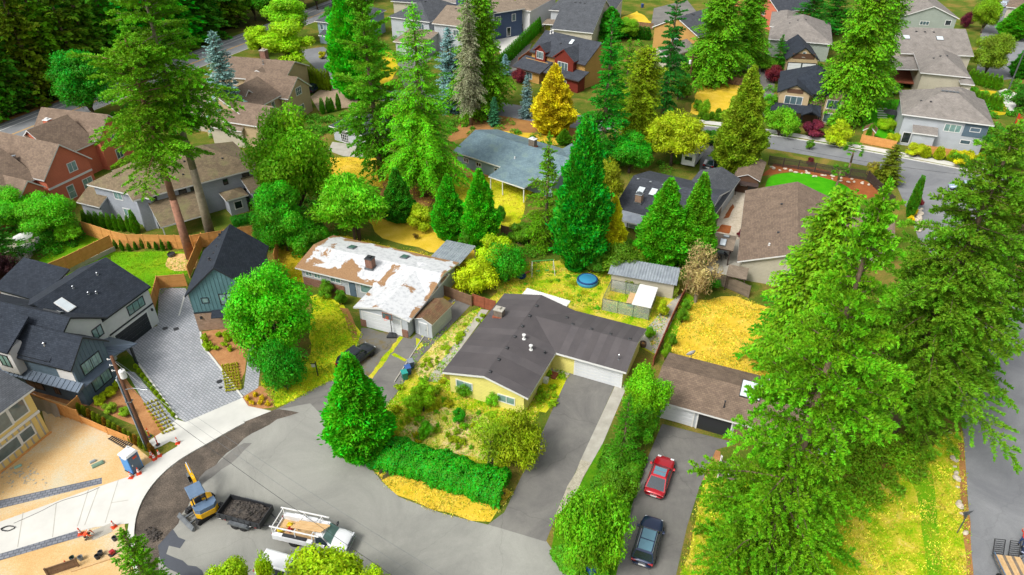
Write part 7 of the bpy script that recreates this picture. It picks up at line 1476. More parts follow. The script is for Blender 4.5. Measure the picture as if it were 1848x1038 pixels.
def beam(name, m, pts, w, d0, par):
    mb = MB()
    for i in range(len(pts) - 1):
        a_, b_2 = Vector(pts[i]), Vector(pts[i + 1]); dd = (b_2 - a_); ln = dd.length; k0 = len(mb.v); mb.box(-.05, -w / 2, -d0 / 2, ln + .05, w / 2, d0 / 2); mb.xf(Matrix.Translation(a_) @ dd.to_track_quat('X', 'Z').to_matrix().to_4x4(), k0)
    return mb.obj(name, m, par)
bo = beam('boom', K['p_yel'], [(.8, -.1, .95), (1.6, -.1, 2.0), (2.9, -.1, 2.35)], .22, .28, up); beam('arm', K['p_yel'], [(2.85, -.1, 2.4), (3.15, -.1, 1.1)], .18, .22, up)
MB().tube((1.0, -.1, 1.2), (1.8, -.1, 2.2), .05).obj('boom_cylinder', K['chrome'], bo); MB().tube((1.9, -.1, 2.4), (2.9, -.1, 2.62), .05).obj('arm_cylinder', K['chrome'], bo)
MB().add([(2.95, -.35, 1.1), (3.35, -.35, 1.15), (3.3, -.35, .55), (2.95, -.35, .45), (2.7, -.35, .75), (2.95, .15, 1.1), (3.35, .15, 1.15), (3.3, .15, .55), (2.95, .15, .45), (2.7, .15, .75)], [[0, 1, 2, 3, 4], [9, 8, 7, 6, 5], [1, 0, 5, 6], [2, 1, 6, 7], [3, 2, 7, 8], [4, 3, 8, 9]]).obj('bucket', K['metal'], up)
ex = T('digging_bucket', 'spare excavator bucket lying on the dry verge by the hedge', 'bucket', P(694, 858), .6)
MB().add([(-.4, -.35, 0), (.3, -.35, 0), (.45, -.35, .35), (.1, -.35, .6), (-.3, -.35, .5), (-.4, .35, 0), (.3, .35, 0), (.45, .35, .35), (.1, .35, .6), (-.3, .35, .5)], [[0, 1, 2, 3, 4], [9, 8, 7, 6, 5], [1, 0, 5, 6], [2, 1, 6, 7], [3, 2, 7, 8]]).obj('shell', K['metal'], ex)
for i in range(4): bx('tooth', K['metal'], ex, -.55, -.33 + i * .2, 0, -.4, -.25 + i * .2, .05)
# ------------------------------------------------------------------ street furniture and small things
K['polewood'] = mat('pole_timber', S(122, 84, 60), S(96, 64, 46), 1.5, .95, .3); K['orange'] = mat('safety_orange', S(240, 84, 40), S(228, 70, 32), 2, .5, 0); K['pvc'] = plain('grey_conduit', S(150, 168, 184), .5); K['bluep'] = mat('portable_toilet_blue', S(72, 156, 226), S(60, 140, 214), 1, .45, .02); K['greyp'] = plain('portable_toilet_door', S(92, 112, 130), .5)
b0 = P(272, 814); Hp = height_at(b0, 643); t = T('utility_pole', 'brown wooden utility pole with transformer, conduits and lamp arm by the building site', 'utility pole', b0)
MB().path([(0, 0, -.2), (0, 0, Hp)], .2, .13, 12).obj('pole', K['polewood'], t, smooth=True)
for i in range(3): MB().tube((-.28 - .02 * i, -.12 + .1 * i, 0), (-.26 - .02 * i, -.12 + .1 * i, Hp * .8), .05, n=8).obj('conduit', K['pvc'], t)
tr = MB().lathe([(.05, 0), (.26, .02), (.28, .1), (.28, .75), (.25, .82), (.1, .86)], 16).obj('transformer', K['trimw'], t, (.42, -.1, Hp - 2.3), smooth=False); MB().tube((.05, 0, .86), (.08, 0, 1.05), .05, n=6).obj('bushing', K['metal'], tr)
for z in (.25, .9, 1.5, 2.6): MB().tube((-.18, 0, 0), (-.42, 0, .02), .03, n=6).lathe([(.05, -.08), (.07, 0), (.04, .1)], 8, (-.42, 0)).obj('insulator', K['trimw'], t, (0, 0, Hp - z - .1))
la = MB().path([(0, 0, 0), (.8, -.1, .25), (1.5, -.15, .2)], .035, .03, 6).obj('lamp_arm', K['metal'], t, (.1, -.1, Hp * .68)); MB().box(1.45, -.28, .08, 2.1, -.02, .24, 0, .06).obj('lamp_head', K['metal'], la)
bx('collar', K['metal'], t, -.36, -.2, Hp * .55, .2, .2, Hp * .55 + .08)
def wire(label, a, b, sag, r=.022, m='metal'):
    pts = []; 
    for i in range(25): q = i / 24; p = a.lerp(b, q); pts.append((p.x, p.y, p.z - sag * 4 * q * (1 - q)))
    o = MB().path(pts, r, r, 5).obj('overhead_wire', K[m]); tag(o, label, 'wire')
wire('upper overhead wire crossing the cul-de-sac from the pole', b0 + Vector((.2, 0, Hp - .5)), P(1010, 1165, 10.5), .8, .008, 'metal')
wire('middle overhead wire crossing the cul-de-sac from the pole', b0 + Vector((.2, 0, Hp - 1.6)), P(950, 1165, 9.2), .8, .008, 'metal')
wire('lower dark overhead cable crossing the cul-de-sac from the pole', b0 + Vector((.2, 0, Hp - 3.2)), P(900, 1165, 7.5), .8, .016, 'dark')
wire('thin service wire from the pole to the paver drive side', b0 + Vector((.1, 0, Hp - .6)), P(350, 770, 4), .3, .012, 'trimw')
def pole(label, bx_, by, ty, arm=True):
    p = P(bx_, by); H = height_at(p, ty); t = T('utility_pole', label, 'utility pole', p); MB().path([(0, 0, 0), (0, 0, H)], .16, .11, 8).obj('pole', K['polewood'], t); bx('crossarm', K['polewood'], t, -.9, -.06, H - .6, .9, .06, H - .48)
    MB().lathe([(.05, 0), (.24, .03), (.24, .7), (.1, .8)], 10).obj('transformer', K['trimw'], t, (-.4, 0, H - 1.9))
pole('dark utility pole with transformer beside the square golden lawn', 1240, 176, 98)
p = P(1818, 166); t = T('street_light_pole', 'grey leaning street light pole by the winding path at right', 'utility pole', p); Hq = height_at(p, 60); MB().path([(0, 0, 0), (.2, 0, Hq)], .16, .1, 8).obj('pole', K['metal'], t); MB().path([(.2, 0, Hq), (1.4, -.2, Hq + .3)], .05, .04, 6).obj('lamp_arm', K['metal'], t)
wire('thin wire over the street at right', P(1430, 268, 8), P(1900, 330, 8), .6, .02, 'dark')
# portable toilet
t = T('portable_toilet', 'blue portable toilet with white roof beside the utility pole', 'portable toilet', P(243, 846), R_(-28))
bx('body', K['bluep'], t, -.55, -.55, .1, .55, .55, 2.1, .03); bx('base_skid', K['dark'], t, -.58, -.58, 0, .58, .58, .1)
d = bx('door', K['greyp'], t, .552, -.45, .15, .6, .45, 2.0); bx('handle', K['trimw'], d, .6, -.38, .95, .63, -.3, 1.15); bx('notice', K['orange'], d, .6, -.1, 1.6, .615, .3, 1.85)
MB().add([(-.62, -.62, 2.1), (.62, -.62, 2.1), (.62, .62, 2.1), (-.62, .62, 2.1), (-.5, -.5, 2.28), (.5, -.5, 2.28), (.5, .5, 2.28), (-.5, .5, 2.28)], [[3, 2, 1, 0], [4, 5, 6, 7], [0, 1, 5, 4], [1, 2, 6, 5], [2, 3, 7, 6], [3, 0, 4, 7]]).obj('roof', K['trimw'], t); MB().tube((-.3, .3, 2.2), (-.3, .3, 2.5), .06).obj('vent_pipe', K['trimw'], t); bx('vent_grille', K['trimw'], t, -.3, -.56, 1.75, .3, -.551, 1.95)
# cones and delineators
cb = MB().box(-.19, -.19, 0, .19, .19, .04, 0, .01).me('base', K['orange']); cc = MB().lathe([(.14, .04), (.03, .7), (.01, .71)], 14).me('cone', K['orange']); c1 = MB().lathe([(.105, .25), (.083, .38)], 14).me('band', K['trimw']); c2 = MB().lathe([(.074, .44), (.058, .54)], 14).me('band', K['trimw'])
def cone(px, py, label, s=1.0):
    t = T('traffic_cone', label, 'cone', P(px, py), RND.random(), 'traffic cones round the site'); t.scale = (s, s, s)
    for n_, m_ in (('base', cb), ('body', cc), ('band', c1), ('band', c2)): obj(n_, m_, t, sc_=(1.03, 1.03, 1) if n_ == 'band' else None)
for x, y, l in ((237, 862, 'traffic cone left of the portable toilet door'), (251, 855, 'traffic cone at the portable toilet corner'), (274, 824, 'traffic cone at the foot of the utility pole'), (279, 829, 'traffic cone lying closest to the kerb by the pole'), (288, 823, 'traffic cone right of the utility pole on the kerb'), (321, 800, 'traffic cone on the bark strip by the kerb'), (146, 964, 'traffic cone at the end of the paver strip'), (206, 951, 'traffic cone at the pavement corner'), (122, 1023, 'traffic cone near the bottom left timber border'), (244, 797, 'orange cone behind the portable toilet at the low fence')): cone(x, y, l, 1.15)
for x, y, l in ((270, 788, 'slim orange delineator post left on the slab'), (285, 803, 'slim orange delineator post right on the slab')):
    t = T('delineator_post', l, 'delineator', P(x, y)); MB().lathe([(.22, 0), (.22, .05), (.08, .07)], 12).obj('base', K['dark'], t); MB().lathe([(.055, .07), (.05, 1.1), (.03, 1.12)], 10).obj('post', K['orange'], t); MB().lathe([(.058, .75), (.058, .88)], 10).obj('band', K['trimw'], t)
t = T('metal_grate', 'dark steel grate lying in the dirt beside the low cedar fence', 'grate', P(217, 798), R_(-30))
for i in range(11): bx('bar', K['dark'], t, -1.3 + i * .26, -.35, .02, -1.22 + i * .26, .35, .08)
for y in (-.35, 0, .3): bx('rail', K['dark'], t, -1.32, y, .085, 1.35, y + .06, .12)
for x, y, s, c_, l in ((177, 839, .5, S(120, 150, 128), 'green-grey plastic pan lying in the dirt'), (168, 834, .25, S(160, 170, 175), 'small pale scrap in the dirt by the plastic pan'), (33, 843, .3, S(150, 190, 170), 'pale green scrap on the dirt lot')):
    o = MB().box(-s, -s * .45, .01, s, s * .45, .16, 0, .03).box(-s * .8, -s * .3, .16, s * .8, s * .3, .2).obj('debris', plain('debris_paint', c_, .6), None, P(x, y), .7); tag(o, l, 'debris')
r = random.Random(4); mb = MB()
for i in range(90):
    k0 = len(mb.v); s = r.uniform(.03, .11); mb.box(-s, -s * .7, 0, s, s * .7, s * .35); q = P(40 + r.gauss(0, 18), 860 + r.gauss(0, 10)); mb.xf(Matrix.Translation((q.x, q.y, .01)) @ Matrix.Rotation(r.uniform(0, 6), 4, 'Z'), k0)
o = mb.obj('rubble', G['gravel']); o['kind'] = 'stuff'; tag(o, 'scattered pale stone rubble on the dirt lot', 'rubble')
mb = MB()
for i in range(160):
    k0 = len(mb.v); s = r.uniform(.03, .1); mb.box(-s, -s * .7, 0, s, s * .7, s * .5); q = P(278 + r.gauss(0, 6), 966 + r.gauss(0, 5)); mb.xf(Matrix.Translation((q.x, q.y, .05 + r.uniform(0, .15))) @ Matrix.Rotation(r.uniform(0, 6), 4, 'Z') @ Matrix.Rotation(r.uniform(-.7, .7), 4, 'X'), k0)
o = mb.obj('rubble', K['rubble']); o['kind'] = 'stuff'; tag(o, 'small heap of broken concrete in the dug strip', 'rubble')
# buckets and plates at the pavement works
for x, y, c_, l in ((208, 975, S(70, 72, 76), 'black bucket nearest the dug kerb'), (183, 1001, S(80, 82, 86), 'grey bucket by the timber border'), (132, 1011, S(60, 90, 80), 'dark green bucket at the site edge'), (177, 1008, S(50, 52, 56), 'small black bucket beside the grey bucket'), (147, 1010, S(150, 156, 160), 'pale bucket by the dark green bucket')):
    t = T('bucket', l, 'bucket', P(x, y)); MB().lathe([(.15, 0), (.19, .38), (.2, .4), (.185, .4), (.16, .1)], 14).obj('pail', plain('pail_plastic', c_, .6), t); MB().path([(.19, 0, .36), (.12, -.14, .42), (-.12, -.14, .42), (-.19, 0, .36)], .012, .012, 4).obj('handle', K['metal'], t)
o = MB().box(-.75, -.5, .0, .75, .5, .03).box(-.1, -.03, .03, .1, .03, .06).obj('steel_plate', K['concrete'], None, P(183, 960), .6); tag(o, 'grey steel cover plate beside the crouching worker', 'plate')
o = MB().box(-1.7, -.06, 0, 1.7, .06, .1).obj('timber_form', K['timber'], None, P(172, 1018), R_(24)); tag(o, 'long timber form board along the site border', 'board')
t = T('hand_compactor', 'red and black plate compactor by the timber border', 'compactor', P(204, 1000), 1); bx('plate', K['dark'], t, -.3, -.22, 0, .3, .22, .08, .02); bx('engine', K['lampr'], t, -.18, -.16, .1, .18, .16, .45, .04); MB().path([(-.2, 0, .2), (-.7, 0, .9)], .025, .025, 6).obj('handle', K['dark'], t)
t = T('cable_reel', 'coil of dark cable lying on the new concrete at left', 'cable', P(15, 955)); pts = [(.5 * math.cos(i * .5) * (1 + .2 * math.sin(i)), .25 * math.sin(i * .5), .02 + .004 * i) for i in range(36)]; MB().path(pts, .02, .02, 4).obj('coil', K['dark'], t)
o = MB().path([tuple(P(x, y) + Vector((0, 0, .03))) for x, y in smoothpx([(25, 945), (70, 925), (110, 905), (150, 893), (180, 880)])], .02, .02, 4).obj('cable', K['dark']); tag(o, 'dark cable running along the new concrete pavement', 'cable')
# people
def person(label, loc, rz, J, cols, name='person'):
    """J: joints (name: xyz); skinned into one body, coloured by garment"""
    order = [('hip', None, .15), ('waist', 'hip', .145), ('chest', 'waist', .165), ('neck', 'chest', .06), ('head', 'neck', .085), ('crown', 'head', .08)]
    for s in 'LR': order += [('sh' + s, 'chest', .075), ('el' + s, 'sh' + s, .05), ('ha' + s, 'el' + s, .038), ('fi' + s, 'ha' + s, .028), ('th' + s, 'hip', .1), ('kn' + s, 'th' + s, .07), ('an' + s, 'kn' + s, .05), ('to' + s, 'an' + s, .045)]
    ix = {n_: i for i, (n_, p_, r_) in enumerate(order)}; me = bpy.data.meshes.new('body'); me.from_pydata([J[n_] for n_, _, _ in order], [(ix[p_], ix[n_]) for n_, p_, _ in order if p_], [])
    o = bpy.data.objects.new('body', me); link(o); md = o.modifiers.new('skin', 'SKIN'); o.modifiers.new('s', 'SUBSURF').levels = 1
    for i, (n_, p_, r_) in enumerate(order): me.skin_vertices[0].data[i].radius = (r_ * (1.15 if n_ in ('chest', 'waist', 'hip') else 1), r_)
    me.skin_vertices[0].data[0].use_root = True
    dg = bpy.context.evaluated_depsgraph_get(); m2 = bpy.data.meshes.new_from_object(o.evaluated_get(dg)); bpy.data.objects.remove(o)
    zone = {'head': 3, 'crown': 4, 'neck': 3, 'hip': 1, 'waist': 0, 'chest': 0}
    for s in 'LR': zone.update({'sh' + s: 0, 'el' + s: 0, 'ha' + s: 3, 'fi' + s: 3, 'th' + s: 1, 'kn' + s: 1, 'an' + s: 2, 'to' + s: 2})
    m2.materials.clear()
    for i, c_ in enumerate(cols): m2.materials.append(plain('garment', c_, .85))
    pv = [(n_, Vector(J[n_])) for n_, _, _ in order]
    for f in m2.polygons: f.material_index = zone[min(pv, key=lambda q: (q[1] - f.center).length)[0]]; f.use_smooth = True
    t = T(name, label, 'person', loc, rz); obj('body', m2, t); return t
SK = S(206, 160, 130)
st = dict(hip=(0, 0, .95), waist=(0, -.06, 1.12), chest=(0, -.2, 1.35), neck=(0, -.3, 1.52), head=(0, -.37, 1.62), crown=(0, -.4, 1.72), shL=(.19, -.22, 1.4), elL=(.26, -.45, 1.25), haL=(.2, -.68, 1.3), fiL=(.18, -.76, 1.32), shR=(-.19, -.22, 1.4), elR=(-.27, -.4, 1.2), haR=(-.2, -.6, 1.1), fiR=(-.18, -.68, 1.08), thL=(.1, 0, .88), knL=(.12, -.06, .48), anL=(.12, .04, .09), toL=(.12, -.14, .04), thR=(-.1, 0, .88), knR=(-.13, .02, .48), anR=(-.14, .12, .09), toR=(-.14, -.06, .04))
cr = dict(hip=(0, .1, .42), waist=(0, -.02, .56), chest=(0, -.2, .76), neck=(0, -.34, .9), head=(0, -.42, .98), crown=(0, -.45, 1.08), shL=(.19, -.24, .82), elL=(.24, -.42, .6), haL=(.14, -.6, .4), fiL=(.12, -.66, .34), shR=(-.19, -.24, .82), elR=(-.25, -.42, .62), haR=(-.15, -.62, .42), fiR=(-.13, -.68, .36), thL=(.12, .06, .42), knL=(.2, -.34, .46), anL=(.18, -.02, .08), toL=(.2, -.2, .04), thR=(-.12, .06, .42), knR=(-.2, -.3, .3), anR=(-.18, .12, .08), toR=(-.2, -.04, .04))
person('worker in white shirt leaning over by the plastic sheeting at the unfinished house', P(64, 730), R_(60), st, [S(230, 232, 236), S(70, 76, 88), S(50, 46, 44), SK, S(52, 74, 110)])
person('worker in orange vest crouching beside the new pavement', P(157, 972), R_(100), cr, [S(240, 84, 36), S(90, 84, 76), S(60, 50, 44), SK, S(240, 240, 236)])
person('person in red shirt and blue trousers bending at the right edge of the road', P(1840, 985), R_(150), st, [S(220, 60, 44), S(40, 64, 110), S(40, 40, 44), SK, S(60, 46, 40)])
t = T('walk_behind_mower', 'dark walk-behind machine held by the person at the right edge', 'mower', P(1850, 1000), 2.4); bx('deck', K['p_navy'], t, -.35, -.3, .12, .35, .3, .35, .06); bx('engine', K['dark'], t, -.18, -.18, .35, .18, .18, .6, .05); MB().path([(-.3, -.25, .3), (-.9, -.25, 1.0), (-.9, .25, 1.0), (-.3, .25, .3)], .02, .02, 6).obj('handle', K['dark'], t)
for x in (-.28, .28):
    for y in (-.34, .34): wheel(t, x, y, .13, .08)
# landscape trailer at lower right
c = P(1800, 1030); angt = math.atan2(P(1830, 1080).y - P(1780, 960).y, P(1780, 960).x * 0 + P(1830, 1080).x - P(1780, 960).x)
t = T('landscape_trailer', 'flat landscape trailer with timber deck and raised mesh ramps at lower right', 'trailer', P(1812, 1012), R_(-98))
bx('frame', K['metal'], t, -.1, -1.05, .42, 3.8, 1.05, .55)
for i in range(9): bx('deck_board', K['timber' if i % 3 else 'woodgrey'], t, -.05, -1.0 + i * .222, .552, 3.7, -.79 + i * .222, .6)
for s in (-1, 1):
    bx('side_rail', K['p_bg'] if 'p_bg' in K else K['metal'], t, 0, s * 1.06 - .03, .9, 3.8, s * 1.06 + .03, .97)
    for x in (0.05, 1.3, 2.6): bx('rail_post', K['metal'], t, x, s * 1.06 - .025, .55, x + .05, s * 1.06 + .025, .9)
    rp = bpy.data.objects.new('ramp', MB().box(-.05, -.42, 0, 0, -.36, 1.3).box(-.05, .36, 0, 0, .42, 1.3).me('ramp', K['dark'])); link(rp, t); rp.location = (-.12, s * .58, .5); rp.rotation_euler = (0, R_(-28), 0)
    for i in range(8): bx('ramp_bar', K['dark'], rp, -.045, -.36, .05 + i * .17, -.005, .36, .1 + i * .17)
    for x in (1.9, 2.6): wheel(t, x, s * 1.22, .32, .2)
# warning sign at the road
t = T('road_sign', 'triangular road sign seen from behind on a grey post at the road edge', 'sign', P(1727, 962), R_(10)); MB().box(-.035, -.035, 0, .035, .035, 2.5).obj('post', K['metal'], t)
MB().add([(-.5, .05, 2.7), (.5, .05, 2.7), (0, .05, 1.85), (-.5, .07, 2.7), (.5, .07, 2.7), (0, .07, 1.85)], [[0, 1, 2], [5, 4, 3], [1, 0, 3, 4], [2, 1, 4, 5], [0, 2, 5, 3]]).obj('plate', K['metal'], t); bx('bracket', K['metal'], t, -.12, .036, 2.2, .12, .049, 2.28)
# white stones along the road
for i, (x, y) in enumerate(((1714, 782), (1718, 812), (1721, 830), (1723, 843), (1725, 855), (1726, 865), (1728, 880), (1730, 908), (1731, 914), (1735, 928), (1742, 963))):
    k0 = MB(); s = .16 + .1 * (i % 3); k0.lathe([(s * .5, 0), (s, s * .3), (s * .8, s * .8), (s * .3, s)], 7); o = k0.obj('boulder', G['rock'], None, P(x, y), i); o.scale = (1.2, .8, 1); tag(o, 'white stone in the row along the road edge', 'stone', 'white stones along the road edge')
for i in range(26):
    t_ = i / 25; x = 1392 + 190 * t_ + RND.uniform(-4, 4); y = 303 + 30 * t_ + RND.uniform(-3, 5); s = RND.uniform(.18, .36); o = MB().lathe([(s * .5, 0), (s, s * .3), (s * .8, s * .7), (s * .3, s * .85)], 7).obj('boulder', G['rock'], None, P(x, y), i); o.scale = (1.3, .8, 1); tag(o, 'pale boulder in the border along the dark picket fence', 'stone', 'pale boulders in the border')
for i in range(14):
    s = RND.uniform(.25, .6); o = MB().lathe([(s * .5, 0), (s, s * .3), (s * .8, s * .7), (s * .3, s * .85)], 7).obj('boulder', G['rock'], None, P(1652 + RND.uniform(-6, 12) + i * .6, 378 + i * 3), i); tag(o, 'pale boulder at the corner of the side road', 'stone', 'pale boulders at the side road corner')
# basketball hoop
t = T('basketball_hoop', 'portable basketball hoop with clear backboard before the white garage door', 'basketball hoop', P(708, 606), R_(-22))
MB().prism([(-.4, -.35), (.4, -.35), (.55, .5), (-.55, .5)], 0, .22).obj('base', K['dark'], t, rz=R_(200)); MB().path([(0, 0, .2), (0, 0, 2.6), (0, -.5, 3.0)], .05, .04, 8).obj('pole', K['dark'], t)
bb = MB().box(-.6, -.56, 2.75, .6, -.53, 3.5).obj('backboard', K['glass'], t); MB().box(-.62, -.58, 2.73, .62, -.52, 2.78).box(-.62, -.58, 3.48, .62, -.52, 3.53).box(-.62, -.58, 2.78, -.57, -.52, 3.48).box(.57, -.58, 2.78, .62, -.52, 3.48).obj('frame', K['woodred'], bb); MB().box(-.2, -.59, 2.9, .2, -.565, 3.2).obj('target_square', K['woodred'], bb)
MB().path([(.23 * math.cos(i * .6283), -.82 + .23 * math.sin(i * .6283), 2.9) for i in range(11)], .02, .02, 5).obj('rim', K['orange'], t)
# wheelie bins
def wbin(px, py, c_, lid, label, rz=.4):
    t = T('wheelie_bin', label, 'bin', P(px, py), rz); MB().add([(-.24, -.27, .08), (.24, -.27, .08), (.24, .27, .08), (-.24, .27, .08), (-.3, -.36, 1.0), (.3, -.36, 1.0), (.3, .36, 1.0), (-.3, .36, 1.0)], [[3, 2, 1, 0], [4, 5, 6, 7], [0, 1, 5, 4], [1, 2, 6, 5], [2, 3, 7, 6], [3, 0, 4, 7]]).obj('body', plain('bin_plastic', c_, .5), t)
    MB().box(-.32, -.4, 1.0, .32, .38, 1.07, 0, .03).obj('lid', plain('bin_lid', lid, .5), t)
    for x in (-.27, .27): wheel(t, x * .9, .3, .12, .06).rotation_euler = (R_(90), 0, R_(90))
    MB().tube((-.25, .4, 1.0), (.25, .4, 1.0), .025, n=6).obj('handle', K['dark'], t)
wbin(731, 684, S(24, 132, 124), S(40, 160, 150), 'teal wheelie bin, nearest of the three by the straw yard'); wbin(737, 675, S(46, 84, 150), S(60, 100, 168), 'blue wheelie bin, middle of the three by the straw yard'); wbin(742, 664, S(70, 92, 130), S(140, 150, 160), 'grey-lidded wheelie bin, rearmost of the three by the straw yard')
wbin(1066, 1038, S(46, 90, 160), S(60, 110, 190), 'blue wheelie bin at the bottom edge by the shaggy shrub'); wbin(1307, 300, S(110, 126, 140), S(130, 146, 158), 'grey wheelie bin beside the brown shed fence'); wbin(1159, 14, S(40, 70, 130), S(50, 84, 150), 'far blue wheelie bin in the dirt yard at the top edge')
wbin(1284, 362, S(70, 96, 128), S(86, 116, 150), 'blue-grey bin against the slate-roofed house side'); wbin(1291, 352, S(60, 84, 96), S(70, 96, 110), 'dark bin behind the blue-grey bin at the slate-roofed house')
# yard sign post
t = T('mailbox_post', 'black signpost with small white board on the yellow lawn', 'sign', P(574, 678)); MB().box(-.05, -.05, 0, .05, .05, 1.9).obj('post', K['black'], t); MB().box(-.55, -.03, 1.6, .05, .03, 1.68).obj('arm', K['black'], t); bx('board', K['trimw'], t, -.5, -.02, 1.2, -.1, .02, 1.55)
# swing set
t = T('swing_set', 'white and green swing set on the back lawn', 'swing set', P(979, 494), R_(8)); a_, b_2 = P(963, 494) - P(979, 494), P(997, 498) - P(979, 494); hw = 1.35
K['green'] = plain('green_plastic', S(40, 160, 70), .5)
for s in (-1, 1):
    for d_ in (-.7, .7): MB().tube((s * hw, 0, 2.0), (s * (hw + .15), d_, 0), .035, n=6).obj('leg', K['trimw'], t)
    q = s * .6; MB().tube((q - .2, 0, 1.98), (q - .2, 0, .5), .012, n=4).obj('chain', K['metal'], t); MB().tube((q + .2, 0, 1.98), (q + .2, 0, .5), .012, n=4).obj('chain', K['metal'], t); bx('seat', K['green'], t, q - .24, -.1, .45, q + .24, .1, .5)
MB().tube((-hw - .05, 0, 2.0), (hw + .05, 0, 2.0), .05, n=8).obj('top_bar', K['green'], t)
# paddling pool with cover
t = T('paddling_pool', 'round inflatable pool under a dark blue cover on the back lawn', 'pool', P(1060, 510)); K['poolb'] = mat('pool_cover_blue', S(14, 70, 130), S(10, 58, 112), 1, .7, .1); K['poolr'] = plain('pool_ring_blue', S(60, 150, 190), .5)
Rp = 19.5 * depth(P(1060, 510)) / CAM_F; MB().lathe([(Rp * .96, 0), (Rp, .12), (Rp, .3), (Rp * .97, .5), (Rp * .88, .6)], 32).obj('ring', K['poolr'], t, smooth=True); MB().lathe([(Rp * .98, .5), (Rp * .9, .63), (Rp * .8, .6), (Rp * .78, .56), (Rp * .3, .55), (.02, .58)], 32).obj('cover', K['poolb'], t, smooth=True)
MB().path([(Rp * .74 * math.cos(i * .19635), Rp * .74 * math.sin(i * .19635), .585) for i in range(33)], .03, .03, 5).obj('cord', K['poolr'], t)
t = T('toy_pool', 'small dark blue toy pool beside the green round shrub', 'pool', P(941, 500)); MB().lathe([(.55, 0), (.62, .25), (.55, .28), (.5, .1)], 16).obj('shell', K['poolb'], t); o = MB().box(-.5, -.2, .0, .5, .2, .08).box(-.5, -.2, .08, -.4, .2, .35).obj('toy_slide', K['lampr'], None, P(950, 493), .7); tag(o, 'red toy slide beside the small blue toy pool', 'toy')
# chicken run
h = House('chicken_run', 'wire mesh chicken run with white roofed end on the back lawn', (1086, 560), (1170, 578), 0, 'chicken run')
w_, d_ = h.loc(1170, 578, 0)[0], h.loc(1094, 524, 0)[1]
K['mesh'], n_, b_ = nt('wire_mesh'); b_.inputs['Base Color'].default_value = S(190, 200, 200); b_.inputs['Alpha'].default_value = .3; b_.inputs['Roughness'].default_value = .4
for i in range(4):
    for v in (0, d_): h.box('post', 'metal', w_ * i / 3 - .03, v - .03, 0, w_ * i / 3 + .03, v + .03, 1.7)
for v in (0, d_): h.box('rail', 'metal', 0, v - .025, 1.7, w_, v + .025, 1.75); h.box('mesh_panel', 'mesh', .04, v - .008, .05, w_ - .04, v + .008, 1.68)
for u in (0, w_): h.box('rail', 'metal', u - .025, .03, 1.7, u + .025, d_ - .03, 1.75); h.box('mesh_panel', 'mesh', u - .008, .04, .05, u + .008, d_ - .04, 1.68)
h.box('roof', 'trimw', w_ * .62, -.1, 1.78, w_ + .1, d_ + .1, 1.86); h.box('nest_box', 'green', w_ * .48, d_ * .35, .3, w_ * .6, d_ * .8, .9); h.box('nest_lid', 'timber', w_ * .46, d_ * .3, .9, w_ * .6, d_ * .82, .96)
h = House('patio_cover', 'white slatted patio cover behind the yellow house', (946, 530), (1022, 553), 2.5, 'patio cover'); r = h.rect((940, 535), (1022, 556), (955, 524)); corrugated(h, r, 2.6, .12, n=20, m='trimw')
for u in (r[0] + .2, r[2] - .3): h.box('post', 'trimw', u, r[3] - .2, 0, u + .1, r[3] - .1, 2.55)
# barrel planter, patio sets
t = T('barrel_planter', 'wooden half-barrel planter beside the yellow house garage', 'planter', P(1160, 625)); MB().lathe([(.3, 0), (.38, .3), (.36, .55), (.3, .56), (.28, .45)], 16).obj('barrel', K['woodold'], t)
for z in (.15, .42): MB().lathe([(.372, z), (.378, z + .05)], 16).obj('hoop', K['dark'], t)
MB().lathe([(.28, .45), (.02, .5)], 12).obj('soil', G['soil'], t)
t = T('barrel_planter', 'dark half-barrel planter at the edge of the chip ring', 'planter', P(310, 462)); MB().lathe([(.45, 0), (.5, .4), (.46, .42), (.44, .3), (.02, .32)], 16).obj('barrel', K['dark'], t); MB().lathe([(.505, .2), (.51, .26)], 16).obj('hoop', K['metal'], t)
def chair(px, py, rz, label, m='trimw', grp='patio chairs in the left garden'):
    t = T('patio_chair', label, 'chair', P(px, py), rz, grp); bx('seat', K[m], t, -.25, -.25, .42, .25, .25, .47); bx('backrest', K[m], t, -.25, .22, .5, .25, .27, .95)
    for x in (-.22, .22):
        for y in (-.22, .22): bx('leg', K[m], t, x - .02, y - .02, 0, x + .02, y + .02, .42)
t = T('garden_umbrella', 'white octagonal garden umbrella over the patio at left', 'umbrella', P(52, 452)); MB().tube((0, 0, 0), (0, 0, 2.5), .03).obj('pole', K['metal'], t)
n = 8; Ru = 17 * depth(P(52, 452)) / CAM_F
for i in range(n):
    a_, b_2 = 6.2832 * i / n, 6.2832 * (i + 1) / n; panel('canopy_panel', K['trimw'], t, [(Ru * math.cos(a_), Ru * math.sin(a_), 2.15), (Ru * math.cos(b_2), Ru * math.sin(b_2), 2.15), (0, 0, 2.6)], .005, 0)
for i, (x, y) in enumerate(((68, 446), (72, 440), (40, 455), (44, 462), (54, 461), (62, 456), (34, 464), (48, 468))): chair(x, y, i * .8, 'white patio chair around the table under the white umbrella')
t = T('patio_table', 'round pale table under the white garden umbrella', 'table', P(52, 453)); MB().lathe([(.9, .7), (.92, .72), (.92, .74), (.02, .75)], 20).obj('top', K['trimw'], t); MB().lathe([(.3, 0), (.06, .05), (.06, .7)], 10).obj('pedestal', K['trimw'], t)
t = T('patio_table', 'grey dining table under the garden pavilion edge', 'table', P(1296, 462), -.3); bx('top', K['metal'], t, -1.0, -.5, .7, 1.0, .5, .75)
for x in (-.9, .9):
    for y in (-.4, .4): bx('leg', K['dark'], t, x - .03, y - .03, 0, x + .03, y + .03, .7)
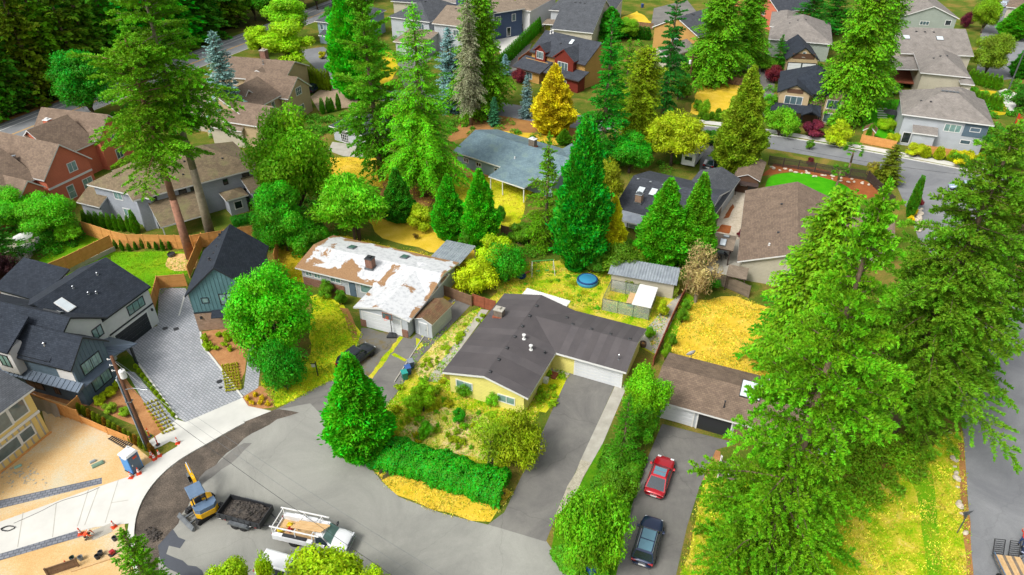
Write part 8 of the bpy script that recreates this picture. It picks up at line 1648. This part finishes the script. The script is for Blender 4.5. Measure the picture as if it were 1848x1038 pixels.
for i, (x, y, rz) in enumerate(((1288, 468, 3.0), (1298, 470, 3.0), (1310, 466, 2), (1292, 456, 0), (1303, 457, 0))): chair(x, y, rz, 'dark patio chair round the grey table by the pavilion', 'dark', 'dark chairs by the pavilion')
# trampoline, play house, cantilever shade in far garden
t = T('trampoline', 'round black trampoline behind the big cedar at right', 'trampoline', P(1604, 168)); MB().lathe([(1.9, .7), (2.0, .75), (1.9, .8), (.02, .76)], 24).obj('mat', K['dark'], t)
for i in range(6): MB().tube((1.85 * math.cos(i), 1.85 * math.sin(i), 0), (1.85 * math.cos(i), 1.85 * math.sin(i), .75), .04, n=6).obj('leg', K['metal'], t)
for k in range(8): MB().path([(2.0 * math.cos(6.283 * (i + k * 4) / 32), 2.0 * math.sin(6.283 * (i + k * 4) / 32), .8) for i in range(5)], .05, .05, 5).obj('frame', K['metal'], t)
h = House('play_house', 'little wooden play house with orange gable roof behind the orange fence', (1557, 235), (1573, 238), 2.0, 'play house'); h.block([0, 0, 2.2, 2.2], 's_gold', 'r_rust', 'gv', .8, ov=.2); h.win('f', .5, 1.0, .6, .5, 1)
t = T('garden_umbrella', 'dark garden umbrella on the deck of the light grey house', 'umbrella', P(1604, 222)); MB().tube((0, 0, 0), (0, 0, 2.4), .03).obj('pole', K['metal'], t)
for i in range(8): a_, b_2 = .785 * i, .785 * (i + 1); panel('canopy_panel', K['dark'], t, [(1.6 * math.cos(a_), 1.6 * math.sin(a_), 2.1), (1.6 * math.cos(b_2), 1.6 * math.sin(b_2), 2.1), (0, 0, 2.5)], .005, 0)
for i in range(5): o = bx('stepping_stone', K['concnew'], None, -.9, -.25, .01, .9, .25, .06, 0, P(1592, 196 + i * 4.2), -.1); tag(o, 'pale stepping slab in the far garden path', 'paving slab', 'stepping slabs in the far garden')
# orange feather flags
for i, (x, y) in enumerate(((1826, 234), (1829, 240))):
    t = T('banner_flag', ('upper' if i == 0 else 'lower') + ' orange banner flag at the right edge by the street', 'flag', P(x, y)); MB().tube((0, 0, 0), (0, 0, 3.2), .03).obj('pole', K['metal'], t); panel('banner', K['orange'], t, [(.03, 0, 1.2), (.7, .1, 1.2), (.6, .1, 2.8), (.03, 0, 3.2)], 0, .01)
# camper and flatbed by the slate-roofed house
t = T('camper_trailer', 'white camper trailer parked under the yellow-green tree', 'trailer', P(1248, 294), R_(62)); MB().box(-2.6, -1.1, .5, 2.6, 1.1, 2.7, 0, .12).obj('body', K['p_white'], t); bx('window', K['cglass'], t, -2.62, -.6, 1.5, -2.598, .6, 2.1); bx('roof_hatch', K['metal'], t, -.3, -.3, 2.7, .3, .3, 2.82)
for s in (-1, 1): wheel(t, 0, s * 1.0, .34); bx('side_window', K['cglass'], t, -.6, s * 1.1 - .01, 1.5, .6, s * 1.1 + .01, 2.1)
t = T('utility_trailer', 'small rusty-orange utility trailer beside the slate-roofed house', 'trailer', P(1306, 322), R_(70)); bx('floor', K['timber'], t, -1.3, -.75, .45, 1.3, .75, .5)
for q in ((-1.3, -.8, .45, 1.3, -.752, .9), (-1.3, .752, .45, 1.3, .8, .9), (1.302, -.75, .45, 1.35, .75, .9), (-1.35, -.75, .45, -1.302, .75, .9)): bx('side_board', K['woodred'], t, *q)
for s in (-1, 1): wheel(t, 0, s * .95, .3, .18)
# wooden landing steps beside the nearest fir
t = T('wooden_deck', 'small timber porch deck below the nearest fir', 'deck', P(1318, 855), R_(-22))
for i in range(8): bx('board', K['woodgrey'], t, -1.1, -1.0 + i * .25, .3, 1.1, -.77 + i * .25, .35)
for x in (-1.0, 1.0):
    for y in (-.95, .85): bx('post', K['trimw'], t, x - .05, y - .05, 0, x + .05, y + .05, 1.0)
MB().box(-1.1, -1.06, .9, 1.1, -1.0, .98).box(-1.12, -1.0, .9, -1.06, 1.0, .98).obj('handrail', K['trimw'], t)
# manhole and drain covers
for x, y, rr, l in ((396, 689, .3, 'round drain cover in the paver drive near the kerb'), (298, 593, .3, 'round drain cover near the black garage door'), (398, 700, .18, 'small valve cover in the paver drive')):
    o = MB().lathe([(rr, .0), (rr, .02), (rr * .2, .025)], 16).obj('drain_cover', K['dark'], None, P(x, y)); tag(o, l, 'drain cover')
o = MB().box(-.28, -.28, .0, .28, .28, .02).obj('drain_grate', K['dark'], None, P(318, 594), .6); tag(o, 'square drain grate in the paver drive', 'drain cover')
for o in bpy.data.objects:
    if o.name.startswith(('drain_', 'chip')) and o.type == 'MESH' and o.get('category'): o.location.z = .022
